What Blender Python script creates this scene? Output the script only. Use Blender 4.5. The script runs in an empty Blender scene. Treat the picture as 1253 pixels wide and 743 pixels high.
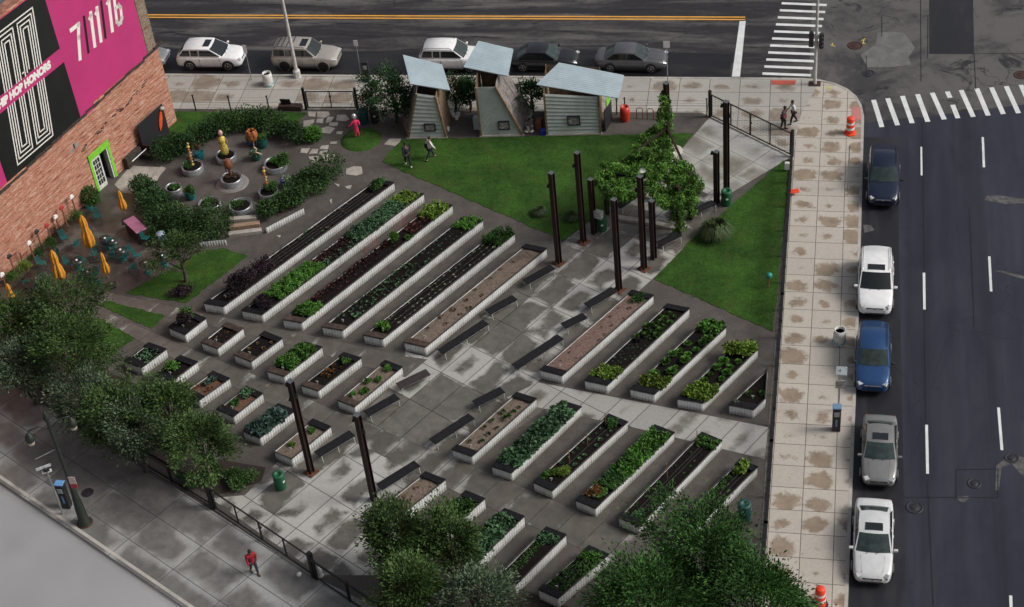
import bpy, bmesh, math, random
import numpy as np
from mathutils import Vector, Matrix
R_ = math.radians
rng = random.Random(7)
nrg = np.random.default_rng(11)
scene = bpy.context.scene
COL = scene.collection

# ---------------------------------------------------------------- camera (recovered from the vanishing points)
CX, CY, HC = 626.5, 371.5, 62.0
va = np.array((1100.0, -1434.0)) - (CX, CY)
vb = np.array((900.0, 2800.0)) - (CX, CY)
F = math.sqrt(-(va @ vb))
ya = np.array([va[0], va[1], F]); ya /= np.linalg.norm(ya)
za = -np.array([vb[0], vb[1], F]); za /= np.linalg.norm(za)
xa = np.cross(ya, za)
RM = np.stack([xa, ya, za])

def P(px, py, h=0.15):
    d = RM @ np.array([px - CX, py - CY, F])
    t = (h - HC) / d[2]
    return Vector((d[0] * t, d[1] * t, h))

def PP(pts, h=0.15):
    return [P(x, y, h) for x, y in pts]

def height_at(bx, by, ty, h0=0.15):
    b = P(bx, by, h0); best = (1e9, 0)
    for i in range(20, 1200):
        h = i * 0.01
        d = RM.T @ (np.array(b) + (0, 0, h) - (0, 0, HC))
        e = abs(CY + F * d[1] / d[2] - ty)
        if e < best[0]: best = (e, h)
    return best[1]

cam_d = bpy.data.cameras.new('camera'); cam = bpy.data.objects.new('camera', cam_d); COL.objects.link(cam)
cam_d.sensor_fit = 'HORIZONTAL'; cam_d.sensor_width = 36; cam_d.lens = F / 1253 * 36
cam_d.clip_start = 0.5; cam_d.clip_end = 3000
r_, u_, f_ = RM @ (1, 0, 0), RM @ (0, -1, 0), RM @ (0, 0, 1)
cam.matrix_world = Matrix(((r_[0], u_[0], -f_[0], 0), (r_[1], u_[1], -f_[1], 0), (r_[2], u_[2], -f_[2], HC), (0, 0, 0, 1)))
scene.camera = cam

# ---------------------------------------------------------------- node helpers
class NT:
    def __init__(s, name):
        s.m = bpy.data.materials.new(name); s.m.use_nodes = True
        s.t = s.m.node_tree; s.b = s.t.nodes['Principled BSDF']
    def n(s, typ, **kw):
        nd = s.t.nodes.new(typ)
        for k, v in kw.items(): setattr(nd, k, v)
        return nd
    def put(s, sock, v):
        if v is None: return
        if isinstance(v, bpy.types.NodeSocket): s.t.links.new(v, sock)
        else:
            if isinstance(v, (tuple, list)) and len(v) == 3 and sock.type == 'RGBA': v = (*v, 1)
            sock.default_value = v
    def math(s, op, a, b=None, c=None, clamp=False):
        nd = s.n('ShaderNodeMath', operation=op, use_clamp=clamp)
        for i, v in enumerate((a, b, c)):
            if v is not None: s.put(nd.inputs[i], v)
        return nd.outputs[0]
    def mix(s, f, a, b, mode='MIX'):
        nd = s.n('ShaderNodeMix', data_type='RGBA', blend_type=mode)
        s.put(nd.inputs[0], f); s.put(nd.inputs[6], a); s.put(nd.inputs[7], b)
        return nd.outputs[2]
    def noise(s, vec, scale, detail=3, rough=0.55, dist=0.0):
        nd = s.n('ShaderNodeTexNoise'); s.put(nd.inputs['Vector'], vec)
        nd.inputs['Scale'].default_value = scale; nd.inputs['Detail'].default_value = detail
        nd.inputs['Roughness'].default_value = rough; nd.inputs['Distortion'].default_value = dist
        return nd.outputs[0]
    def ss(s, v, lo, hi, a=0.0, b=1.0):
        nd = s.n('ShaderNodeMapRange', interpolation_type='SMOOTHSTEP')
        s.put(nd.inputs[0], v); s.put(nd.inputs[1], lo); s.put(nd.inputs[2], hi); s.put(nd.inputs[3], a); s.put(nd.inputs[4], b)
        return nd.outputs[0]
    def pos(s): return s.n('ShaderNodeNewGeometry').outputs['Position']
    def obj(s): return s.n('ShaderNodeTexCoord').outputs['Object']
    def uv(s, theta, org, vec=None):
        a = s.n('ShaderNodeVectorMath', operation='SUBTRACT'); s.put(a.inputs[0], vec or s.pos()); a.inputs[1].default_value = (org[0], org[1], 0)
        r = s.n('ShaderNodeVectorRotate', rotation_type='Z_AXIS'); s.put(r.inputs['Vector'], a.outputs[0]); r.inputs['Angle'].default_value = -theta
        return r.outputs[0]
    def sep(s, v):
        nd = s.n('ShaderNodeSeparateXYZ'); s.put(nd.inputs[0], v); return nd.outputs
    def bump(s, hgt, strength=0.3, dist=0.02):
        nd = s.n('ShaderNodeBump'); s.put(nd.inputs['Height'], hgt); nd.inputs['Strength'].default_value = strength
        nd.inputs['Distance'].default_value = dist; s.t.links.new(nd.outputs[0], s.b.inputs['Normal'])
    def fin(s, col=None, rough=None, metal=None, spec=None):
        s.put(s.b.inputs['Base Color'], col); s.put(s.b.inputs['Roughness'], rough)
        s.put(s.b.inputs['Metallic'], metal); s.put(s.b.inputs['Specular IOR Level'], spec)
        return s.m

def simple(name, col, rough=0.6, metal=0.0, var=0.18, scale=6.0, spec=0.5, bump=0.0, dirt=None):
    k = NT(name); o = k.obj()
    n1 = k.noise(o, scale, 4, 0.6)
    c = k.mix(k.ss(n1, 0.3, 0.7), tuple(x * (1 - var) for x in col), tuple(min(1, x * (1 + var)) for x in col))
    if dirt: c = k.mix(k.ss(k.noise(o, scale * 0.35, 5, 0.7, 0.5), 0.5, 0.75), c, dirt)
    if bump: k.bump(n1, bump, 0.01)
    return k.fin(c, rough, metal, spec)

def leafmat(name, cols, rough=0.5, patch=0.6):
    k = NT(name)
    r = k.n('ShaderNodeNewGeometry').outputs['Random Per Island']
    cr = k.n('ShaderNodeValToRGB'); k.put(cr.inputs[0], r)
    e = cr.color_ramp.elements
    e[0].position = 0; e[0].color = (*cols[0], 1); e[1].position = 1; e[1].color = (*cols[-1], 1)
    for i, c in enumerate(cols[1:-1]):
        q = e.new((i + 1) / (len(cols) - 1)); q.color = (*c, 1)
    n = k.ss(k.noise(k.pos(), patch, 3), 0.32, 0.68, 0.6, 1.5)
    c = k.mix(1.0, cr.outputs[0], n, 'MULTIPLY')
    return k.fin(c, rough + .1, 0, 0.2)

# slabs: joints, per-slab tone and damp blotches that dry first along the joints
def slabs(name, theta, org, su, sv, dry, wet, jcol, cover=0.5, edge=0.9, nscale=0.7, jw=0.014, tone=0.12, roughs=(0.75, 0.35), stag=0.0, rnd=False, soft=1.0, bigw=0.9):
    k = NT(name); uv = k.uv(theta, org); x, y, z = k.sep(uv)
    V = k.math('DIVIDE', y, sv)
    U = k.math('DIVIDE', x, su)
    if stag: U = k.math('ADD', U, k.math('MULTIPLY', k.math('FLOOR', V), stag))
    eu = k.math('MULTIPLY', k.math('SUBTRACT', 0.5, k.math('ABSOLUTE', k.math('SUBTRACT', k.math('FRACT', U), 0.5))), su)
    ev = k.math('MULTIPLY', k.math('SUBTRACT', 0.5, k.math('ABSOLUTE', k.math('SUBTRACT', k.math('FRACT', V), 0.5))), sv)
    e = k.math('MINIMUM', eu, ev)
    cv = k.n('ShaderNodeCombineXYZ'); k.put(cv.inputs[0], k.math('FLOOR', U)); k.put(cv.inputs[1], k.math('FLOOR', V))
    wn = k.n('ShaderNodeTexWhiteNoise', noise_dimensions='3D'); k.put(wn.inputs['Vector'], cv.outputs[0])
    wr = wn.outputs['Value']
    big = k.noise(uv, nscale * 0.25, 2)
    med = k.noise(uv, nscale, 5, 0.65, 0.3)
    fine = k.noise(uv, 9, 4, 0.7)
    s = k.math('MULTIPLY', k.math('MINIMUM', e, 0.6), edge)
    if rnd:
        qa = k.math('SUBTRACT', k.math('FRACT', U), 0.46); qb = k.math('SUBTRACT', k.math('FRACT', V), 0.40)
        qq = k.math('SQRT', k.math('ADD', k.math('MULTIPLY', qa, qa), k.math('MULTIPLY', k.math('MULTIPLY', qb, qb), 1.5)))
        s = k.math('ADD', k.math('MULTIPLY', k.math('SUBTRACT', 0.62, qq), edge * 1.15), k.math('MULTIPLY', k.math('SUBTRACT', k.noise(uv, nscale * 2.6, 4, 0.7, 0.8), 0.5), 0.75))
        s = k.math('ADD', s, k.math('MULTIPLY', k.math('SUBTRACT', wr, 0.5), 0.3))
    s = k.math('ADD', s, k.math('MULTIPLY', med, 0.9))
    s = k.math('ADD', s, k.math('MULTIPLY', big, bigw))
    s = k.math('ADD', s, k.math('MULTIPLY', wr, 0.25))
    s = k.math('ADD', s, k.math('MULTIPLY', fine, 0.12))
    thr = 1.62 - cover
    w = k.ss(s, thr - 0.05 * soft, thr + 0.09 * soft)
    dv = k.mix(k.ss(fine, 0.25, 0.75), tuple(c * 0.88 for c in dry), tuple(c * 1.08 for c in dry))
    wv = k.mix(k.ss(k.noise(uv, 1.6, 5, 0.7), 0.3, 0.7), tuple(c * 0.8 for c in wet), tuple(c * 1.2 for c in wet))
    c = k.mix(w, dv, wv)
    tn = k.math('ADD', 1 - tone, k.math('MULTIPLY', wr, 2 * tone))
    c = k.mix(1.0, c, tn, 'MULTIPLY')
    j = k.ss(e, jw, jw * 2.2, 1.0, 0.0)
    c = k.mix(k.math('MULTIPLY', j, 0.85), c, jcol)
    k.bump(fine, 0.15, 0.01)
    return k.fin(c, k.mix(w, (roughs[0],) * 3, (roughs[1],) * 3), 0, 0.5)

# ---------------------------------------------------------------- object helpers
def tag(o, label=None, cat=None, group=None, kind=None):
    if label: o['label'] = label
    if cat: o['category'] = cat
    if group: o['group'] = group
    if kind: o['kind'] = kind
    return o
def empty(name, label, cat, loc, rz=0.0, group=None):
    o = bpy.data.objects.new(name, None); COL.objects.link(o); o.empty_display_size = 0.3
    o.location = loc; o.rotation_euler = (0, 0, rz)
    return tag(o, label, cat, group)
def children(o): return [c for c in bpy.data.objects if c.parent == o]
def dup(o, loc, rz=None, label=None, group=None, scale=None):
    r = o.copy(); COL.objects.link(r); r.location = loc
    if rz is not None: r.rotation_euler = (0, 0, rz)
    if scale: r.scale = (scale,) * 3
    if label: r['label'] = label
    if group: r['group'] = group
    if o.type == 'EMPTY' or o.children:
        for ch in children(o):
            c = ch.copy(); COL.objects.link(c); c.parent = r
            for g in children(ch):
                d = g.copy(); COL.objects.link(d); d.parent = c
    return r

class MB:
    def __init__(s): s.v = []; s.f = []; s.sm = []
    def add(s, vs, fs, smooth=False):
        o = len(s.v); s.v += [tuple(v) for v in vs]; s.f += [tuple(i + o for i in f) for f in fs]; s.sm += [smooth] * len(fs); return s
    def box(s, c, d, rz=0.0, rot=None, bev=0.0):
        M = rot or Matrix.Rotation(rz, 3, 'Z')
        c = Vector(c); hx, hy, hz = d[0] / 2, d[1] / 2, d[2] / 2
        if bev:
            b = bev; vs = []
            for sz, in_ in ((-hz, b), (-hz + b, 0), (hz - b, 0), (hz, b)):
                for sx, sy in ((-1, -1), (1, -1), (1, 1), (-1, 1)):
                    vs.append(c + M @ Vector((sx * (hx - in_), sy * (hy - in_), sz)))
            fs = [(3, 2, 1, 0), (12, 13, 14, 15)]
            for r in range(3):
                for i in range(4):
                    j = (i + 1) % 4; fs.append((r * 4 + i, r * 4 + j, r * 4 + 4 + j, r * 4 + 4 + i))
            return s.add(vs, fs)
        vs = [c + M @ Vector((sx * hx, sy * hy, sz * hz)) for sz in (-1, 1) for sx, sy in ((-1, -1), (1, -1), (1, 1), (-1, 1))]
        return s.add(vs, [(3, 2, 1, 0), (4, 5, 6, 7), (0, 1, 5, 4), (1, 2, 6, 5), (2, 3, 7, 6), (3, 0, 4, 7)])
    def prism(s, poly, z0, z1):
        n = len(poly); poly = [(p[0], p[1]) for p in poly]
        a = sum(poly[i][0] * poly[(i + 1) % n][1] - poly[(i + 1) % n][0] * poly[i][1] for i in range(n))
        if a < 0: poly = poly[::-1]
        vs = [(x, y, z0) for x, y in poly] + [(x, y, z1) for x, y in poly]
        fs = [tuple(range(n - 1, -1, -1)), tuple(range(n, 2 * n))] + [(i, (i + 1) % n, n + (i + 1) % n, n + i) for i in range(n)]
        return s.add(vs, fs)
    def sheet(s, poly, z):
        n = len(poly); poly = [(p[0], p[1]) for p in poly]
        a = sum(poly[i][0] * poly[(i + 1) % n][1] - poly[(i + 1) % n][0] * poly[i][1] for i in range(n))
        if a < 0: poly = poly[::-1]
        return s.add([(x, y, z) for x, y in poly], [tuple(range(n))])
    def tube(s, pts, rs, n=8, cap=True, smooth=True):
        pts = [Vector(p) for p in pts]
        if not isinstance(rs, (list, tuple)): rs = [rs] * len(pts)
        rings = []; up = Vector((0, 0, 1)); vs = []
        for i, p in enumerate(pts):
            d = (pts[min(i + 1, len(pts) - 1)] - pts[max(i - 1, 0)])
            d = d.normalized() if d.length > 1e-9 else up
            a = d.cross(Vector((1, 0, 0)) if abs(d.x) < 0.8 else Vector((0, 1, 0))).normalized(); b = d.cross(a)
            for k in range(n):
                t = 2 * math.pi * k / n; vs.append(p + (a * math.cos(t) + b * math.sin(t)) * rs[i])
        fs = []
        for i in range(len(pts) - 1):
            for k in range(n):
                q = (k + 1) % n; fs.append((i * n + k, i * n + q, (i + 1) * n + q, (i + 1) * n + k))
        s.add(vs, fs, smooth)
        if cap:
            s.add(vs[:n], [tuple(range(n - 1, -1, -1))]); s.add(vs[-n:], [tuple(range(n))])
        return s
    def bar(s, a, b, w, h=None):
        a, b = Vector(a), Vector(b); d = b - a; L = d.length
        if L < 1e-6: return s
        q = d.to_track_quat('X', 'Z').to_matrix()
        return s.box((a + b) / 2, (L, w, h or w), rot=q)
    def lathe(s, prof, c=(0, 0, 0), n=20, smooth=True, wob=None):
        vs = []; fs = []
        for i, (r, z) in enumerate(prof):
            for k in range(n):
                t = 2 * math.pi * k / n; rr = r * (wob(t, i) if wob else 1)
                vs.append((c[0] + rr * math.cos(t), c[1] + rr * math.sin(t), c[2] + z))
        for i in range(len(prof) - 1):
            for k in range(n):
                q = (k + 1) % n; fs.append((i * n + k, i * n + q, (i + 1) * n + q, (i + 1) * n + k))
        s.add(vs, fs, smooth)
        if prof[0][0] > 1e-4: s.add(vs[:n], [tuple(range(n - 1, -1, -1))])
        if prof[-1][0] > 1e-4: s.add(vs[-n:], [tuple(range(n))])
        return s
    def shift(s, d):
        s.v = [(a + d[0], b + d[1], c + d[2]) for a, b, c in s.v]; return s
    def mesh(s, name):
        me = bpy.data.meshes.new(name); me.from_pydata(s.v, [], s.f); me.update()
        me.polygons.foreach_set('use_smooth', s.sm); return me
    def part(s, name, mat, parent, label=None, kind=None):
        o = bpy.data.objects.new(name, s.mesh(name)); COL.objects.link(o); o.parent = parent
        o.data.materials.append(mat)
        if label: o['label'] = label
        if kind: o['kind'] = kind
        return o
    def solo(s, name, mat, label=None, cat=None, group=None, kind=None, rz=0, keep=False):
        if not keep:
            a = np.array(s.v); c = ((a[:, 0].min() + a[:, 0].max()) / 2, (a[:, 1].min() + a[:, 1].max()) / 2, a[:, 2].min())
            s.shift((-c[0], -c[1], -c[2]))
        else: c = (0, 0, 0)
        o = bpy.data.objects.new(name, s.mesh(name)); COL.objects.link(o); o.location = c
        o.data.materials.append(mat)
        return tag(o, label, cat, group, kind)

def struct(name, mb, mat): return mb.solo(name, mat, kind='structure', keep=True)

# leaves ---------------------------------------------------------------------------------
def leaf_mb(pts, size, aspect=0.5, up=0.35, droop=0.0, outward=None):
    """one rhombic leaf per point, returned as an MB"""
    pts = np.asarray(pts, float); N = len(pts)
    sz = size * nrg.uniform(0.6, 1.35, N)[:, None]
    d = nrg.normal(size=(N, 3)); d /= np.linalg.norm(d, axis=1)[:, None]
    if outward is not None: d = d * 0.8 + outward * 0.9
    d[:, 2] += droop; d /= np.linalg.norm(d, axis=1)[:, None]
    nn = nrg.normal(size=(N, 3)); nn[:, 2] += up * 3; 
    s = np.cross(d, nn); s /= (np.linalg.norm(s, axis=1)[:, None] + 1e-9)
    nrm = np.cross(s, d)
    a = pts - d * sz * 0.5; b = pts + s * sz * aspect * 0.5 + nrm * sz * 0.08; c = pts + d * sz * 0.5; e = pts - s * sz * aspect * 0.5 + nrm * sz * 0.08
    v = np.stack([a, b, c, e], 1).reshape(-1, 3)
    m = MB(); m.v = [tuple(x) for x in v]; m.f = [(4 * i, 4 * i + 1, 4 * i + 2, 4 * i + 3) for i in range(N)]; m.sm = [False] * N
    return m
def join(*ms):
    o = MB()
    for m in ms: o.add(m.v, m.f); o.sm[-len(m.f):] = m.sm if m.f else []
    return o
def shell(c, r, n, inner=0.6, zmin=None):
    d = nrg.normal(size=(n, 3)); d /= np.linalg.norm(d, axis=1)[:, None]
    rad = nrg.uniform(inner, 1.0, n)[:, None]
    p = np.array(c) + d * rad * np.array(r)
    if zmin is not None:
        k = p[:, 2] > zmin; p, d = p[k], d[k]
    return p, d
def crown(c, r, n, subs=9, size=0.22, sub=0.5, aspect=0.5, droop=-0.1, zmin=0.3):
    c = np.array(c, float); r = np.array(r, float); P_, D_, cs = [], [], []
    for i in range(subs):
        d = nrg.normal(size=3); d /= np.linalg.norm(d); d[2] = abs(d[2]) * 0.9 - 0.25
        cc = c + d * r * nrg.uniform(0.3, 0.82); rr = r * sub * nrg.uniform(0.55, 1.2) * np.array((1, 1, .8)); cs.append(cc)
        p, dd = shell(cc, rr, int(n / subs), 0.35, zmin); p = p + nrg.normal(size=p.shape) * 0.10 * float(np.mean(rr)); P_.append(p); D_.append(dd)
    p, dd = shell(c, r * 0.65, n // 8, 0.1, zmin); P_.append(p); D_.append(dd)
    return leaf_mb(np.concatenate(P_), size, aspect, 0.4, droop, np.concatenate(D_)), cs

def twig_crown(c, r, n, clumps=85, size=0.18, aspect=0.45, droop=-0.1, zmin=0.3, cr=0.24):
    """leaf sprays at the ends of many branches, lumpy outline with gaps"""
    c = np.array(c, float); r = np.array(r, float); lob = nrg.normal(size=(7, 3)); lob /= np.linalg.norm(lob, axis=1)[:, None]; amp = nrg.uniform(0.05, 0.55, 7)
    P_, D_, cs = [], [], []
    R0 = float(np.mean(r))
    for i in range(clumps):
        d = nrg.normal(size=3); d /= np.linalg.norm(d)
        if d[2] < -0.35: d[2] *= -0.6; d /= np.linalg.norm(d)
        f = 0.78 + sum(a * max(0, float(d @ l)) ** 3 for a, l in zip(amp, lob)) - 0.22
        cc = c + d * r * f * nrg.uniform(0.35, 1.0) ** 0.6; rr = R0 * cr * nrg.uniform(0.5, 1.25)
        cs.append(cc); m = int(n / clumps * (rr / (R0 * cr)) ** 2) + 6
        q = nrg.normal(size=(m, 3)) * 0.5; q = q * np.array((1, 1, .6)) * rr + np.outer(np.abs(nrg.normal(size=m)) * 0.55 * rr, d)
        p = cc + q; p[:, 2] -= droop * 0.0
        dd = np.tile(d, (m, 1)) + q / rr * 0.9
        k = p[:, 2] > zmin; P_.append(p[k]); D_.append(dd[k])
    return leaf_mb(np.concatenate(P_), size, aspect, 0.35, droop, np.concatenate(D_)), cs

def tree(name, loc, H, Rc, mat, bark, label, cat='tree', n=7000, subs=11, size=0.22, group=None, cz=0.6, rz=0.42, droop=-0.1, aspect=0.5, sub=0.5):
    t = empty(name, label, cat, loc, 0, group)
    cm, cs = twig_crown((0, 0, H * cz), (Rc, Rc, H * rz), n, subs * 5, size, aspect, droop, H * 0.1, 0.24 if subs > 15 else .3)
    cs = cs[::4]
    tr = MB(); r0 = 0.05 + H * 0.016
    tr.tube([(0, 0, 0), (0.05, 0.02, H * 0.2), (-0.03, 0.05, H * 0.4), (0.02, 0, H * 0.7)], [r0 * 1.25, r0, r0 * 0.75, r0 * 0.3], 8)
    for c in cs:
        b = Vector((0, 0, H * rng.uniform(0.2, 0.45))); c = Vector(c); mid = (b + c) / 2 + Vector((0, 0, -0.15))
        tr.tube([b, mid, c], [r0 * 0.45, r0 * 0.3, r0 * 0.12], 5)
    tr.part('trunk', bark, t); cm.part('crown', mat, t)
    return t
def bush(name, loc, Rx, Ry, H, mat, label, cat='shrub', n=900, size=0.16, subs=5, group=None, solo_=True, aspect=0.55, rz=0, up=0.4):
    cm, cs = crown((0, 0, H * 0.42), (Rx, Ry, H * 0.58), max(n, 240), subs, size * (1.15 if n < 240 else 1), 0.62, aspect, 0.1, 0.0)
    o = bpy.data.objects.new(name, cm.mesh(name)); COL.objects.link(o); o.data.materials.append(mat); o.location = loc; o.rotation_euler = (0, 0, rz)
    return tag(o, label, cat, group)
def leafplant(r, h, n, L, mat, name, asp=0.45):
    """rosette of leaves springing from one base"""
    m = MB()
    for i in range(n):
        a = rng.uniform(0, 2 * math.pi); q = rng.uniform(0.15, 1) ** 0.7; e = Vector((math.cos(a) * r * q, math.sin(a) * r * q, h * (1.1 - q * 0.7) * rng.uniform(0.7, 1.1)))
        b = e * 0.35; b.z = e.z * 0.5; d = (e - b); s = d.cross(Vector((0, 0, 1)))
        s = (s.normalized() if s.length > 1e-6 else Vector((1, 0, 0))) * L * asp
        mid = b + d * 0.55 + Vector((0, 0, L * 0.2))
        m.add([b, mid - s, e, mid + s], [(0, 1, 2, 3)])
    me = m.mesh(name); me.materials.append(mat); return me

def tobj(text, size, xs, mat, parent, M, name='lettering', thick=0.02, off=0.03, ext=0.004):
    cu = bpy.data.curves.new('t', 'FONT'); cu.body = text; cu.size = size; cu.offset = off * size; cu.extrude = ext; cu.align_x = 'CENTER'; cu.align_y = 'CENTER'
    o = bpy.data.objects.new('t', cu); COL.objects.link(o)
    dg = bpy.context.evaluated_depsgraph_get(); me = bpy.data.meshes.new_from_object(o.evaluated_get(dg))
    bpy.data.objects.remove(o); bpy.data.curves.remove(cu)
    me.transform(Matrix.Diagonal((xs, 1, 1, 1))); me.transform(M)
    me.name = name; me.materials.clear(); me.materials.append(mat)
    r = bpy.data.objects.new(name, me); COL.objects.link(r); r.parent = parent
    return r
cam_d.dof.use_dof = True; cam_d.dof.focus_distance = 92; cam_d.dof.aperture_fstop = 2.4
# ================================================================= world, sun
sun_dir = Vector((0.95, 0.08, 0.85)).normalized()
el = math.asin(sun_dir.z)
w = bpy.data.worlds.new('World'); scene.world = w; w.use_nodes = True
nt = w.node_tree; bg = nt.nodes['Background']
sky = nt.nodes.new('ShaderNodeTexSky'); sky.sky_type = 'NISHITA'; sky.sun_disc = False
sky.sun_elevation = el; sky.sun_rotation = math.atan2(sun_dir.x, sun_dir.y); sky.dust_density = 5; sky.air_density = 1.2
bw = nt.nodes.new('ShaderNodeRGBToBW'); mx = nt.nodes.new('ShaderNodeMix'); mx.data_type = 'RGBA'; mx.inputs[0].default_value = 0.62
nt.links.new(sky.outputs[0], bw.inputs[0]); nt.links.new(sky.outputs[0], mx.inputs[6]); nt.links.new(bw.outputs[0], mx.inputs[7])
nt.links.new(mx.outputs[2], bg.inputs[0]); bg.inputs[1].default_value = 0.088
sd = bpy.data.lights.new('sun', 'SUN'); so = bpy.data.objects.new('sun', sd); COL.objects.link(so)
sd.energy = 1.75; sd.angle = R_(20); sd.color = (1, 0.95, 0.87)
so.rotation_euler = sun_dir.to_track_quat('Z', 'Y').to_euler(); so.location = (0, 60, 120)
vs = scene.view_settings; vs.view_transform = 'Standard'; vs.look = 'None'; vs.gamma = 1; vs.use_curve_mapping = False; vs.exposure = 0.24

# ================================================================= ground materials
def asphalt(name, a, b, stretch=(1, 1), th=0.0, sc=0.35, lo=0.42, hi=0.62, rough=0.6, speck=0.12, third=None, lanes=False):
    k = NT(name); uv = k.uv(th, (0, 0))
    mp = k.n('ShaderNodeMapping'); k.put(mp.inputs[0], uv); mp.inputs['Scale'].default_value = (stretch[0], stretch[1], 1)
    v = mp.outputs[0]
    n1 = k.noise(v, sc, 6, 0.68, 0.6); fine = k.noise(uv, 28, 3, 0.7); mid = k.noise(uv, 2.2, 5, 0.7)
    f = k.ss(k.math('ADD', n1, k.math('MULTIPLY', k.math('SUBTRACT', mid, 0.5), 0.22)), lo, hi)
    c = k.mix(f, a, b)
    if third: c = k.mix(k.ss(k.noise(v, sc * 2.7, 5, 0.7, 1.0), 0.56, 0.66), c, third)
    c = k.mix(1.0, c, k.ss(fine, 0.2, 0.8, 1 - speck, 1 + speck), 'MULTIPLY')
    if lanes:
        lm_ = k.n('ShaderNodeMapping'); k.put(lm_.inputs[0], uv); lm_.inputs['Scale'].default_value = (1, 0.02, 1)
        c = k.mix(1.0, c, k.ss(k.noise(lm_.outputs[0], 0.9, 4, 0.6), 0.3, 0.7, 0.78, 1.28), 'MULTIPLY')
        c = k.mix(k.math('MULTIPLY', k.ss(k.noise(uv, 5.5, 4, 0.8), 0.7, 0.76), .5), c, (0.1, 0.1, 0.105))
    # cracks
    vo = k.n('ShaderNodeTexVoronoi', feature='DISTANCE_TO_EDGE'); vo.inputs['Scale'].default_value = 0.22
    wv = k.n('ShaderNodeVectorMath', operation='ADD'); k.put(wv.inputs[0], uv)
    nz = k.n('ShaderNodeTexNoise'); nz.inputs['Scale'].default_value = 1.2; nz.inputs['Detail'].default_value = 5; k.put(nz.inputs['Vector'], uv)
    k.put(wv.inputs[1], nz.outputs['Color']); k.put(vo.inputs['Vector'], wv.outputs[0])
    cr = k.math('MULTIPLY', k.ss(vo.outputs['Distance'], 0.0015, 0.006, 1, 0), k.ss(k.noise(uv, 0.12, 2), 0.5, 0.56))
    c = k.mix(k.math('MULTIPLY', cr, 0.75), c, (0.008, 0.008, 0.009))
    k.bump(fine, 0.25, 0.01)
    return k.fin(c, k.mix(f, (rough - 0.12,) * 3, (rough + 0.1,) * 3), 0, 0.4)

m_road_top = asphalt('old asphalt in streaks', (0.026, 0.023, 0.025), (0.11, 0.104, 0.104), (0.12, 1.0), R_(1.5), 0.6, 0.42, 0.68, 0.6, third=(0.014, 0.013, 0.015))
m_cross = asphalt('patched junction asphalt', (0.045, 0.043, 0.045), (0.105, 0.101, 0.099), (0.8, 0.8), 0.2, 0.2, 0.36, 0.56, 0.6, third=(0.022, 0.021, 0.026))
m_road_r = asphalt('newer asphalt tinted sky blue', (0.019, 0.021, 0.034), (0.029, 0.031, 0.046), (1, 0.25), 0.0, 0.3, 0.35, 0.7, 0.55, lanes=True)  # blue of the sky is put into this asphalt's base colour
m_park = asphalt('dark parking lane asphalt', (0.012, 0.012, 0.015), (0.03, 0.028, 0.03), (0.3, 1), R_(1.5), 0.5, 0.4, 0.75, 0.5)
m_lightroad = asphalt('roadway with painted glare', (0.2, 0.2, 0.2), (0.27, 0.268, 0.265), (0.3, 0.9), R_(-30), 0.16, 0.38, 0.62, 0.7, 0.05)  # pale tone paints a window reflection over the road
m_patch = asphalt('pale asphalt repair', (0.12, 0.12, 0.12), (0.17, 0.17, 0.165), (1, 1), 0, 1.2, 0.35, 0.7, 0.7)
m_newpatch = asphalt('fresh asphalt patch', (0.017, 0.017, 0.022), (0.03, 0.03, 0.036), (1, 0.2), 0, 0.5, 0.4, 0.7, 0.55)
def paintmat(name, col, worn=(0.05, 0.05, 0.05), lo=0.62, hi=0.72):
    k = NT(name); p = k.pos(); n = k.noise(p, 3.5, 6, 0.75)
    c = k.mix(k.ss(n, lo, hi), col, worn); c = k.mix(1.0, c, k.ss(k.noise(p, 1.2, 4), 0.3, 0.7, 0.86, 1.05), 'MULTIPLY')
    return k.fin(c, 0.6)
m_white = paintmat('worn white road paint', (0.7, 0.72, 0.73))
m_yellow = paintmat('yellow road paint', (0.75, 0.36, 0.05), lo=0.66, hi=0.8)
def gravelmat():
    k = NT('fine brown grey gravel'); p = k.pos()
    a = k.noise(p, 1.0, 5, 0.7); b = k.noise(p, 22, 3, 0.8)
    c = k.mix(k.ss(a, 0.3, 0.7), (0.075, 0.067, 0.062), (0.108, 0.097, 0.09))
    c = k.mix(1.0, c, k.ss(b, 0.3, 0.7, 0.72, 1.3), 'MULTIPLY')
    c = k.mix(k.ss(k.noise(p, 0.25, 4, 0.6), 0.55, 0.7), c, (0.066, 0.06, 0.056))
    k.bump(b, 0.5, 0.02); return k.fin(c, 0.9, 0, 0.2)
m_gravel = gravelmat()
def lawnmat(name, a, b):
    k = NT(name); p = k.pos()
    n1 = k.noise(p, 0.5, 4, 0.6); n2 = k.noise(p, 14, 4, 0.8); n3 = k.noise(p, 3.5, 4, 0.7)
    c = k.mix(k.ss(n1, 0.3, 0.7), a, b); c = k.mix(1.0, c, k.ss(n2, 0.25, 0.75, 0.55, 1.5), 'MULTIPLY')
    c = k.mix(1.0, c, k.ss(n3, 0.3, 0.7, 0.82, 1.2), 'MULTIPLY')
    c = k.mix(k.ss(k.noise(p, 0.8, 5, 0.75, .6), 0.52, 0.7), c, (0.05, 0.075, 0.016)); c = k.mix(k.math('MULTIPLY', k.ss(k.noise(p, 2.6, 4, 0.8), 0.6, 0.72), .6), c, (0.02, 0.035, 0.01))
    k.bump(n2, 0.8, 0.05); return k.fin(c, 0.9, 0, 0.15)
m_lawn = lawnmat('mown lawn', (0.022, 0.058, 0.010), (0.04, 0.098, 0.015))
TH = R_(-30)
o_plaza = P(660, 466)
m_plaza = slabs('damp plaza concrete', R_(-30), o_plaza, 1.62, 2.55, (0.42, 0.415, 0.40), (0.125, 0.116, 0.104), (0.02, 0.018, 0.017), cover=0.23, edge=0.48, nscale=0.42, jw=0.014, soft=1.3, roughs=(.7, .25), bigw=1.5)
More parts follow.
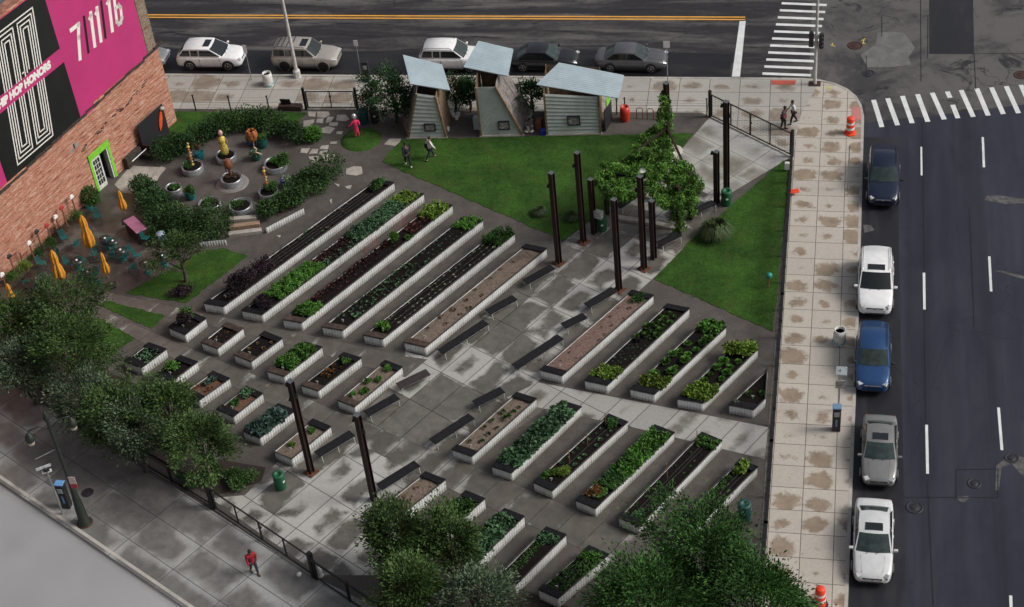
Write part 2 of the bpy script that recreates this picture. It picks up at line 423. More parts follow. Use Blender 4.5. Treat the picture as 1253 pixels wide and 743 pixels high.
m_band = slabs('damp concrete path', R_(-30), o_plaza, 1.5, 30, (0.35, 0.345, 0.33), (0.13, 0.118, 0.102), (0.035, 0.033, 0.03), cover=0.26, edge=0.5, nscale=0.7, soft=1.8)
m_band2 = slabs('wetter concrete path', R_(-30), o_plaza, 1.5, 30, (0.33, 0.325, 0.31), (0.11, 0.1, 0.088), (0.03, 0.028, 0.026), cover=0.66, edge=0.5, nscale=0.7, soft=1.8)
m_plaza_pale = slabs('pale plaza concrete', R_(-36.6), P(869, 145), 2.6, 1.9, (0.44, 0.435, 0.42), (0.2, 0.185, 0.155), (0.09, 0.085, 0.08), cover=0.36, edge=0.3, nscale=0.3, soft=2.2)  # gate slabs, paler in both tones than the main plaza
m_walk_r = slabs('beige pavement slabs with damp centres', R_(0.3), P(1029, 381), 1.56, 1.5, (0.47, 0.435, 0.39), (0.255, 0.2, 0.15), (0.06, 0.052, 0.045), cover=0.22, edge=0.9, nscale=0.9, jw=0.012, tone=0.06, roughs=(0.8, 0.6), rnd=True, soft=1.6)
m_walk_top = slabs('grey pavement slabs', R_(1.8), P(905, 113), 1.98, 1.62, (0.40, 0.385, 0.355), (0.235, 0.195, 0.155), (0.08, 0.075, 0.07), cover=0.3, edge=0.7, nscale=0.5, tone=0.12, rnd=True, soft=2.0)
m_walk_l = slabs('grey wide pavement slabs', R_(-30), P(212, 697), 3.4, 1.85, (0.34, 0.345, 0.34), (0.155, 0.15, 0.145), (0.05, 0.05, 0.05), cover=0.36, edge=0.4, nscale=0.4, tone=0.07, soft=2.0, bigw=1.4)
m_kerb = simple('kerb stone', (0.42, 0.40, 0.37), 0.8, var=0.12, scale=1.5, dirt=(0.2, 0.18, 0.16))
m_path_c = slabs('narrow garden path concrete', R_(-24), P(120, 375), 1.5, 30, (0.33, 0.32, 0.3), (0.105, 0.095, 0.085), (0.05, 0.045, 0.04), cover=0.62, edge=1.0)
m_pave = slabs('brown brick patio', R_(-18), P(140, 290), 2.6, 2.6, (0.12, 0.105, 0.09), (0.06, 0.05, 0.045), (0.03, 0.026, 0.024), cover=0.6, edge=0.3)
m_flag = simple('pale flagstone', (0.36, 0.335, 0.3), 0.8, var=0.2, scale=2)
m_mulch = simple('dark bark mulch', (0.03, 0.022, 0.018), 0.95, var=0.5, scale=18, bump=0.6)

# ================================================================= ground sheets
struct('road', MB().sheet([(-1500, -300), (1500, -300), (1500, 2500), (-1500, 2500)], 0.0), m_road_top)
struct('junction_road', MB().sheet(PP([(1012, -400), (2600, -400), (2600, 145), (1253, 128), (1060, 150), (1057, 118), (1000, 97), (990, 96)], 0.004), 0.004), m_cross)
struct('side_road', MB().sheet(PP([(1050, 151), (1130, 144), (1253, 128), (2600, 60), (2600, 1500), (1000, 1700), (1030, 743)], 0.004), 0.004), m_road_r)
struct('parking_lane', MB().sheet(PP([(-500, 60), (100, 58), (400, 63), (700, 60), (820, 64), (897, 66), (892, 96), (-500, 92)], 0.004), 0.004), m_park)
struct('parking_lane_side', MB().sheet(PP([(1050, 168), (1100, 168), (1100, 300), (1108, 700), (1108, 900), (1026, 900)], 0.008), 0.008), m_newpatch)
struct('pale_road', MB().sheet(PP([(-900, -60), (-300, 381), (0, 585), (232, 743), (1025, 1283), (900, 1900), (-1500, 1500)], 0.004), 0.004), m_lightroad)
outline = [(-300, 86), (205, 90.5), (600, 93), (960, 95.5), (985, 96), (1005, 98), (1022, 102), (1037, 109), (1048, 118), (1054, 129), (1057, 142), (1050, 400), (1037, 743), (1022, 1280), (232, 743), (0, 585), (-300, 381)]
isl = PP(outline)
struct('garden_ground', MB().prism(isl, -0.3, 0.15), m_gravel)
def strip(pts, wd, z0, z1, off=0.0):
    m = MB(); n = len(pts); L, Rr = [], []
    for i in range(n):
        a = Vector(pts[max(i - 1, 0)][:2]); b = Vector(pts[min(i + 1, n - 1)][:2]); p = Vector(pts[i][:2])
        d = (b - a).normalized(); nn = Vector((-d.y, d.x))
        L.append(p + nn * off); Rr.append(p + nn * (off + wd))
    for i in range(n - 1):
        q = [L[i], L[i + 1], Rr[i + 1], Rr[i]]
        m.add([(v.x, v.y, z0) for v in q] + [(v.x, v.y, z1) for v in q], [(3, 2, 1, 0), (4, 5, 6, 7), (0, 1, 5, 4), (1, 2, 6, 5), (2, 3, 7, 6), (3, 0, 4, 7)])
    return m
struct('kerb', strip(isl[:14][::-1], 0.17, 0.0, 0.162, -0.02), m_kerb)
struct('kerb_left', strip(PP([(1022, 1280), (232, 743), (0, 585), (-300, 381)])[::-1], 0.17, 0.0, 0.162, -0.02), m_kerb)
# pavements
struct('pavement_top', MB().sheet(PP([(-300, 88), (205, 92), (600, 94.5), (985, 97.5), (1003, 100), (1008, 128), (968, 192), (869, 143), (858, 138), (600, 136), (200, 133), (-300, 130)]), 0.155), m_walk_top)
struct('pavement_side', MB().sheet(PP([(1003, 100), (1022, 104), (1036, 111), (1046, 119), (1052, 130), (1055, 142), (1048, 400), (1035, 743), (1020, 1270), (880, 1176), (928, 743), (936, 640), (942, 560), (969, 192), (980, 140)]), 0.156), m_walk_r)
struct('pavement_left', MB().sheet(PP([(-300, 386), (0, 590), (232, 748), (1018, 1279), (879, 1178), (470, 748), (385, 706), (270, 632), (0, 462), (-300, 262)]), 0.155), m_walk_l)
# lawns
def rag(pts, amp=0.07):
    out = []
    for a, b in zip(pts, pts[1:] + pts[:1]):
        n = max(1, int((b - a).length / 0.25))
        for i in range(n):
            q = a.lerp(b, i / n); out.append(q + Vector((rng.uniform(-amp, amp), rng.uniform(-amp, amp), 0)) * (1 if i else 0))
    return out
LZ = 0.175
struct('lawn', MB().prism(rag(PP([(467, 198), (492, 171), (848, 163), (835, 182), (790, 218), (735, 262), (689, 295), (600, 256)])), 0.1, LZ), m_lawn)
struct('lawn_triangle', MB().prism(rag(PP([(959, 197), (850, 290), (800, 341), (900, 386), (946, 406), (966, 205)])), 0.1, LZ), m_lawn)
struct('lawn_small', MB().prism(rag(PP([(153, 359), (248, 308), (274, 304), (304, 313), (228, 371)])), 0.1, LZ), m_lawn)
struct('lawn_strip', MB().prism(rag(PP([(130, 368), (202, 387), (185, 402), (121, 373)])), 0.1, LZ), m_lawn)
struct('lawn_wedge', MB().prism(rag(PP([(60, 380), (124, 391), (165, 414), (130, 440), (80, 440)])), 0.1, LZ), m_lawn)
struct('lawn_corner', MB().prism(rag(PP([(205, 137), (375, 138), (364, 152), (300, 152), (262, 158), (225, 180), (180, 195)])), 0.1, LZ), m_lawn)
mc = P(442, 171)
struct('grass_mound', MB().lathe([(1.34, 0), (1.3, 0.05), (1.0, 0.13), (0.5, 0.19), (0.0, 0.21)], (mc.x, mc.y, 0.15), 28), m_lawn)
# plaza and paths
struct('plaza', MB().sheet(PP([(523, 438), (678, 322), (689, 296), (735, 262), (770, 235), (806, 206), (880, 245), (850, 290), (800, 341), (776, 362), (658, 468), (700, 478), (553, 580), (497, 640), (462, 704), (392, 704), (300, 640), (258, 610), (300, 606), (345, 560), (410, 505), (440, 510), (496, 455), (496, 430)]), 0.156), m_plaza)
struct('plaza_gate', MB().sheet(PP([(806, 206), (835, 182), (868, 144), (968, 192), (960, 197), (880, 245)]), 0.156), m_plaza_pale)
struct('path_cross', MB().sheet(PP([(658, 468), (940, 523), (936, 562), (770, 522), (650, 497), (620, 487)]), 0.160), m_band)
struct('path_upper', MB().sheet(PP([(118, 355), (250, 384), (320, 398), (496, 436), (523, 440), (496, 462), (340, 418), (250, 397), (118, 369)]), 0.160), m_path_c)
struct('path_lower', MB().sheet(PP([(120, 378), (205, 415), (330, 467), (410, 503), (560, 563), (810, 670), (860, 692), (840, 730), (690, 662), (545, 596), (380, 515), (300, 480), (190, 428), (120, 390)]), 0.1645), m_band2)
struct('patio', MB().sheet(PP([(124, 236), (205, 234), (190, 260), (232, 300), (246, 306), (152, 358), (130, 368), (60, 372), (-60, 400), (-60, 375)]), 0.154), m_pave)
struct('porch_floor', MB().sheet(PP([(140, 226), (160, 203), (200, 205), (190, 225), (178, 238), (150, 236)]), 0.157), m_flag)
# planting beds along the left fence
struct('mulch_bed', MB().sheet(PP([(-60, 400), (100, 440), (165, 470), (255, 560), (325, 572), (320, 590), (258, 608), (0, 446), (-200, 320)]), 0.157), m_mulch)
struct('mulch_bed_lower', MB().sheet(PP([(500, 640), (560, 690), (700, 745), (880, 1170), (470, 745), (462, 700)]), 0.157), m_mulch)
struct('stone_edging', MB().sheet(PP([(966, 205), (971, 196), (944, 560), (937, 660), (928, 743), (900, 1000), (890, 1000), (921, 743), (931, 660), (937, 560)]), 0.167), simple('edging stones', (0.16, 0.15, 0.14), 0.9, var=0.5, scale=9, bump=0.5))

# flagstones
fl = [[(305,137),(318,136),(316,143),(306,143)]]
flag_z = [((690,665),(745,665),(740,680),(720,700),(665,692)),((300,535),(340,535),(335,560),(305,558)),((345,535),(400,535),(405,550),(380,565),(345,562)),((280,580),(330,572),(330,585),(300,608),(278,606)),((345,570),(375,568),(372,590),(340,588)),((395,560),(425,560),(410,585),(385,588)),((440,550),(480,550),(498,570),(480,582),(435,578)),((405,588),(445,586),(440,605),(400,603)),((365,615),(395,605),(430,615),(405,642),(360,636)),((440,630),(468,630),(460,645),(435,642)),((410,680),(440,678),(435,690),(405,690)),((365,700),(400,695),(395,715),(355,715)),((270,712),(310,712),(295,735),(265,732)),((320,715),(350,715),(345,735),(305,738)),((360,725),(395,720),(380,743),(350,740))]
fl = [[(300 + x * .2558, y * .2558) for x, y in q] for q in flag_z]
fl += [[(300 + x * .2714, 180 + y * .2714) for x, y in q] for q in [((455,100),(490,88),(525,90),(530,120),(500,130),(455,125)),((340,35),(405,35),(400,60),(360,66)),((285,45),(330,42),(335,70),(300,72)),((400,165),(425,170),(420,180)),((450,180),(480,173),(475,188),(460,190)),((380,240),(392,235),(388,260)),((250,15),(290,5),(285,22),(262,27)),((300,12),(330,10),(325,30),(302,30)),((140,400),(160,398),(155,410))]]
fm = MB()
for qi, q in enumerate(fl): fm.prism(PP(q), 0.14, 0.172 + qi * .0006)
tag(struct('flagstone_path', fm, m_flag))

# ---------------------------------------------------------------- painted markings
def line(a, b, wd, z=0.009): 
    A, B = P(*a, 0.0), P(*b, 0.0); d = (B - A); nn = Vector((-d.y, d.x, 0)).normalized() * wd / 2
    return [A + nn, B + nn, B - nn, A - nn]
ym = MB()
for q in (((-300, 16.5), (912, 21.2)), ((-300, 19.5), (912, 24.2))): ym.sheet(line(*q, 0.16), 0.009)
struct('centre_line', ym, m_yellow)
wm = MB(); wm.sheet(PP([(905, 26), (912.5, 26), (905.5, 94), (895.5, 94)], 0.0), 0.010)
for i in range(-3, 11): wm.sheet(line((956.5 - 2.35 * i, 4.2 + 8.6 * i), (1011.6 - 1.93 * i, 6.4 + 8.6 * i), 0.3), 0.010)
cz = [((408,562),(455,715)),((487,553),(543,705)),((570,540),(625,693)),((655,530),(713,685)),((737,522),(805,672)),((822,515),(838,550)),((852,590),(882,665)),((900,507),(968,658)),((988,498),(1052,650)),((1070,492),(1137,642)),((1153,485),(1222,637)),((1235,478),(1305,630)),((1318,470),(1390,622)),((1400,462),(1475,614))]
for a, b in cz: wm.sheet(line((980 + a[0] * .21788, a[1] * .21788), (980 + b[0] * .21788, b[1] * .21788), 0.31), 0.012)
for a, b in [((1127.7,180),(1128,215)),((1130.6,334),(1131.2,379)),((1133.8,520),(1135,580)),((1202.5,168),(1204,205)),((1210.5,314),(1212.8,357)),((1221.8,499),(1226,551)),((1236.7,729),(1238,770)),((1137,760),(1138,800))]: wm.sheet(line(a, b, 0.14), 0.012)
struct('white_markings', wm, m_white)
pm = MB(); pm.sheet(PP([(980 + x * .21788, y * .21788) for x, y in [(430,185),(500,180),(580,185),(640,270),(605,320),(620,365),(500,378),(375,380),(335,310),(420,250)]], 0), 0.009)
struct('road_repair', pm, m_patch)
struct('road_patch', MB().sheet(PP([(1137, -40), (1190, -40), (1192, 65.5), (1137, 65.5)], 0), 0.009), m_newpatch)
m_seam = simple('tar seam', (0.01, 0.01, 0.012), 0.5)
sm = MB()
for a, b in [((1126.5,0),(1127,100)),((1135.5,20),(1135,72)),((1128.5,150),(1131,334)),((1131,380),(1133,520)),((1135,590),(1142,743)),((1192,66),(1194,110)),((1137,66),(1253,66)),((1186,253),(1192,400)),((1060,68),(1060,96)),((1079,20),(1079,45)),((1171,575),(1221,574)),((1100,609),(1221,609)),((1221,574),(1221,609)),((1170,574),(1170,609)),((1012,118),(1040,118))]: sm.sheet(line(a, b, 0.05), 0.0135)
struct('road_seams', sm, m_seam)
m_scuff = simple('dried road dust', (0.085, 0.084, 0.085), 0.8, var=0.4, scale=3, dirt=(0.04, .041, .048))
m_iron = simple('cast iron', (0.035, 0.035, 0.045), 0.5, 0.4, var=0.5, scale=12)
m_rustiron = simple('rusty iron', (0.06, 0.028, 0.024), 0.7, 0.3, var=0.3, scale=12)
def manhole(px, py, r, label, mat=m_iron, h=0.0, name='manhole_cover'):
    c = P(px, py, h); m = MB(); z = c.z + (0.014 if h < .1 else 0.006)
    m.lathe([(r, 0), (r, 0.012), (r * 0.86, 0.012), (r * 0.84, 0.006), (r * 0.5, 0.008), (r * 0.48, 0.014), (r * .2, 0.014), (0, 0.014)], (c.x, c.y, z), 24)
    return m.solo(name, mat, label, 'manhole cover', 'manhole covers in the roads')
manhole(1119, 621, 0.42, 'large round manhole cover in the side road just right of the lowest parked cars')
manhole(1192, 592, 0.33, 'small manhole cover inside the square of tar seams in the side road')
manhole(1238, 561, 0.36, 'manhole cover at the right edge, at the foot of a white lane dash')
manhole(1046.5, 56, 0.52, 'reddish oval manhole cover beside the yellow chalk mark in the junction', m_rustiron)
manhole(1062.8, 90, 0.42, 'dark manhole cover just off the rounded pavement corner')
manhole(1250, 92, 0.5, 'reddish manhole cover cut by the right edge above the crosswalk', m_rustiron)
manhole(107, 603, 0.33, 'round iron cover in the wide pavement beside the green lamp post', m_iron, 0.15)
# dust marks round the covers
dm = MB()
for q in ([(1171,608),(1184,607),(1186,610),(1179,615),(1173,613)],[(1219,570),(1232,560),(1236,556),(1253,560),(1253,585),(1238,568),(1226,572),(1222,600),(1218,600)],[(1230,250),(1205,245),(1207,240),(1222,239),(1253,244),(1253,249)],[(1253,338),(1228,332),(1216,331),(1236,337),(1253,342)],[(1056,275),(1066,276),(1070,282),(1058,285)]): dm.sheet(PP(q, 0), 0.0105)
struct('dust_marks', dm, m_scuff)
# tactile plates
m_red = paintmat('faded red plate', (0.5, 0.1, 0.07), (0.3, 0.16, 0.12), 0.55, 0.8)
m_pink = paintmat('faded pink plate', (0.5, 0.2, 0.18), (0.4, 0.25, 0.2), 0.5, 0.8)
MB().prism(PP([(944, 98.5), (974, 98.5), (973, 104), (944, 104)]), 0.15, 0.166).solo('tactile_plate', m_red, 'bright red strip plate set in the pavement at the kerb by the crosswalk', 'tactile plate')
MB().prism(PP([(1042, 131), (1053, 131), (1054, 147), (1042, 147)]), 0.15, 0.166).solo('tactile_plate', m_pink, 'faded pink square plate in the rounded pavement corner', 'tactile plate')
ys = MB()
for a, b in [((1054,50),(1059,48)),((1056,53),(1058,47)),((1055,54),(1059,53)),((1016,55),(1022,57)),((1019,53),(1018,57))]: ys.sheet(line(a, b, 0.07), 0.0155)
struct('utility_chalk', ys, paintmat('yellow chalk', (0.6, 0.5, 0.1)))
MB().sheet(PP([(1011,106.5),(1015,106),(1016,109.5),(1012,110)]),0.1665).solo('utility_mark', paintmat('yellow chalk spray', (0.6, 0.5, 0.1)), kind='structure', keep=True)
# ================================================================= raised beds
def corrmat():
    k = NT('white corrugated panel'); p = k.pos(); x, y, z = k.sep(p)
    n = k.noise(p, 2.2, 5, .75); c = k.mix(k.ss(k.noise(p, .7, 3), .35, .65), (.62, .64, .65), (.74, .76, .77))
    splash = k.ss(k.math('SUBTRACT', k.math('ADD', k.math('MULTIPLY', n, .5), .15), k.math('SUBTRACT', z, .15)), .1, .34)
    c = k.mix(k.math('MULTIPLY', splash, .6), c, (.2, .17, .14)); c = k.mix(k.ss(k.noise(p, 6, 5, .8), .6, .74), c, (.42, .4, .37))
    mp = k.n('ShaderNodeMapping'); k.put(mp.inputs[0], p); mp.inputs['Scale'].default_value = (5, 5, .6)
    c = k.mix(k.math('MULTIPLY', k.ss(k.noise(mp.outputs[0], 1.5, 3), .55, .7), .35), c, (.3, .28, .26))
    return k.fin(c, .5, 0, .4)
m_corr = corrmat()
m_rim = simple('dark weathered rim timber', (0.05, 0.045, 0.045), 0.7, var=0.4, scale=4)
m_seat = simple('charcoal seat timber', (0.009, 0.009, 0.012), 0.7, spec=0.25, var=0.4, scale=5)
m_seatb = simple('brown weathered seat timber', (0.06, 0.038, 0.03), 0.7, var=0.5, scale=3, dirt=(0.035, 0.03, 0.03))
m_soil = simple('dark soil', (0.010, 0.008, 0.0075), 0.95, spec=0.1, var=0.5, scale=14, bump=0.7)
m_mulchb = simple('pale brown mulch', (0.15, 0.115, 0.09), 0.95, var=0.35, scale=10, bump=0.7, dirt=(0.075, 0.055, 0.045))
m_mulchp = simple('pinkish wood mulch', (0.16, 0.105, 0.088), 0.95, var=0.4, scale=9, bump=0.7, dirt=(0.08, 0.055, 0.045))
m_orange = simple('orange brown clay soil', (0.11, 0.055, 0.035), 0.95, var=0.4, scale=10, bump=0.7, dirt=(0.035, 0.026, 0.02))
m_drip = simple('black drip hose', (0.02, 0.02, 0.022), 0.5)
m_marker = simple('white plastic', (0.8, 0.8, 0.8), 0.4, var=0.05)
m_tag = m_marker
L_ = lambda n, *c: leafmat(n, c)
g_bright = L_('bright green leaves', (0.03, 0.09, 0.014), (0.055, 0.15, 0.022), (0.09, 0.2, 0.035))
g_mid = L_('mid green leaves', (0.02, 0.06, 0.014), (0.035, 0.095, 0.02), (0.06, 0.13, 0.03))
g_grey = L_('grey green leaves', (0.03, 0.07, 0.032), (0.055, 0.12, 0.06), (0.09, 0.165, 0.085))
g_blue = L_('blue green cabbage leaves', (0.03, 0.06, 0.05), (0.05, 0.095, 0.08), (0.08, 0.135, 0.115))
g_yel = L_('yellow green leaves', (0.07, 0.13, 0.015), (0.11, 0.18, 0.025), (0.17, 0.24, 0.05))
g_red = L_('dark red leaves', (0.022, 0.014, 0.014), (0.06, 0.02, 0.02), (0.11, 0.03, 0.025))
g_purp = L_('purple black leaves', (0.012, 0.009, 0.012), (0.022, 0.013, 0.02), (0.04, 0.022, 0.03))
g_tan = L_('straw coloured tufts', (0.12, 0.075, 0.03), (0.2, 0.13, 0.05), (0.3, 0.22, 0.1))
g_brown = L_('dry brown stalks', (0.05, 0.03, 0.02), (0.09, 0.055, 0.035), (0.12, 0.08, 0.05))
g_or = L_('orange brown leaves', (0.06, 0.03, 0.012), (0.12, 0.055, 0.02), (0.17, 0.09, 0.03))
g_pale = L_('pale seedling leaves', (0.1, 0.14, 0.08), (0.17, 0.22, 0.13), (0.25, 0.3, 0.2))
GREEN = dict(bright=g_bright, mid=g_mid, grey=g_grey, blue=g_blue, yel=g_yel, red=g_red, purp=g_purp, tan=g_tan, brown=g_brown, orange=g_or, pale=g_pale)

def corr_wall(a, b, z0, z1, pitch=0.17, amp=0.018, thick=0.03):
    """corrugated sheet between two ground points; outward is to the right of a->b"""
    a, b = Vector((a.x, a.y, 0)), Vector((b.x, b.y, 0)); d = b - a; L = d.length; d /= L; o = Vector((d.y, -d.x, 0)); m = MB()
    n = max(2, int(round(L / pitch))) * 2; vs = []
    for i in range(n + 1):
        p = a + d * L * i / n + o * (amp if i % 2 else -amp); vs += [(p.x, p.y, z0), (p.x, p.y, z1)]
    fs = [(2 * i, 2 * i + 2, 2 * i + 3, 2 * i + 1) for i in range(n)]
    m.add(vs, fs)
    p0, p1 = a - o * thick, b - o * thick
    m.add([(p0.x, p0.y, z0), (p1.x, p1.y, z0), (p1.x, p1.y, z1), (p0.x, p0.y, z1)], [(3, 2, 1, 0)])
    return m

BEDH = 0.62
SHORTS = ['the uppermost long bed', 'the second long bed', 'the third long bed', 'the fourth long bed', 'the fifth long bed', 'the sixth long bed', 'the pink mulch bed', 'the bed right of the pink mulch', 'the middle bed of the right block', 'the right hand bed with round plants', 'the short bed cut by the fence', 'the first bed of the upper short row', 'the second bed of the upper short row', 'the third bed of the upper short row', 'the fourth bed of the upper short row', 'the fifth bed of the upper short row', 'the pale mulch bed with five clumps', 'the first bed of the lower short row', 'the second bed of the lower short row', 'the third bed of the lower short row', 'the fourth bed of the lower short row', 'the blue green cabbage bed', 'the bare brown bed by the column', 'the first bed of the lower row', 'the second bed of the lower row', 'the third bed of the lower row', 'the fourth bed of the lower row', 'the fifth bed of the lower row', 'the last bed of the lower row', 'the first bed of the bottom row', 'the second bed of the bottom row', 'the third bed of the bottom row', 'the fourth bed of the bottom row', 'the last bed of the bottom row']
nbed = [0]
def bed(A, B, C, label, soil=m_soil, soilname='soil', D=None, seats='FB', seatmat=m_seat, sink=0.1, sl=0.42, marker=True, H=BEDH):
    short = SHORTS[nbed[0]]; nbed[0] += 1
    A, B, C = P(*A), P(*B), P(*C); D = P(*D) if D else A + (C - B)
    org = (A + B + C + D) / 4; org.z = 0.15
    t = empty('raised_bed', label, 'raised bed', org, 0, 'raised planting beds in rows')
    A, B, C, D = [q - org for q in (A, B, C, D)]
    for q in (A, B, C, D): q.z = 0
    for a, b in ((A, B), (B, C), (C, D), (D, A)):
        corr_wall(a, b, 0.0, H - 0.05).part('side_panel', m_corr, t)
    e1 = (B - A).normalized(); e2 = (C - B).normalized(); Lb = (C - B).length; Wd = (B - A).length
    up = lambda v, z: Vector((v.x, v.y, z))
    rim = MB()
    for a, b in ((A, D), (B, C)): rim.bar(up(a - e2 * .03, H - 0.02), up(b + e2 * .03, H - 0.02), 0.05, 0.06)
    for a, b in ((A, B), (D, C)): rim.bar(up(a, H - 0.0215), up(b, H - 0.0215), 0.05, 0.056)
    rim.part('rim', m_rim, t)
    zs = H - sink
    soilm = MB(); nn = max(4, int(Lb / 0.35)); k = 5; vs = []
    for i in range(nn + 1):
        for j in range(k + 1):
            p = A + (D - A) * i / nn; q = B + (C - B) * i / nn; s = p + (q - p) * (0.03 + 0.94 * j / k)
            edge = min(j, k - j) / (k / 2)
            vs.append((s.x, s.y, zs + 0.035 * edge + nrg.uniform(-0.015, 0.02)))
    soilm.add(vs, [(i * (k + 1) + j, i * (k + 1) + j + 1, (i + 1) * (k + 1) + j + 1, (i + 1) * (k + 1) + j) for i in range(nn) for j in range(k)], True)
    soilm.part(soilname, soil, t)
    def seat(a, b, dirv, mt):
        s = MB(); pl = 4
        for i in range(pl):
            o0 = dirv * (sl * (i + 0.04) / pl); o1 = dirv * (sl * (i + 0.92) / pl)
            ps = [a + o0, b + o0, b + o1, a + o1]
            s.prism(ps, H + 0.004, H + 0.05)
        s.part('end_seat', mt, t)
    if 'F' in seats: seat(A - e1 * .02, B + e1 * .02, (D - A).normalized(), seatmat if not isinstance(seatmat, tuple) else seatmat[0])
    if 'B' in seats: seat(D - e1 * .02, C + e1 * .02, (A - D).normalized(), seatmat if not isinstance(seatmat, tuple) else seatmat[1])
    def at(tt, ss, dz=0.03):
        p = A + (D - A) * tt; q = B + (C - B) * tt; r = p + (q - p) * ss
        return org + Vector((r.x, r.y, zs + dz))
    if marker:
        mk = MB(); c = at(sl / Lb + 0.03, 0.55) ; mk.tube([c, c + Vector((0, 0, 0.14))], 0.012, 5); mk.box(c + Vector((0, 0, 0.17)), (0.14, 0.02, 0.1), R_(-10), bev=0.006)
        mk.solo('plant_marker', m_marker, 'white plant marker stuck in the front of ' + short, 'plant marker', 'white plant markers in the beds')
    return dict(at=at, L=Lb, W=Wd, org=org, label=label, short=short)

def mass(b, t0, t1, col, h, n, size, label, s0=0.06, s1=0.94, name='crop_patch', asp=0.55, over=0.0):
    """a crop nobody could count, filling t0..t1 of the bed"""
    cl = int(max(3, (t1 - t0) * b['L'] / 0.22)); pts = []; out = []
    lay = []
    for i in range(cl):
        for s in np.arange(s0, s1, 0.2 / b['W']):
            c = b['at'](t0 + (t1 - t0) * (i + rng.random()) / cl, min(s1, s + rng.random() * 0.15), 0); hh = h * rng.uniform(0.6, 1.15)
            lay.append((c, hh))
    per = max(4, int(n / max(1, len(lay))))
    for c, hh in lay:
        p, d = shell((c.x, c.y, c.z + hh * 0.45), (0.17, 0.17, hh * 0.6), per, 0.4, c.z); pts.append(p); out.append(d)
    m = leaf_mb(np.concatenate(pts), size, asp, 0.6, 0.1, np.concatenate(out))
    return m.solo(name, GREEN[col], label, 'crop', None, 'stuff')

_pm = {}
def plants(b, t0, t1, rows, step, col, r, h, nl, L, label, group, ss=(0.2, 0.8), skip=0.06, name='leafy_plant', jit=0.05, cat='plant'):
    key = (col, r, h, nl, L)
    if key not in _pm: _pm[key] = [leafplant(r, h, nl, L, GREEN[col], name) for _ in range(4)]
    n = int((t1 - t0) * b['L'] / step)
    for j in range(rows):
        s = ss[0] + (ss[1] - ss[0]) * (j / max(1, rows - 1)) if rows > 1 else (ss[0] + ss[1]) / 2
        for i in range(n):
            if rng.random() < skip: continue
            c = b['at'](t0 + (t1 - t0) * (i + 0.5 + rng.uniform(-.2, .2) + (0.5 if j % 2 else 0)) / (n + 0.5), s + rng.uniform(-jit, jit), 0.02)
            o = bpy.data.objects.new(name, rng.choice(_pm[key])); COL.objects.link(o); o.location = c
            o.rotation_euler = (0, 0, rng.uniform(0, 6.28)); q = rng.choice((rng.uniform(0.55, 0.9), rng.uniform(0.85, 1.35))); o.scale = (q, q * rng.uniform(.85, 1.1), q * rng.uniform(.8, 1.2))
            tag(o, label, cat, group)
def bedbush(b, t, s, Rx, Ry, H, col, label, n=500, size=0.12, name='bushy_plant', cat='plant'):
    return bush(name, b['at'](t, s, 0), Rx, Ry, H, GREEN[col], label, cat, n, size, 5, None, rz=R_(60))
def hoses(b, t0, t1, ss):
    for i, s in enumerate(ss):
        m = MB(); n = 10; m.tube([b['at'](t0 + (t1 - t0) * k / n, s + rng.uniform(-.012, .012), 0.05) for k in range(n + 1)], 0.012, 5)
        m.solo('drip_hose', m_drip, '%s black drip hose on %s' % (('left', 'middle', 'right')[i] if len(ss) == 3 else ('left', 'right')[i] if len(ss) == 2 else 'single', b['short']), 'hose', 'drip hoses on the beds')
def stake(b, t, s, h=0.9, col=None):
    c = b['at'](t, s, 0); m = MB(); m.box(c + Vector((0, 0, h / 2)), (0.035, 0.035, h), 0.3); m.box(c + Vector((0, 0, h - 0.02)), (0.03, 0.07, 0.05), 0.3)
    m.solo('garden_stake', col or m_stake, 'thin wooden stake %s of %s' % ('near the front' if t < .4 else 'at the far end' if t > .8 else 'at the middle', b['short']), 'stake', 'stakes in the beds')
m_stake = simple('tan stake wood', (0.3, 0.16, 0.08), 0.8)
m_redwire = simple('red wire trellis', (0.35, 0.03, 0.03), 0.5)

SG = 'small seedlings in the long beds'
b = bed((252,381),(276,385),(484,233), 'longest raised bed nearest the circular planter court, big dark purple shrub at its lower end')
bedbush(b, .16, .45, 1.9, 0.75, 1.05, 'purp', 'large dark purple shrub spilling over the lower end of the uppermost long bed', 2600, 0.14, 'purple_shrub', 'shrub')
bedbush(b, .28, .5, 0.7, 0.5, 0.6, 'purp', 'smaller purple clump beside the large purple shrub in the uppermost long bed', 500, 0.12, 'purple_shrub', 'shrub')
bedbush(b, .955, .5, .72, .5, .5, 'mid', 'dense grass green tuft at the far end of the uppermost long bed', 900, .16)
plants(b, .33, .9, 3, .5, 'brown', .12, .12, 7, .1, 'tiny dull seedling in the dark soil of the uppermost long bed', SG, skip=.35, name='seedling')
plants(b, .5, .62, 2, .35, 'grey', .16, .2, 10, .12, 'small grey green seedling halfway along the uppermost long bed', SG, name='seedling')
hoses(b, .3, .9, (.3, .5, .7))
b = bed((298,390),(323,395),(520,247), 'second long raised bed from the planter court, full of grey green and bright green crops')
bedbush(b, .06, .5, .85, .62, .75, 'purp', 'round purple black shrub at the lower end of the second long bed', 1300, .13, 'purple_shrub', 'shrub')
mass(b, .12, .38, 'bright', .5, 5200, .12, 'bright green bushy crop in the lower third of the second long bed')
plants(b, .38, .6, 3, .34, 'red', .18, .2, 14, .14, 'dark red lettuce head in the middle of the second long bed', 'red lettuce heads', (.15, .5), name='lettuce')
plants(b, .38, .6, 2, .34, 'grey', .18, .2, 14, .14, 'pale green lettuce head beside red ones in the second long bed', 'green lettuce heads', (.65, .88), name='lettuce')
mass(b, .6, .9, 'grey', .4, 5200, .14, 'grey green leafy crop in the upper part of the second long bed')
mass(b, .9, .99, 'yel', .45, 1400, .13, 'light green leafy crop at the far tip of the second long bed')
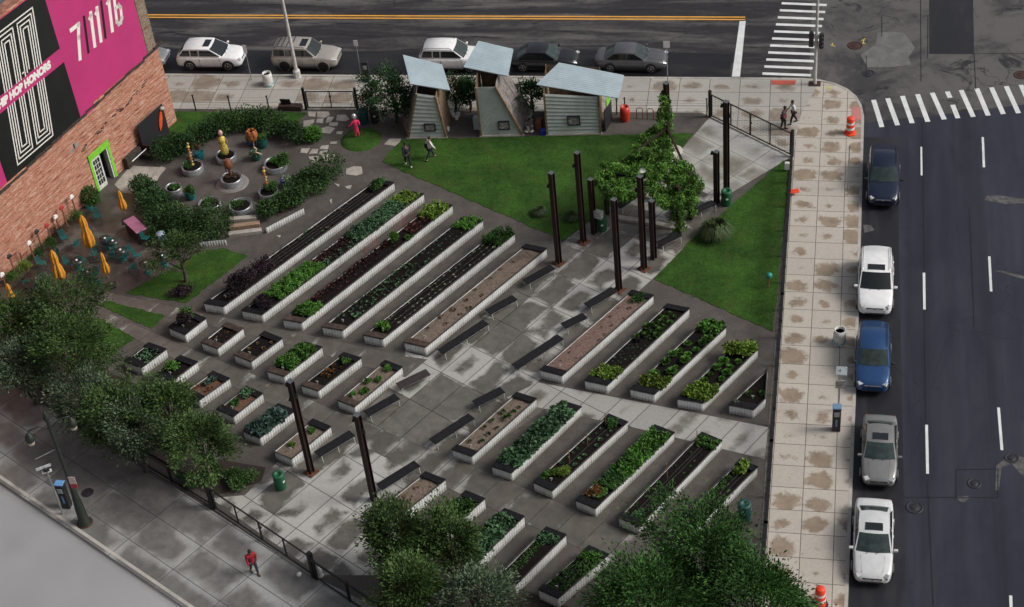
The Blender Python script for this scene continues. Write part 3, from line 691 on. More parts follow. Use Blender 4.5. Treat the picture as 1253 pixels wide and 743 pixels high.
b = bed((348,401),(371,405),(555,261), 'third long raised bed with red seedlings and one round green bush', seatmat=(m_seatb, m_seat))
mass(b, .05, .14, 'bright', .42, 1800, .14, 'fresh green leafy patch at the lower end of the third long bed')
plants(b, .15, .66, 2, .3, 'red', .17, .3, 14, .15, 'red leaved young plant in a row along the third long bed', 'red plants in the third long bed', (.2, .42), name='red_plant')
plants(b, .15, .66, 1, .4, 'red', .12, .2, 9, .12, 'small red seedling on the right side of the third long bed', SG, (.75, .75), skip=.3, name='seedling')
bedbush(b, .66, .55, .5, .45, .95, 'bright', 'round bright green bush standing in the third long bed', 1100, .1)
bedbush(b, .7, .95, .3, .25, .4, 'bright', 'small light green plant leaning over the edge of the third long bed', 250, .12)
plants(b, .74, .87, 3, .32, 'red', .18, .25, 14, .14, 'red leaved plant above the round bush in the third long bed', 'red plants in the third long bed', name='red_plant')
mass(b, .87, .99, 'yel', .5, 1900, .15, 'yellow green leafy patch at the far end of the third long bed')
tr = MB()
for tt in (.72, .78, .86):
    c = b['at'](tt, .05, 0); tr.tube([c, c + Vector((0, 0, 1.1))], .012, 5)
for z in (.3, .6, .9, 1.08): tr.tube([b['at'](.72, .05, z), b['at'](.86, .05, z)], .008, 4)
tr.solo('wire_trellis', m_redwire, 'thin red wire trellis at the far end of the third long bed', 'trellis')
tr = MB()
for tt in (.52, .6):
    c = b['at'](tt, .08, 0); tr.tube([c, c + Vector((0, 0, 1.0))], .012, 5)
for z in (.4, .7, .98): tr.tube([b['at'](.52, .08, z), b['at'](.6, .08, z)], .008, 4)
tr.solo('wire_trellis', m_redwire, 'small red wire trellis left of the round green bush', 'trellis')
b = bed((396,410),(421,414.5),(592,279), 'fourth long raised bed filled with dense rows of small grey green plants', seatmat=(m_seatb, m_seat))
plants(b, .08, .6, 4, .34, 'grey', .16, .2, 12, .14, 'small grey green plant in the dense rows of the fourth long bed', 'plants of the fourth long bed', (.14, .88), name='young_plant')
plants(b, .62, .9, 3, .36, 'grey', .1, .12, 8, .1, 'tiny green seedling in the upper part of the fourth long bed', SG, (.2, .8), skip=.15, name='seedling')
mass(b, .91, .99, 'bright', .4, 1000, .13, 'green herb patch at the far tip of the fourth long bed')
b = bed((446.5,420),(470,425),(631,296), 'fifth long raised bed of dark soil dotted with pale seedlings', seatmat=(m_seatb, m_seat))
bedbush(b, .09, .4, .5, .35, .45, 'bright', 'light green plant at the lower end of the fifth long bed', 400, .16)
plants(b, .13, .9, 3, .42, 'pale', .1, .12, 8, .1, 'pale seedling dotted along the dark soil of the fifth long bed', SG, (.25, .8), skip=.12, name='seedling')
mass(b, .88, 1.0, 'mid', .62, 3000, .13, 'thick mid green bush mass at the far end of the fifth long bed')
hoses(b, .12, .88, (.2, .5, .78))
b = bed((496,429),(522,435),(670,314), 'sixth long raised bed beside the plaza, bare pale mulch with a few dry stalks', m_mulchb, 'mulch', seatmat=(m_seatb, m_seat))
plants(b, .1, .93, 2, 1.0, 'brown', .2, .12, 14, .16, 'dry brown stalk clump in the bare sixth long bed', 'dry stalks in mulch', (.25, .75), skip=.3, name='dry_plant', jit=.1)
# right of the plaza
b = bed((662,463),(688.5,470),(800,371.5), 'pinkish mulch raised bed with a dark front seat at the right edge of the plaza', m_mulchp, 'mulch')
bedbush(b, .93, .6, .5, .4, .45, 'mid', 'small dark green clump at the far end of the pink mulch bed', 500, .12)
plants(b, .1, .88, 2, .8, 'brown', .14, .1, 10, .12, 'dead reddish stalk clump in the pink mulch bed', 'dry stalks in mulch', (.3, .75), skip=.3, name='dry_plant', jit=.1)
b = bed((716,476),(743.6,482),(844,387.5), 'raised bed just right of the pink mulch bed, seedlings in front and leafy plants behind')
mass(b, .07, .2, 'yel', .35, 1500, .16, 'light green spiky patch at the front of the bed right of the pink mulch bed')
plants(b, .2, .52, 4, .34, 'grey', .09, .1, 7, .09, 'tiny seedling in the front half of the bed right of the pink mulch bed', SG, (.2, .85), name='seedling')
bedbush(b, .53, .35, .18, .18, .3, 'purp', 'single violet plant halfway along the bed right of the pink mulch bed', 150, .08)
plants(b, .54, .93, 3, .45, 'bright', .25, .32, 36, .17, 'bright green leafy plant in the upper half of the bed right of the pink mulch', 'round leafy plants', (.2, .82))
b = bed((771.5,486.5),(801,493),(888.7,410.5), 'middle raised bed of the right block, two rows of round green plants and spiky ends')
mass(b, .08, .2, 'yel', .4, 1700, .18, 'light green spiky patch at the front of the middle bed of the right block', s1=1.0)
plants(b, .2, .86, 2, .56, 'bright', .3, .36, 60, .16, 'round bright green kale like plant in the middle bed of the right block', 'round leafy plants', (.25, .75), jit=.08)
mass(b, .88, 1.0, 'bright', .45, 1500, .2, 'spiky fresh green clump at the far end of the middle bed of the right block')
b = bed((829,498.5),(860,503.7),(927.5,437.5), 'right hand raised bed with round plants and a big leafy clump at its far end')
mass(b, .05, .27, 'yel', .5, 2600, .18, 'yellow green bush mass spilling over the front of the right hand bed', s1=1.05)
plants(b, .28, .82, 2, .56, 'bright', .29, .34, 60, .16, 'round green plant in two rows of the right hand bed', 'round leafy plants', (.25, .75), jit=.08)
bedbush(b, .95, .5, .8, .75, .7, 'yel', 'large light green leafy clump overhanging the far end of the right hand bed', 900, .28)
b = bed((892,506),(922,511.7),(936,498), 'short raised bed cut by the side fence, mostly dark soil with a few plants', D=(938.5,462), seats='F')
plants(b, .25, .95, 2, .45, 'mid', .2, .2, 20, .15, 'low dark green plant in the short bed cut by the fence', 'plants in the short cut bed', (.3, .75), jit=.1)
bedbush(b, .12, .1, .18, .18, .3, 'pale', 'small white flowering plant at the left front corner of the short cut bed', 160, .09)
# row A: six small beds above the lower path
b = bed((209,410.7),(229,419.5),(254.6,399.4), 'small raised bed filled by a tall dark bush, leftmost of the upper short row')
bedbush(b, .55, .45, .75, .6, 1.05, 'purp', 'tall dark purplish bush filling the leftmost small bed of the upper short row', 1100, .14, 'purple_shrub', 'shrub')
bedbush(b, .7, .35, .5, .45, 1.1, 'mid', 'dark green shoots growing through the purplish bush of the leftmost small bed', 350, .14)
b = bed((249,429),(268.6,436.5),(300,411.6), 'small raised bed of bare dark soil, second in the upper short row', seatmat=(m_seatb, m_seatb))
plants(b, .25, .85, 4, .3, 'brown', .09, .09, 6, .09, 'tiny dull sprout in the bare dark second bed of the upper short row', SG, skip=.2, name='seedling')
b = bed((288.7,444),(309.7,452.7),(347.5,424), 'small raised bed with straw coloured tufts, third in the upper short row', seatmat=(m_seatb, m_seat))
plants(b, .22, .85, 2, .5, 'tan', .2, .2, 26, .14, 'straw coloured tuft in the third bed of the upper short row', 'straw coloured tufts', (.28, .75), name='dry_tuft')
b = bed((329,464.5),(350,470.7),(396.3,434.6), 'small raised bed overflowing with bright green leaves, fourth in the upper short row', seatmat=(m_seatb, m_seat))
mass(b, .2, .9, 'bright', .6, 3600, .17, 'bright green leafy crop filling the fourth bed of the upper short row')
b = bed((370.6,481.6),(391.5,488.4),(443.8,448), 'small raised bed with orange brown plants, fifth in the upper short row', seatmat=(m_seatb, m_seat))
plants(b, .28, .75, 2, .4, 'orange', .22, .28, 26, .17, 'orange brown plant in the fifth bed of the upper short row', 'orange brown plants', (.3, .65), name='orange_plant', jit=.08)
bedbush(b, .8, .6, .3, .3, .35, 'bright', 'small green clump at the far right of the orange brown bed', 250, .14)
b = bed((415,499.8),(435.7,508),(494,459), 'small raised bed of pale mulch with five green clumps, last of the upper short row', m_mulchb, 'mulch', seatmat=(m_seatb, m_seat))
for tt, s in ((.33, .7), (.52, .3), (.6, .68), (.85, .5), (.2, .4)):
    _o = bedbush(b, tt, s, .24, .24, .35, 'bright', 'green clump in the pale mulch bed that ends the upper short row', 260, .12)
    _o['group'] = 'green clumps of the pale mulch bed'
# row B: six beds under the left trees
b = bed((155,452),(176,460),(206.5,437), 'short raised bed half under the trees, first of the lower short row')
mass(b, .25, .8, 'grey', .25, 260, .12, 'thin wispy weeds in the first bed of the lower short row')
b = bed((192,469),(212.6,477),(244.6,452.7), 'short raised bed touching the trees, second of the lower short row, green bush inside')
bedbush(b, .45, .3, .5, .45, .7, 'bright', 'green bush growing in the second bed of the lower short row', 700, .13)
b = bed((226,491),(246,500),(283.8,473), 'short raised bed of orange soil with a bluish plant, third of the lower short row', m_orange, 'soil')
bedbush(b, .7, .45, .5, .35, .35, 'blue', 'bluish green plant at the far end of the third bed of the lower short row', 350, .15)
plants(b, .2, .6, 2, .4, 'orange', .16, .2, 14, .12, 'rusty orange plant in the third bed of the lower short row', 'orange brown plants', name='orange_plant')
b = bed((268,511),(288,520),(324,491.4), 'short raised bed of orange soil with straggly weeds, fourth of the lower short row', m_orange, 'soil')
bedbush(b, .72, .35, .5, .35, .4, 'grey', 'straggly grey green plant in the fourth bed of the lower short row', 300, .15)
bedbush(b, .4, .3, .35, .3, .3, 'mid', 'low weed clump in the middle of the fourth bed of the lower short row', 180, .12)
b = bed((300,538),(320.4,546),(363.8,512), 'short raised bed packed with blue green cabbage, fifth of the lower short row')
mass(b, .05, .85, 'blue', .42, 2600, .22, 'blue green cabbage leaves packing the fifth bed of the lower short row', asp=.75)
b = bed((337.7,562),(359,571.5),(407,532), 'short raised bed of bare brown soil beside the tall column, ends the lower short row', m_mulchb, 'mulch', seats='B')
bedbush(b, .28, .4, .2, .2, .3, 'yel', 'small yellow green plant at the front of the bare brown bed', 140, .12)
bedbush(b, .75, .5, .25, .22, .35, 'bright', 'small green plant at the back of the bare brown bed', 180, .12)
# lower row
b = bed((554.7,560.5),(578.8,568.7),(657.5,498), 'raised bed of brown mulch with small shrubs, leftmost of the lower row', m_mulchb, 'mulch')
plants(b, .12, .9, 2, .62, 'mid', .22, .34, 34, .13, 'small upright shrub in the mulch bed at the left end of the lower row', 'small shrubs in the mulch bed', (.28, .72), name='small_shrub')
b = bed((603,581),(627,589),(712,508), 'raised bed crowded with grey green broad leaves, second of the lower row')
mass(b, .08, .9, 'grey', .48, 5200, .2, 'grey green broad leaved crop crowding the second bed of the lower row', asp=.7)
bedbush(b, .92, .3, .35, .3, .55, 'mid', 'darker green tuft at the far end of the broad leaf bed', 300, .12)
b = bed((653.6,600.6),(676.6,611),(768.6,526.6), 'raised bed with three rows of seedlings and a mossy bush, third of the lower row')
bedbush(b, .2, .62, .6, .42, .5, 'yel', 'mossy yellow green bush at the front of the third bed of the lower row', 900, .08)
bedbush(b, .14, .2, .4, .3, .4, 'bright', 'green herb left of the mossy bush in the third bed of the lower row', 300, .13)
plants(b, .28, .88, 2, .42, 'grey', .14, .14, 11, .13, 'grey green seedling in the rows of the third bed of the lower row', SG, (.25, .75), name='seedling')
hoses(b, .25, .9, (.5,)); stake(b, .35, .5); stake(b, .6, .45); stake(b, .88, .3)
bedbush(b, .92, .5, .45, .35, .4, 'mid', 'low green tuft at the far end of the third bed of the lower row', 350, .13)
b = bed((705.3,622.4),(729.3,632.6),(825.5,539.6), 'raised bed carpeted in bright green leaves, fourth of the lower row')
mass(b, .4, .95, 'bright', .34, 4200, .15, 'bright green carpet crop in the upper part of the fourth bed of the lower row', asp=.7)
mass(b, .22, .4, 'mid', .42, 1900, .1, 'feathery darker green crop below the carpet crop in the fourth bed of the lower row')
bedbush(b, .13, .4, .6, .45, .5, 'orange', 'bronze tinged bush at the front of the fourth bed of the lower row', 500, .12)
bedbush(b, .15, .75, .4, .3, .45, 'bright', 'green tuft beside the bronze tinged bush of the fourth bed of the lower row', 350, .13)
b = bed((757.4,643.7),(782,655),(883.5,549.6), 'long raised bed of dark soil with faint seedling rows, fifth of the lower row')
plants(b, .1, .85, 2, .5, 'mid', .12, .12, 8, .12, 'faint green seedling in the dark fifth bed of the lower row', SG, (.25, .75), skip=.25, name='seedling')
mass(b, .88, .97, 'bright', .3, 500, .14, 'green tuft patch at the far end of the fifth bed of the lower row')
bedbush(b, .1, .6, .35, .25, .3, 'grey', 'pale straggly plant at the front of the fifth bed of the lower row', 160, .16)
stake(b, .5, .3, 1.0); stake(b, .9, .15); hoses(b, .1, .9, (.4, .55))
b = bed((810.7,667.7),(833,676.6),(927,581.5), 'raised bed of dark soil running beside the side fence, last of the lower row')
mass(b, .3, .8, 'mid', .18, 500, .12, 'two thin lines of green sprouts in the last bed of the lower row', s0=.12, s1=.35)
bedbush(b, .93, .45, .5, .4, .4, 'yel', 'spiky light green plant at the far end of the last bed of the lower row', 350, .22)
stake(b, .55, .12, 1.2); stake(b, .2, .3, 1.0); hoses(b, .1, .9, (.5, .7))
# bottom row
b = bed((459,640),(483,650),(547,598.8), 'raised bed of brown mulch partly under the lower trees, first of the bottom row', m_mulchb, 'mulch', H=.72)
plants(b, .4, .85, 2, .8, 'brown', .14, .1, 10, .12, 'dry stalk clump in the first mulch bed of the bottom row', 'dry stalks in mulch', (.3, .7), name='dry_plant')
b = bed((508,670),(531,680),(595,622), 'raised bed with dark green leaves, second of the bottom row', H=.72)
mass(b, .1, .86, 'mid', .45, 3000, .15, 'dark green leafy crop in the second bed of the bottom row')
b = bed((555,696),(579,706),(643,643.7), 'raised bed with large grey green leaves and scuffed side, third of the bottom row', H=.72)
mass(b, .05, .88, 'grey', .5, 2900, .26, 'large grey green leaves filling the third bed of the bottom row', asp=.75)
b = bed((608,718),(632,728),(694,666), 'raised bed of dark soil with one far grey green plant, fourth of the bottom row', H=.7)
mass(b, .78, .9, 'grey', .32, 420, .17, 'grey green plants at the far end of the fourth bed of the bottom row')
mass(b, .1, .75, 'mid', .14, 500, .1, 'faint lines of sprouts in the fourth bed of the bottom row', s0=.2, s1=.45)
b = bed((660,733),(684,744),(746,690), 'raised bed with dark hoses between green rows, last of the bottom row', H=.7)
mass(b, .1, .8, 'mid', .22, 800, .12, 'thin rows of green sprouts in the last bed of the bottom row')
mass(b, .8, .92, 'bright', .3, 420, .14, 'brighter leaves at the far end of the last bed of the bottom row')
hoses(b, .08, .85, (.35, .65))

# ================================================================= benches
m_bleg = simple('galvanised leg steel', (0.6, 0.6, 0.6), 0.4, 0.3)
def bench(a, b, label, legs=2, wd=0.56, mat=m_seat):
    A, B = P(*a, 0.6), P(*b, 0.6); c = (A + B) / 2; d = B - A; L = d.length; rz = math.atan2(d.y, d.x)
    t = empty('plaza_bench', label, 'bench', (c.x, c.y, 0.155), rz, 'backless benches on the plaza')
    s = MB()
    for i in range(6):
        s.box((0, -wd / 2 + wd * (i + .5) / 6, 0.435), (L, wd / 6 - 0.010, 0.06), bev=.006)
    s.part('seat', mat, t)
    fr = MB()
    for sy in (-1, 1): fr.box((0, sy * (wd / 2 - .045), .388), (L - .06, .035, .03))
    fr.part('seat_frame', m_bleg, t)
    for i in range(legs):
        x = -L / 2 + .1 + (L - .2) * i / (legs - 1); q = MB()
        for sy in (-1, 1):
            q.tube([(x, sy * (wd / 2 - .01), .40), (x, sy * (wd / 2 + .03), .0)], .022, 6)
        q.tube([(x, -wd / 2, .393), (x, wd / 2, .393)], .014, 6)
        q.part('leg', m_bleg, t)
    return t
m_seatp = simple('purplish brown seat timber', (0.03, 0.021, 0.021), 0.6, var=0.3, scale=5)
bench((643,345),(676,326.5), 'short dark bench at the far end of the sixth long bed near a rusty column')
bench((597,382),(630,364), 'short dark bench between two longer ones along the sixth long bed')
bench((539,430.6),(594.5,394), 'long three legged dark bench at the lower end of the sixth long bed', 3)
bench((718,374),(752,354), 'short dark bench at the foot of the column nearest the pink mulch bed')
bench((689,399),(716,386), 'shortest dark bench in the row beside the pink mulch bed')
bench((630,449),(686,412), 'long three legged bench at the lower end of the pink mulch bed', 3)
bench((806,299),(831,286), 'dark bench under the vine column at the edge of the triangular lawn')
bench((853,257),(874,247.5), 'dark bench between the vine pergola and the column with the green bin')
bench((756,253),(776,239), 'dark bench under the vine pergola roof')
bench((487,472.6),(524,455), 'purplish brown bench right of the pale mulch bed, below the sixth long bed', mat=m_seatp)
bench((448,506.5),(486,485), 'dark bench beside the lower end of the pale mulch bed with five clumps')
bench((581,494),(615,476.7), 'short dark bench above the mulch bed with small shrubs')
bench((529,540.5),(577,509), 'longer dark bench on the left side of the mulch bed with small shrubs', 3)
bench((464,596),(510.5,567), 'dark bench at the first mulch bed of the bottom row, near the leaning column', 3)
bench((388,556),(431,530), 'dark bench beside the bare brown bed and the tall column', 3)

# ================================================================= rusty columns
m_rust = simple('dark rusty steel', (0.026, 0.013, 0.011), 0.65, 0.3, var=0.35, scale=2.5, dirt=(0.07, 0.03, 0.018))
m_rustp = simple('orange rust plate', (0.11, 0.042, 0.022), 0.8, 0.1, var=0.4, scale=4, dirt=(0.04, 0.02, 0.015))
m_black = simple('black fitting', (0.012, 0.012, 0.013), 0.4)
m_cap = simple('grey cap', (0.12, 0.13, 0.15), 0.5, .3)
def column(base, h, label, plate=True, lights=1, lz=0.85, wd=0.28, cap=True, la=0):
    c = P(*base); t = empty('steel_column', label, 'column', c, R_(-30), 'rusty steel columns on the plaza')
    m = MB()   # H section
    m.box((0, wd / 2 - .02, h / 2), (wd, .035, h)); m.box((0, -wd / 2 + .02, h / 2), (wd, .035, h)); m.box((0, 0, h / 2), (wd * .34, wd - .08, h - .01))
    m.part('shaft', m_rust, t)
    if cap: MB().box((0, 0, h + .012), (wd + .02, wd + .02, .025)).part('cap', m_cap, t)
    if plate:
        p = MB().box((0, 0, .02), (.62, .62, .04))
        for sx in (-1, 1):
            for sy in (-1, 1): p.tube([(sx * .24, sy * .24, .04), (sx * .24, sy * .24, .09)], .02, 6)
        p.box((0, wd / 2 + .06, .12), (.02, .14, .16)); p.box((0, -wd / 2 - .06, .12), (.02, .14, .16))
        p.part('base_plate', m_rustp, t)
    for i in range(lights):
        z = h * lz - i * 0.5; sx = -1 if i % 2 == la else 1
        f = MB(); f.tube([(sx * wd / 2, 0, z), (sx * (wd / 2 + .1), 0, z)], .03, 8)
        f.tube([(sx * (wd / 2 + .14), 0, z + .09), (sx * (wd / 2 + .16), -.05, z - .12)], [.06, .09], 10)
        f.part('spotlight', m_black, t)
    return t
column((684,322), 6.5, 'rusty column on a plate, nearest the far end of the sixth long bed')
column((714,296), 6.45, 'tall rusty column at the lawn edge, second from the left of the central cluster')
column((727,286), 4.0, 'shorter rusty column behind the green bin with the white box', False, 0)
column((757.5,355), 6.45, 'rusty column lowest in the central cluster, at the end of a bench', lights=0)
column((788,329), 6.6, 'tall rusty column with spotlight in front of the vine pergola')
column((800,316.5), 4.2, 'shorter rusty column just right of the tall one before the pergola', False, 0)
column((877,249), 3.8, 'short rusty column at the end of the bench beyond the pergola', False, 1, .96)
column((889,238), 6.7, 'tall rusty column standing behind the green bin by the triangular lawn', False, 2, .95)
column((817,166), height_at(817,166,102), 'rusty column with spotlights rising from the top of the vine mass', False, 2, .82)
column((381,578), 6.45, 'leaning looking tall column on a plate in the lower left plaza', lights=3, lz=.95)
column((458,612), 6.0, 'tall column with spotlights rising out of the lower tree', False, 2, .93)
# ================================================================= cars
m_glass = simple('dark car glass', (0.010, 0.014, 0.016), 0.06, 0, var=0.1, spec=0.9)
m_glassg = simple('green tinted windscreen', (0.028, 0.044, 0.042), 0.1, 0, var=0.35, scale=2.5, spec=0.8)
m_tyre = simple('tyre rubber', (0.014, 0.014, 0.015), 0.8)
m_rim_ = simple('alloy rim', (0.45, 0.45, 0.46), 0.35, 0.7)
m_chrome = simple('chrome', (0.6, 0.6, 0.6), 0.15, 0.9)
m_trim = simple('black plastic trim', (0.02, 0.02, 0.021), 0.6)
m_lamp = simple('clear headlight', (0.5, 0.52, 0.54), 0.15, 0.3)
m_tail = simple('red tail light', (0.3, 0.012, 0.012), 0.2)
def paint(name, col, metal=0.35):
    k = NT(name); k.put(k.b.inputs['Coat Weight'], 0.7); k.put(k.b.inputs['Coat Roughness'], 0.08)
    n = k.noise(k.obj(), 3, 3); c = k.mix(k.ss(n, .3, .7), tuple(x * .94 for x in col), tuple(min(1, x * 1.04) for x in col))
    return k.fin(c, 0.35, metal, 0.5)
SUV = dict(L=4.8, W=1.9, H=1.74, belt=1.06, x=(.245, .075, -.40, -.475), wr=.37, hood=(.0, .06, .13), wroof=.83, wb=2.8)
SED = dict(L=4.75, W=1.84, H=1.45, belt=.93, x=(.235, .06, -.22, -.385), wr=.33, hood=(.0, .06, .12), wroof=.76, wb=2.77)
def car(name, label, pos, heading, T, col, glass=m_glassg, sunroof=False, rails=False, rack=False, rimm=None, tail=True, flare=None, **kw):
    metal_ = 0.0 if min(col) > .6 or max(col) < .03 else .4
    T = dict(T, **kw); L, W, H, zb = T['L'], T['W'], T['H'], T['belt']; hw = W / 2; suv = H > 1.6
    t = empty(name, label, 'car', pos, heading, 'cars parked along the kerb')
    pm_ = paint(name + ' paint ' + label[:12], col, metal_)
    dz = zb - .02
    if suv: st = [(-.5,.72,.86,.42),(-.493,.84,.95,.34),(-.475,.94,1.0,.28),(-.43,.975,zb,.24),(-.2,1,zb,.22),(0,1,zb,.22),(.15,1,zb,.22),(.235,.995,zb,.22),(.3,.985,zb-.015,.22),(.37,.97,zb-.05,.23),(.43,.93,zb-.11,.25),(.465,.87,zb-.18,.28),(.488,.76,zb-.28,.32),(.5,.6,zb-.38,.4)]
    else: st = [(-.5,.64,.68,.4),(-.492,.78,.8,.33),(-.475,.92,.9,.28),(-.43,.96,.935,.24),(-.36,.985,.945,.22),(-.2,1,zb,.2),(0,1,zb,.2),(.15,1,zb,.2),(.23,.995,zb-.005,.2),(.3,.98,zb-.035,.2),(.37,.965,zb-.08,.22),(.43,.91,zb-.14,.24),(.465,.84,zb-.2,.27),(.488,.73,zb-.29,.3),(.5,.55,zb-.38,.38)]
    vs = []; K = 18
    for xf, wf, zt, z0 in st:
        h = hw * wf; d = zt - z0
        half = [(0, z0), (h*.78, z0), (h*.94, z0+.06), (h*.99, z0+.25*d), (h, z0+.52*d), (h*.985, z0+.78*d), (h*.945, zt-.035), (h*.84, zt), (h*.42, zt+.022), (0, zt+.028)]
        ring = half + [(-y, z) for y, z in half[8:0:-1]]
        vs += [(xf * L, y, z) for y, z in ring]
    K = 18; n = len(st); fs = []
    for i in range(n - 1):
        for k in range(K):
            q = (k + 1) % K; fs.append((i*K+k, i*K+q, (i+1)*K+q, (i+1)*K+k))
    body = MB().add(vs, fs, True); body.add(vs[:K], [tuple(range(K))]); body.add(vs[-K:], [tuple(range(K-1, -1, -1))])
    x1, x2, x3, x4 = [a * L for a in T['x']]; wB, wR = hw * .93, hw * T['wroof']; zB = zb - .01; zR = H - .055
    NN = 8
    def row(x, wd, z, cr): return [(x - (abs(s) ** 2) * bow, s * wd, z + cr * (1 - s * s)) for s in [(-1 + 2 * i / NN) for i in range(NN + 1)]]
    bow = .10; r0 = row(x1 + .02, wB, zB, .02); r1 = row(x2 + .02, wR, zR, .05); 
    bow = .02; rm = row((x2 + x3) / 2, wR * 1.015, zR + .02, .055)
    bow = -.06; r2 = row(x3, wR * .97, zR - .015, .045); r3 = row(x4, wB * .95, zB, .01)
    rows = [r0, r1, rm, r2, r3]; gv = sum(rows, []); w1 = NN + 1
    gf = [(i*w1+k, i*w1+k+1, (i+1)*w1+k+1, (i+1)*w1+k) for i in range(4) for k in range(NN)]
    body.add(gv, gf, True)
    for e in (0, NN):
        body.add([rows[i][e] for i in range(5)], [(0, 1, 2, 3, 4) if e == 0 else (4, 3, 2, 1, 0)])
    body.part('body', pm_, t)
    def pane(ra, rb, s0, s1, t0, t1, off, nm, mt):
        m = MB(); g = []
        ra, rb = [Vector(v) for v in ra], [Vector(v) for v in rb]
        def at(row_, s):
            f = (s + 1) / 2 * NN; i = min(NN - 1, int(f)); return row_[i].lerp(row_[i + 1], f - i)
        nrm = (rb[4] - ra[4]).cross(ra[8] - ra[0]).normalized()
        if nrm.z < 0: nrm = -nrm
        for tt in (t0, t1):
            for k in range(9):
                s = s0 + (s1 - s0) * k / 8; g.append(at(ra, s).lerp(at(rb, s), tt) + nrm * off)
        m.add(g, [(k, k+1, 9+k+1, 9+k) for k in range(8)], True); return m.part(nm, mt, t)
    pane(r0, r1, -.93, .93, .05, .95, .012, 'windscreen', glass)
    pane(r3, r2, -.85, .85, (.22 if suv else .12), .92, .014, 'rear_window', glass if not suv else m_glass)
    def side(xa, ta, xb, tb, xc, tc, xd, td, sy, nm='side_window'):
        # corners given as x on the belt..roof with t height 0..1
        q = []
        for x, tt in ((xa, ta), (xb, tb), (xc, tc), (xd, td)):
            y = (wB + (wR - wB) * tt) + .013; q.append((x, sy * y, zB + (zR - zB) * tt))
        return MB().add(q, [(0, 1, 2, 3) if sy < 0 else (3, 2, 1, 0)]).part(nm, m_glass, t)
    gl = lambda xb_, xt_, tt: xb_ + (xt_ - xb_) * tt
    for sy in (-1, 1):
        a, b2 = .14, .84; o = .10
        xf0, xf1 = gl(x1, x2, a) - o - .06, gl(x1, x2, b2) - o - .04
        mid = (x2 + x3) / 2 + .06 * L * .5
        xr0, xr1 = gl(x4, x3, a) + o + .1, gl(x4, x3, b2) + o
        side(mid + .04, a, xf0, a, xf1, b2, mid + .06, b2, sy)
        if suv:
            q = xr0 + .17 * L
            side(q + .05, a, mid - .05, a, mid - .03, b2, q + .06, b2, sy)
            side(xr0, a, q - .04, a, q - .03, b2, xr1, b2, sy)
        else: side(xr0, a, mid - .05, a, mid - .03, b2, xr1, b2, sy)
        # seams and handles
        s = MB()
        for xx in (mid, xf0 + .02, mid - .21 * L): s.box((xx, sy * (hw * 1.0), .62), (.012, .012, .62))
        s.part('door_seam', m_trim, t)
        for xx in (mid + .12, mid - .21 * L + .14): MB().box((xx, sy * (hw * .993), zb - .16), (.15, .035, .028), bev=.006).part('door_handle', pm_ if T.get('ph', True) else m_chrome, t)
        MB().box((.0, sy * (hw * .985), .245), (T['wb'] - .85, .06, .07)).part('sill', m_trim, t)
        mr = MB(); mr.box((x1 - .22, sy * (hw + .10), zb + .07), (.13, .2, .14), bev=.03); mr.part('wing_mirror', pm_ if col[0] > .1 else m_trim, t)
        hl = MB(); hl.box((.462 * L, sy * hw * .66, zb - .245), (.24, .34, .13), rot=(Matrix.Rotation(-sy * .45, 3, 'Z') @ Matrix.Rotation(.35, 3, 'Y')), bev=.03); hl.part('headlight', m_lamp, t)
        tl = MB(); tl.box((-.468 * L, sy * hw * .72, zb - (.12 if not suv else .12)), (.14, .26, .15 if not suv else .26), rot=Matrix.Rotation(sy * .4, 3, 'Z'), bev=.03); tl.part('tail_light', m_tail, t)
        if rails:
            rl = MB(); pts = [(x2 - .15, sy * wR * .9, zR + .02), (x2 - .3, sy * wR * .92, zR + .1), (x3 + .25, sy * wR * .9, zR + .1), (x3 + .1, sy * wR * .9, zR + .01)]
            rl.tube(pts, .02, 6); rl.part('roof_rail', m_trim if rails == 'b' else m_chrome, t)
    if rack:
        rk = MB()
        for i in range(4): rk.box((x3 + .35 + i * .33, 0, zR + .12), (.04, wR * 1.7, .025))
        rk.part('roof_rack', m_trim, t)
    if sunroof: MB().box((x2 - .36, 0, zR + .062), (.48, wR * 1.15, .02), bev=.006).part('sunroof', m_glass, t)
    MB().box((.4945 * L, 0, zb - .36), (.04, hw * .95, .15), bev=.012).part('grille', m_trim if not kw.get('cg') else m_chrome, t)
    MB().box((.4955 * L, 0, .42), (.05, hw * 1.1, .09), bev=.012).part('air_intake', m_trim, t)
    MB().box((.503 * L, 0, zb - .34), (.012, .1, .06), bev=.002).part('badge', m_chrome, t)
    MB().box((-.503 * L, 0, .62), (.015, .42, .13)).part('number_plate', m_marker, t)
    hd = MB()
    for sy in (-1, 1): hd.bar((.26 * L, sy * hw * .6, zb + .012), (.45 * L, sy * hw * .5, zb - .125), .012, .01)
    hd.part('bonnet_crease', m_trim if col[0] < .1 else pm_, t)
    wpn = MB()
    for sy in (.0, .5): wpn.bar((x1 + .06, sy * hw - .35, zb + .035), (x1 - .22, sy * hw + .05, zb + .16), .02, .012)
    wpn.part('wiper', m_trim, t)
    ax = T['wb'] / 2; sh = T.get('axs', .02)
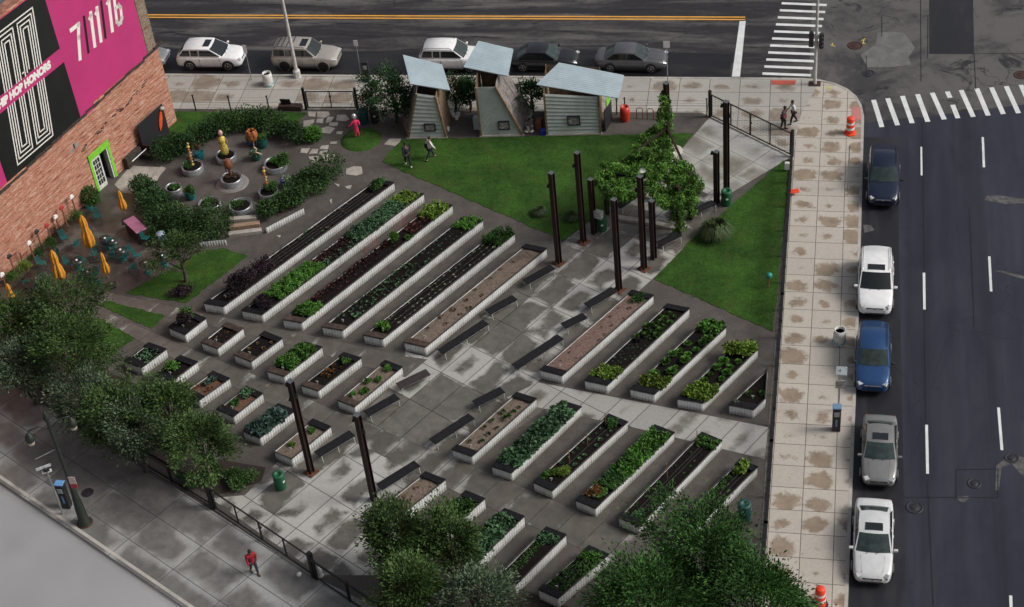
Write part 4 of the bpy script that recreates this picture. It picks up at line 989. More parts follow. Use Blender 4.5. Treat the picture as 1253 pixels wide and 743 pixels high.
    for sx in (-1, 1):
        for sy in (-1, 1):
            xx = sx * ax + sh; r = T['wr']
            ar = MB(); ar.tube([(xx, sy * (hw - .2), r + .02), (xx, sy * (hw + .004), r + .02)], r + .065, 24, smooth=False); ar.part('wheel_arch', m_trim if not flare else flare, t)
            if flare: MB().tube([(xx, sy * (hw - .2), r), (xx, sy * (hw + .008), r)], r + .02, 24, smooth=False).part('wheel_arch', m_trim, t)
            wh = MB(); yo = sy * (hw + .012)
            wh.tube([(xx, sy * (hw - .21), r), (xx, sy * (hw - .0), r), (xx, yo, r)], [r, r, r * .93], 24)
            wo = wh.part('wheel', m_tyre, t)
            rm_ = MB(); rr = r * .66
            for k in range(5):
                aa = 2 * math.pi * k / 5 + .3; rm_.bar((xx, yo + sy * .014, r), (xx + math.cos(aa) * rr, yo + sy * .008, r + math.sin(aa) * rr), .07, .02)
            for k in range(20):
                a0, a1 = 2 * math.pi * k / 20, 2 * math.pi * (k + 1) / 20
                rm_.bar((xx + math.cos(a0) * rr, yo + sy * .008, r + math.sin(a0) * rr), (xx + math.cos(a1) * rr, yo + sy * .008, r + math.sin(a1) * rr), .03, .03)
            rm_.tube([(xx, yo, r), (xx, yo + sy * .03, r)], .05, 10)
            rm_.part('rim', rimm or m_rim_, wo)
    return t
def car_wheels(fx, fy, rx, ry, W, sh=.02):
    a, b = P(rx, ry, 0), P(fx, fy, 0); d = (b - a).normalized(); c = (a + b) / 2 + Vector((-d.y, d.x, 0)) * (W / 2 - .05) - d * sh
    return (c.x, c.y, 0.004), math.atan2(d.y, d.x)
def car_front(px, py, L, ang=-90.3, h=.3):
    p = P(px, py, h); a = R_(ang); return (p.x - math.cos(a) * L / 2, p.y - math.sin(a) * L / 2, 0.01), a
white_p, silver = (0.82, 0.83, 0.85), (0.36, 0.34, 0.32)
p, a = car_wheels(280, 86.5, 234.6, 86, 1.88); car('parked_suv', 'white sport utility car with black sunroof, parked nearest the brick building', p, a, SUV, white_p, glass=m_glass, sunroof=True, H=1.68, x=(.25, .05, -.36, -.485), L=4.75)
p, a = car_wheels(396, 87, 350.6, 86, 1.85); car('parked_suv', 'champagne silver boxy sport utility car with roof rack, behind the pale street light', p, a, SUV, (0.47, 0.44, 0.40), glass=m_glass, sunroof=True, rails='b', rack=True, rimm=m_trim, flare=simple('silver flare', (0.35, 0.33, 0.3), .4, .3), x=(.22, .075, -.44, -.485), L=4.75)
p, a = car_wheels(575, 88.5, 529.5, 88, 1.82); car('parked_suv', 'white sport utility car half hidden by the middle shed roof', p, a, SUV, white_p, rails='b', L=4.55, wb=2.66, x=(.24, .07, -.40, -.48))
p, a = car_wheels(688, 89, 641, 88, 1.84); car('parked_sedan', 'black saloon car parked behind the sheds', p, a, SED, (0.008, 0.009, 0.014))
p, a = car_wheels(797, 89.5, 746.5, 88.5, 1.84); car('parked_sedan', 'dark grey saloon car parked at the right end of the top row', p, a, SED, (0.12, 0.12, 0.135), L=4.85)
p, a = car_wheels(187, 86, 141, 85, 1.8); car('parked_sedan', 'silver car whose nose pokes out from behind the brick building corner', p, a, SED, (0.3, 0.31, 0.32))
blk = m_trim
p, a = car_front(1080, 253, 4.8); car('parked_suv', 'dark navy sport utility car parked first by the crosswalk corner', p, a, SUV, (0.011, 0.018, 0.05), rails='b', rack=False, cg=True, L=4.8, W=1.86, x=(.22, .06, -.42, -.485))
p, a = car_front(1070, 386, 4.82); car('parked_suv', 'white sport utility car with dark sunroof, second in the side street row', p, a, SUV, (0.82, 0.83, 0.85), glass=m_glass, sunroof=True, rails=True, L=4.82, W=1.94)
p, a = car_front(1067, 481, 4.42); car('parked_suv', 'bright blue compact sport utility car, third in the side street row', p, a, SUV, (0.018, 0.07, 0.2), rails='b', L=4.42, W=1.8, cg=True, wb=2.6, x=(.225, .07, -.43, -.485))
p, a = car_front(1075, 596, 4.55); car('parked_sedan', 'grey saloon car with sunroof between the blue and the silver car', p, a, SED, (0.25, 0.25, 0.25), sunroof=True, L=4.55, W=1.76, wb=2.7)
p, a = car_front(1067, 715, 4.95); car('parked_sedan', 'silver saloon car with black sunroof, lowest in the side street row', p, a, SED, (0.62, 0.64, 0.66), sunroof=True, L=4.95, W=1.86, wb=2.84)

# ================================================================= people
def skin(name, J, E_, root, mat, parent, sub=1):
    me = bpy.data.meshes.new(name); keys = list(J); me.from_pydata([J[k][0] for k in keys], [(keys.index(a), keys.index(b)) for a, b in E_], []); me.update()
    o = bpy.data.objects.new('tmp', me); COL.objects.link(o)
    md = o.modifiers.new('s', 'SKIN'); md.use_smooth_shade = True
    for i, k in enumerate(keys):
        r = J[k][1]; o.data.skin_vertices[0].data[i].radius = (r, r) if not isinstance(r, tuple) else r
        o.data.skin_vertices[0].data[i].use_root = (k == root)
    sb = o.modifiers.new('u', 'SUBSURF'); sb.levels = sub; sb.render_levels = sub
    dg = bpy.context.evaluated_depsgraph_get(); dg.update(); m2 = bpy.data.meshes.new_from_object(o.evaluated_get(dg))
    bpy.data.objects.remove(o); m2.materials.clear(); m2.materials.append(mat)
    for p_ in m2.polygons: p_.use_smooth = True
    r = bpy.data.objects.new(name, m2); COL.objects.link(r); r.parent = parent; return r
m_skin1 = simple('brown skin', (0.16, 0.08, 0.05), .6); m_skin2 = simple('light skin', (0.42, 0.25, 0.18), .6)
m_hair = simple('dark hair', (0.012, 0.01, 0.009), .7)
def cloth(name, c): return simple(name, c, .85, var=.15, scale=8, bump=.2)
def person(px, py, hd, label, top, legs, skinm=m_skin1, hgt=1.74, stride=.3, coat=False, cap=None, bag=None, sleeves=True, shoe=(0.02, .02, .02), bent=.08, armout=.0):
    k = hgt / 1.74; t = empty('person', label, 'person', P(px, py), hd); V = lambda x, y, z: (x * k, y * k, z * k)
    s = stride
    hipz = .93 - s * .06
    J = dict(pel=(V(0, 0, hipz), (.13*k, .1*k)), sp=(V(.02, 0, hipz + .2), (.12*k, .09*k)), ch=(V(bent*.6, 0, 1.3), (.15*k, .1*k)), nk=(V(bent, 0, 1.47), .055*k), hd0=(V(bent+.03, 0, 1.56), (.075*k, .085*k)), hd1=(V(bent+.04, 0, 1.66), .085*k))
    for sd, q in ((1, 'l'), (-1, 'r')):
        f = sd * s
        J['hip'+q] = (V(0, .09*sd, hipz - .06), .09*k); J['kn'+q] = (V(f*.55 + .05, .10*sd, .5), .062*k); J['an'+q] = (V(f if f > 0 else f*1.1, .10*sd, .1 + (0 if f > 0 else .05)), .042*k); J['to'+q] = (V((f if f > 0 else f*1.1) + .17, .11*sd, .045 + (0 if f > 0 else -.01)), .04*k)
        J['sh'+q] = (V(bent*.8, .19*sd, 1.4), .062*k); J['el'+q] = (V(-f*.35 + bent*.3 + armout*.1, (.25 + armout*.05)*sd, 1.13), .043*k); J['wr'+q] = (V(-f*.6 + .1 + armout*.25, (.24 - armout*.1)*sd, .9 + armout*.15), .03*k)
        J['pa'+q] = (V(-f*.65 + .12 + armout*.3, (.235 - armout*.12)*sd, .83 + armout*.15), (.035*k, .018*k))
        for i in range(5): 
            b0 = J['pa'+q][0]; J['f%d%s' % (i, q)] = ((b0[0] + (i - 2) * .017*k, b0[1] - (.012*sd*k if i else .03*sd*k), b0[2] - (.075 if i else .04)*k), .009*k)
    E_ = [('pel','sp'),('sp','ch'),('ch','nk'),('nk','hd0'),('hd0','hd1')]
    for q in 'lr': E_ += [('pel','hip'+q),('hip'+q,'kn'+q),('kn'+q,'an'+q),('an'+q,'to'+q),('ch','sh'+q),('sh'+q,'el'+q),('el'+q,'wr'+q),('wr'+q,'pa'+q)] + [('pa'+q, 'f%d%s' % (i, q)) for i in range(5)]
    skin('body', J, E_, 'pel', skinm, t)
    def sub_(ks, f, ex=()):
        return {a: (J[a][0], tuple(r*f + .008 for r in J[a][1]) if isinstance(J[a][1], tuple) else J[a][1]*f + .008) for a in ks}
    low = 'pel' ; ks = ['pel','sp','ch','nk'] + [a+q for q in 'lr' for a in (['sh','el','wr'] if sleeves else ['sh','el'])]
    Jt = sub_(ks, 1.34); Jt['nk'] = (tuple(np.array(J['nk'][0]) - (0, 0, .04)), .06*k)
    Et = [('pel','sp'),('sp','ch'),('ch','nk')] + [e for q in 'lr' for e in ([('ch','sh'+q),('sh'+q,'el'+q)] + ([('el'+q,'wr'+q)] if sleeves else []))]
    if coat: Jt['hem'] = (V(0, 0, hipz - .25), (.17*k, .13*k)); Et.append(('pel', 'hem'))
    skin('jacket' if coat else 'shirt', Jt, Et, 'pel', top, t)
    Jl = sub_(['pel'] + [a+q for q in 'lr' for a in ('hip','kn','an')], 1.18); El = [e for q in 'lr' for e in (('pel','hip'+q),('hip'+q,'kn'+q),('kn'+q,'an'+q))]
    skin('trousers', Jl, El, 'pel', legs, t)
    sm_ = simple('shoe leather', shoe, .6)
    for q in 'lr':
        A_, B_ = Vector(J['an'+q][0]), Vector(J['to'+q][0]); m = MB(); m.tube([A_ + Vector((-.05*k, 0, -.04*k)), (A_+B_)/2 + Vector((0, 0, -.02)), B_ + Vector((.02, 0, 0))], [.05*k, .052*k, .035*k], 8); m.part('shoe', sm_, t)
    hm = MB(); c = J['hd1'][0]; hm.lathe([(.098*k, -.04*k), (.102*k, 0), (.09*k, .06*k), (.05*k, .095*k), (0, .105*k)], (c[0] - .018*k, c[1], c[2] + .012*k), 14); hm.part('cap' if cap else 'hair', cap or m_hair, t)
    fc = MB(); fc.tube([(c[0]+.085*k, 0, c[2]-.015*k), (c[0]+.115*k, 0, c[2]-.04*k)], [.01, .016], 6); fc.part('nose', skinm, t)
    for sd in (1, -1):
        MB().lathe([(0, -.012), (.012, 0), (0, .012)], (c[0]+.083*k, sd*.03*k, c[2]-.005*k), 8).part('eye', m_hair, t); MB().lathe([(0, -.03), (.02, 0), (0, .03)], (c[0], sd*.09*k, c[2]-.02*k), 8).part('ear', skinm, t)
    MB().box((c[0]+.083*k, 0, c[2]-.07*k), (.012, .045, .01)).part('mouth', simple('lips', (.2, .06, .05), .5), t)
    if bag: bag(t, k)
    return t
m_navy = cloth('navy cloth', (0.014, 0.018, 0.035)); m_wh = cloth('white cloth', (0.7, 0.71, 0.74)); m_blk = cloth('black cloth', (0.012, 0.012, 0.014)); m_redc = cloth('red cloth', (0.3, 0.012, 0.022)); m_jean = cloth('dark denim', (0.022, 0.032, 0.05)); m_maroon = cloth('maroon and navy cloth', (0.06, 0.035, 0.055)); m_bluec = cloth('pale blue cloth', (0.35, 0.42, 0.6))
person(500, 203, R_(120), 'person in dark clothes and white shoes walking left on the lawn edge before the sheds', m_navy, m_blk, shoe=(.7, .7, .7), stride=.28)
def bagm(t, k): MB().box((-.05, .22, 1.0), (.3, .12, .34), R_(20), bev=.03).part('shoulder_bag', m_blk, t)
person(527, 195, R_(40), 'person in white and pale blue top striding on the lawn with a bag', m_wh, m_jean, m_skin2, stride=.34, bag=bagm, hgt=1.68)
def belt(t, k): MB().lathe([(.175, 0), (.18, .03), (.175, .06)], (0, 0, .98), 14).part('red_belt', m_redc, t)
person(958, 158, R_(-20), 'person in dark maroon jacket with red band standing at the end of the gate', m_maroon, m_blk, stride=.1, bag=belt, armout=.3)
person(971, 151, R_(200), 'person in white t-shirt and black trousers facing the one in the dark jacket', m_wh, m_blk, stride=.22, sleeves=False, armout=.6)
person(312, 701, R_(-50), 'person in a red jacket walking on the wide pavement outside the lower gate', m_redc, m_jean, stride=.2, coat=True, cap=cloth('dark hood', (.02, .015, .015)))
# ================================================================= brick building with banner
WA, WB_ = P(0, 345), P(212, 152); du = (WB_ - WA).normalized(); wn = Vector((du.y, -du.x, 0)); THW = math.atan2(du.y, du.x)
def Wp(u, v, o=0.0): return Vector((WA.x + du.x * u + wn.x * o, WA.y + du.y * u + wn.y * o, v))
def Wuv(px, py):
    d = RM @ np.array([px - CX, py - CY, F]); a = np.array(WA); n_ = np.array(wn); c0 = np.array([0, 0, HC]); t = ((a - c0) @ n_) / (d @ n_); q = c0 + t * d
    return float((q - a) @ np.array(du)), float(q[2])
def brickmat(name, c1, c2, mort, wear, pale):
    k = NT(name); uv = k.uv(THW, (WA.x, WA.y)); x, y, z = k.sep(uv); cv = k.n('ShaderNodeCombineXYZ'); k.put(cv.inputs[0], k.math('ADD', x, y)); k.put(cv.inputs[1], z)
    b = k.n('ShaderNodeTexBrick'); k.put(b.inputs['Vector'], cv.outputs[0]); b.inputs['Scale'].default_value = 1; b.inputs['Brick Width'].default_value = .24; b.inputs['Row Height'].default_value = .08
    b.inputs['Mortar Size'].default_value = .012; b.inputs['Color1'].default_value = (*c1, 1); b.inputs['Color2'].default_value = (*c2, 1); b.inputs['Mortar'].default_value = (*mort, 1); b.offset = .5; b.inputs['Bias'].default_value = 0
    mp = k.n('ShaderNodeMapping'); k.put(mp.inputs[0], cv.outputs[0]); mp.inputs['Scale'].default_value = (.45, 3.4, 1)
    n1 = k.noise(mp.outputs[0], 2.2, 7, .75); n2 = k.noise(cv.outputs[0], .6, 4, .65); n3 = k.noise(cv.outputs[0], 5, 6, .8)
    c = k.mix(k.math('MULTIPLY', k.ss(n1, .52, .62), .8), b.outputs[0], pale); c = k.mix(k.math('MULTIPLY', k.ss(n2, .5, .68), .5), c, wear); c = k.mix(k.math('MULTIPLY', k.ss(n1, .46, .4), .85), c, (.17, .045, .03))
    c = k.mix(k.ss(n3, .62, .72), c, (.05, .035, .03))
    c = k.mix(1.0, c, k.ss(n3, .3, .7, .75, 1.25), 'MULTIPLY')
    k.bump(k.math('ADD', n1, b.outputs['Fac']), .5, .02); return k.fin(c, .9, 0, .2)
m_brick = brickmat('worn red brick', (.46, .115, .06), (.5, .18, .1), (.4, .33, .28), (.34, .17, .12), (.62, .48, .39))
m_pitted = brickmat('pitted brown brick', (.17, .12, .09), (.24, .18, .14), (.3, .26, .2), (.1, .07, .05), (.34, .3, .24))
m_green = simple('lime green paint', (.2, .55, .04), .5)
m_flashing = simple('dark ragged flashing', (.045, .035, .03), .9, var=.6, scale=8)
bd = empty('brick_building', 'tall worn red brick building with a huge banner and a lime green doorway', 'building', Wp(9, .15))
def bpart(m, nm, mt, parent=bd): 
    if parent is bd: m.shift((-bd.location.x, -bd.location.y, -bd.location.z))
    return m.part(nm, mt, parent)
def wquad(u0, u1, v0, v1, o0, o1):
    return MB().add([Wp(u, v, o) for v in (v0, v1) for u, o in ((u0, o0), (u1, o0), (u1, o1), (u0, o1))], [(0, 1, 2, 3), (7, 6, 5, 4), (0, 4, 5, 1), (1, 5, 6, 2), (2, 6, 7, 3), (3, 7, 4, 0)])
UR = 18.15
def fixn(m):
    return m
def wbox(u0, u1, v0, v1, o0, o1): return wquad(u0, u1, v0, v1, o0, o1)
d0u, d1u = 9.75, 11.35
lower = wbox(-16, d0u, 0, 5.5, -.6, 0); l2 = wbox(d1u, UR, 0, 5.9, -.6, 0); l3 = wbox(d0u, d1u, 2.55, 5.45, -.6, 0)
bpart(join(lower, l2, l3), 'lower_wall', m_brick)
bpart(join(wbox(-16, UR - .1, 5.3, 15.0, -.65, -.09), wbox(UR - .65, UR - .1, 0, 15.0, -13, -.66), wbox(-16, -15.4, 0, 15, -13, -.66), wbox(-15.4, UR - .66, 0, 15, -13, -12.4)), 'upper_wall', m_brick)
bpart(wbox(17.2, UR - .095, 6.0, 15.01, -.3, -.05), 'corner_brickwork', m_pitted)
bpart(wbox(-15.9, UR - .2, 14.5, 14.6, -12.9, -.62), 'roof', simple('grey roof felt', (.09, .1, .12), .9, var=.4, scale=1, dirt=(.3, .2, .17)))
bpart(join(wbox(-16.05, UR, 15.0, 15.09, -.7, -.04), wbox(UR - .7, UR, 15.0, 15.085, -13.05, -.71)), 'parapet_cap', simple('red brown coping', (.3, .13, .09), .8, var=.4, scale=2))
lg = MB(); uu = -16
while uu < UR - .3:
    L = rng.uniform(.35, 1.1); zz = 5.2 + (uu - 2) * .045 + rng.uniform(-.05, .06); zz = min(max(zz, 4.9), 6.0)
    lg.add(*[(w_.v, w_.f) for w_ in [wbox(uu, uu + L - .02, zz, zz + rng.uniform(.1, .2), -.01, rng.uniform(.03, .08))]][0]); uu += L
bpart(lg, 'ledge', m_flashing)
bd_mid = (d0u + d1u) / 2
fr = join(wbox(d0u - .22, d0u, .15, 2.85, -.05, .06), wbox(d1u, d1u + .22, .15, 2.85, -.05, .06), wbox(d0u - .22, d1u + .22, 2.55, 3.0, .062, .1), wbox(d0u - .02, d0u, .15, 2.55, -.6, -.051), wbox(d1u, d1u + .02, .15, 2.55, -.6, -.051))
fro = bpart(fr, 'door_surround', m_green)
bpart(wbox(d0u, d1u, .1, 2.56, -.62, -.58), 'dark_doorway', simple('dark interior', (.01, .01, .01), .9))
md_ = simple('white door frame', (.62, .64, .62), .5); dm_ = MB()
for a_, b_, c_, d_ in ((d0u, d0u + .1, .16, 2.5), (d0u + .72, d0u + .82, .16, 2.5), (d0u + .1, d0u + .72, .16, .45), (d0u + .1, d0u + .72, 2.36, 2.5)): dm_.add(*[(q.v, q.f) for q in [wbox(a_, b_, c_, d_, -.04, .02)]][0])
for z in (.85, 1.22, 1.6, 1.98): dm_.add(*[(q.v, q.f) for q in [wbox(d0u + .1, d0u + .72, z, z + .035, -.03, .01)]][0])
for u in (d0u + .3, d0u + .5): dm_.add(*[(q.v, q.f) for q in [wbox(u, u + .03, .45, 2.36, -.028, .008)]][0])
bpart(dm_, 'door', md_); bpart(wbox(d1u - .1, d1u, .16, 2.5, -.3, .02), 'door_jamb', md_)
bpart(wbox(d0u + .1, d0u + .72, .45, 2.36, -.022, -.012), 'door_glass', m_glass)
pole_ = join(wbox(8.75, 9.0, 4.2, 4.5, 0, .12), wbox(8.2, 8.75, 4.05, 4.2, 0, .02)); bpart(pole_, 'wall_bracket', simple('grey bracket', (.25, .25, .25), .5))
pc = MB()
for i in range(46):
    u = rng.uniform(8.5, 17.5); v = 4.55 - (17.5 - u) * .12 + rng.uniform(-.18, .18); q = wbox(u, u + rng.uniform(.08, .4), v, v + .07, -.001, .006); pc.add(q.v, q.f)
bpart(pc, 'broken_brick_course', m_flashing)['kind'] = 'stuff'
# banner ---------------------------------------------------------------------------------
bn = empty('wall_banner', 'huge magenta and black banner with white lettering hung on the brick wall', 'banner', Wp(9.5, 5.35, .0))
def npart(m, nm, mt): m.shift((-bn.location.x, -bn.location.y, -bn.location.z)); return m.part(nm, mt, bn)
m_mag = simple('magenta vinyl', (.47, .036, .17), .55, var=.06, scale=.5); m_bk = simple('black vinyl', (.01, .012, .012), .5, var=.2, scale=.6); m_lt = simple('white vinyl', (.78, .77, .74), .6, var=.04)
npart(wbox(-1.5, 17.12, 5.38, 14.75, -.085, -.04), 'backing', m_mag)
npart(wbox(3.0, 10.03, 5.4, 9.66, -.0398, -.034), 'black_panel', m_bk)
npart(wbox(3.0, 10.03, 10.62, 14.73, -.0398, -.034), 'black_panel', m_bk)
def ubar(pts, wd, sh, o0=-.033, o1=-.028, m=None):
    """polyline on the wall in (u,v) with a slant sh, constant width"""
    m = m or MB()
    for (u0, v0), (u1, v1) in zip(pts[:-1], pts[1:]):
        a = Vector((u0 + (v0 - 10) * sh, v0)); b = Vector((u1 + (v1 - 10) * sh, v1)); d = (b - a).normalized(); n_ = Vector((-d.y, d.x)) * wd / 2; a = a - d * wd / 2; b = b + d * wd / 2
        q = [a + n_, b + n_, b - n_, a - n_]; m.add([Wp(p_.x, p_.y, o1) for p_ in q], [(3, 2, 1, 0)])
    return m
lm = MB(); SH = .178; lw = .085; ul, ur = 4.87, 8.17; um = (ul + ur) / 2
ubar([(ul, 9.66), (ul, 5.98), (ur, 5.98), (ur, 9.66)], lw, SH, m=lm); ubar([(ul, 10.62), (ul, 14.08), (ur, 14.08), (ur, 10.62)], lw, SH, m=lm)
for i, (a_, b_) in enumerate(((.2, 13.82), (.4, 13.55), (.6, 13.28))):
    ubar([(ul + a_, 10.62), (ul + a_, b_), (um - a_ + .0 + .0, b_), (um - a_ + .0, 10.62)], lw, SH, m=lm)
    ubar([(um + a_ - .0, 10.62 + .12 * i), (um + a_, b_), (ur - a_, b_), (ur - a_, 10.62)], lw, SH, m=lm)
    lo_ = 5.98 + a_ * 1.35
    ubar([(ul + a_, 9.66), (ul + a_, lo_), (um - a_, lo_), (um - a_, 9.66)], lw, SH, m=lm)
    ubar([(um + a_, 9.66), (um + a_, lo_), (ur - a_, lo_), (ur - a_, 9.66)], lw, SH, m=lm)
ubar([(um - .02, 10.9), (um + .2, 10.9)], lw, SH, m=lm)
npart(lm, 'striped_letter', m_lt)
def tfit(txt, u0, u1, v0, v1, mt, shear, off=.05):
    cu = bpy.data.curves.new('t', 'FONT'); cu.body = txt; cu.size = 1; cu.offset = off; cu.extrude = 0
    o = bpy.data.objects.new('t', cu); COL.objects.link(o); dg = bpy.context.evaluated_depsgraph_get(); dg.update(); me = bpy.data.meshes.new_from_object(o.evaluated_get(dg)); bpy.data.objects.remove(o)
    a = np.array([v.co[:] for v in me.vertices]); mn, mxx = a.min(0), a.max(0)
    for v in me.vertices:
        x = u0 + (v.co.x - mn[0]) / (mxx[0] - mn[0]) * (u1 - u0); y = v0 + (v.co.y - mn[1]) / (mxx[1] - mn[1]) * (v1 - v0); x += (y - v0) * shear
        p_ = Wp(x, y, -.03) - bn.location; v.co = p_
    me.materials.clear(); me.materials.append(mt); r = bpy.data.objects.new('lettering', me); COL.objects.link(r); r.parent = bn
dg_ = MB(); DW = .27
ubar([(11.3, 11.15), (12.0, 11.15), (11.72, 10.4), (11.38, 9.12)], DW, .02, m=dg_)
for u_ in (13.0, 13.62): ubar([(u_, 9.17), (u_, 11.22)], DW, .2, m=dg_); ubar([(u_ - .17, 10.98), (u_, 11.1)], .2, .2, m=dg_)
ubar([(14.78, 9.22), (14.78, 11.3)], DW, .2, m=dg_); ubar([(14.6, 11.05), (14.78, 11.18)], .2, .2, m=dg_)
ubar([(15.75, 11.3), (15.45, 11.3), (15.3, 11.05), (15.3, 9.5), (15.45, 9.28), (15.65, 9.28), (15.8, 9.5), (15.8, 10.15), (15.65, 10.4), (15.4, 10.35)], .24, .2, m=dg_)
npart(dg_, 'date_numerals', m_lt)
tfit('HIP HOP HONORS', 4.15, 8.92, 9.92, 10.46, m_lt, .15, .075)
sl = MB(); ubar([(12.17 + .19, 9.1), (12.17 + .19, 11.3)], .2, .2, m=sl); ubar([(14.08, 9.15), (14.08, 11.4)], .2, .2, m=sl); npart(sl, 'slash', m_bk)

# ================================================================= things against the wall
def solo_box(name, c, d, rz, mat, label, cat, group=None, bev=.01): return MB().box(c, d, rz, bev=bev).solo(name, mat, label, cat, group)
m_boardk = simple('black board', (.02, .02, .024), .5); m_teal = simple('teal paint', (.01, .09, .085), .5); m_bluep = simple('cobalt glazed pot', (.015, .06, .2), .25); m_tealp = simple('turquoise glazed pot', (.01, .16, .19), .25); m_greenp = simple('dark teal pot', (.01, .08, .07), .3)
m_wood = simple('weathered cedar', (.2, .14, .09), .8, var=.3, scale=3); m_woodd = simple('dark brown timber', (.045, .026, .02), .75, var=.35, scale=3); m_silverd = simple('galvanised steel', (.36, .38, .4), .35, .6, var=.15, scale=3)
t = empty('wall_board', 'large black board with an orange shape leaning on the brick wall corner', 'board', Wp(15.4, .17, .4), THW)
MB().box((0, 0, 1.2), (2.7, .06, 2.3), bev=.01).part('panel', m_boardk, t)
k_ = MB(); k_.lathe([(.02, 0), (.16, .3), (.2, .7), (.14, 1.1), (.02, 1.45)], (0, 0, 0), 12); k_.v = [(.55 + x + z * .35, y * .25 - .08, z + .7) for x, y, z in [(a_ , b_, c_) for a_, b_, c_ in k_.v]]; k_.part('orange_shape', simple('orange plastic', (.75, .08, .02), .4), t)
for x in (-1.1, 1.15): MB().lathe([(0, 0), (.15, .03), (.2, .12), (.12, .2), (0, .24)], (x, -.1, 0.1 if x < 0 else 2.0), 12).part('stone_ball', m_flag, t)
t = empty('cellar_hatch', 'slanted pale grey metal hatch against the brick wall by the timber bench', 'hatch', Wp(13.1, .17, .55), THW)
MB().box((0, 0, .5), (1.5, .8, .05), rot=Matrix.Rotation(-.7, 3, 'X')).part('lid', m_silverd, t); MB().box((0, .3, .4), (1.5, .3, .8)).part('base', m_flashing, t)
c = P(172, 192); t = empty('timber_bench', 'dark brown timber bench along the porch near the green doorway', 'bench', c, R_(-12))
MB().box((0, 0, .4), (2.3, .5, .1), bev=.01).part('seat', m_woodd, t); MB().box((0, .28, .62), (2.3, .08, .42), bev=.01).part('backrest', m_woodd, t)
for x in (-1.0, 1.0): MB().box((x, 0, .18), (.1, .45, .35)).part('leg', m_woodd, t)
cm_ = MB(); arc = [P(x, y, .15) for x, y in ((193, 222), (192, 228), (186, 238), (180, 244))]; arc = [P(200, 206), P(193, 214), P(187, 224), P(184, 234)]
struct('stone_kerb', strip(arc, .35, .14, .26, -.17), m_flag)
# stakes with bird houses
zz = lambda x, y: (x * .1885, 230 + y * .1885)
for i, (tx, ty, bx, by, kind) in enumerate([(458,65,505,190,'w'),(405,135,440,255,'r'),(365,195,390,280,'w'),(303,250,345,370,'r'),(238,290,275,395,'k'),(185,365,235,495,'w'),(133,425,155,500,'o'),(65,450,112,590,'k'),(12,570,40,640,'w')]):
    b_ = zz(bx, by); t_ = zz(tx, ty); b0 = P(*b_); h = height_at(b_[0], b_[1], t_[1])
    col = dict(w='white', r='red', k='black', o='plain wooden')[kind]
    t = empty('painted_stake', '%s topped brown stake, number %s from the doorway along the brick wall' % (col, ['one','two','three','four','five','six','seven','eight','nine'][i]) if kind != 'o' else 'plain topless brown stake between the white and black topped ones', 'stake', b0, THW, 'stakes along the brick wall')
    MB().box((0, 0, h / 2), (.09, .05, h)).part('post', simple('stake brown ' + str(i), (.16, .07, .04), .8), t)
    if kind != 'o':
        hm_ = MB().box((0, 0, h + .05), (.32, .1, .2), bev=.02); hm_.box((.0, -.0, h + .18), (.2, .12, .08), bev=.02); hm_.part('carved_head', {'w': m_marker, 'r': simple('red paint', (.4, .03, .03), .5), 'k': m_boardk}[kind], t)
# ================================================================= umbrellas, cafe sets
m_yel = simple('marigold canvas', (.62, .27, .025), .8, var=.15, scale=5, bump=.4)
def umbrella(bx, by, ty, cy0, label, r=.17):
    b0 = P(bx, by); H = height_at(bx, by, ty); h0 = height_at(bx, by, cy0)
    t = empty('folded_umbrella', label, 'umbrella', b0, 0, 'folded yellow umbrellas')
    MB().tube([(0, 0, .08), (0, 0, H)], .025, 8).part('pole', m_wood, t)
    MB().box((0, 0, .05), (.6, .6, .09), .4, bev=.02).part('base', m_boardk, t)
    d = H - h0; ph = rng.random() * 6
    MB().lathe([(.03, H), (r*.55, H - d*.12), (r*.7, H - d*.3), (r*.62, H - d*.45), (r*1.0, H - d*.6), (r*1.2, H - d*.8), (r*.95, H - d*.95), (r*.5, h0)], (0, 0, 0), 28, wob=lambda a, i: 1 + .28 * math.sin(a * 6 + ph + i * .25) * (i > 0)).part('canopy', m_yel, t)
umbrella(156,271,233,257,'folded yellow umbrella on a black base right of the green doorway')
umbrella(116,318,263,302,'largest folded yellow umbrella, in the middle of the cafe patio', .28)
umbrella(80,358,306,342,'second large folded yellow umbrella, near the brick wall', .26)
umbrella(136,350,309,335,'slim folded yellow umbrella on a black base at the lower patio edge', .16)
umbrella(22,386,347,368,'folded yellow umbrella rising behind the trees at the left edge', .17)
m_top = simple('dark glass table top', (.03, .035, .036), .25); m_tc = simple('teal wire chair', (.012, .11, .105), .45)
def table(px, py, r, label):
    h = .72; c = P(px, py, .15 + h); c.z = .15; t = empty('cafe_table', label, 'table', c, 0, 'round cafe tables')
    MB().lathe([(0, .69), (r, .69), (r, .72), (0, .722)], n=24).part('table_top', m_top, t); MB().tube([(0, 0, .05), (0, 0, .69)], .035, 8).part('pedestal', m_tc, t); MB().lathe([(.28, 0), (.26, .03), (.05, .06)], n=14).part('base', m_tc, t)
    MB().lathe([(.0, .722), (.075, .723), (.07, .78), (0, .785)], n=12).part('umbrella_sleeve', m_marker, t)
for q in [(128,292,.36,'black round cafe table, upper left of the close pair beside the big umbrella'),(137.6,295,.36,'black round cafe table, lower right of the close pair'),(147,306,.36,'black round table just below the close pair of tables'),(93.7,318.6,.4,'black round table left of the slim umbrella, near the wall side'),(107.5,333,.36,'black round table left of the slim umbrella and closest to it'),(177.8,322,.4,'black round table out on the right side of the patio'),(198,313,.36,'black round table beside the small tree on the patio edge'),(45,341,.95,'largest round table on the patio, at the left under the leaves')]: table(*q)
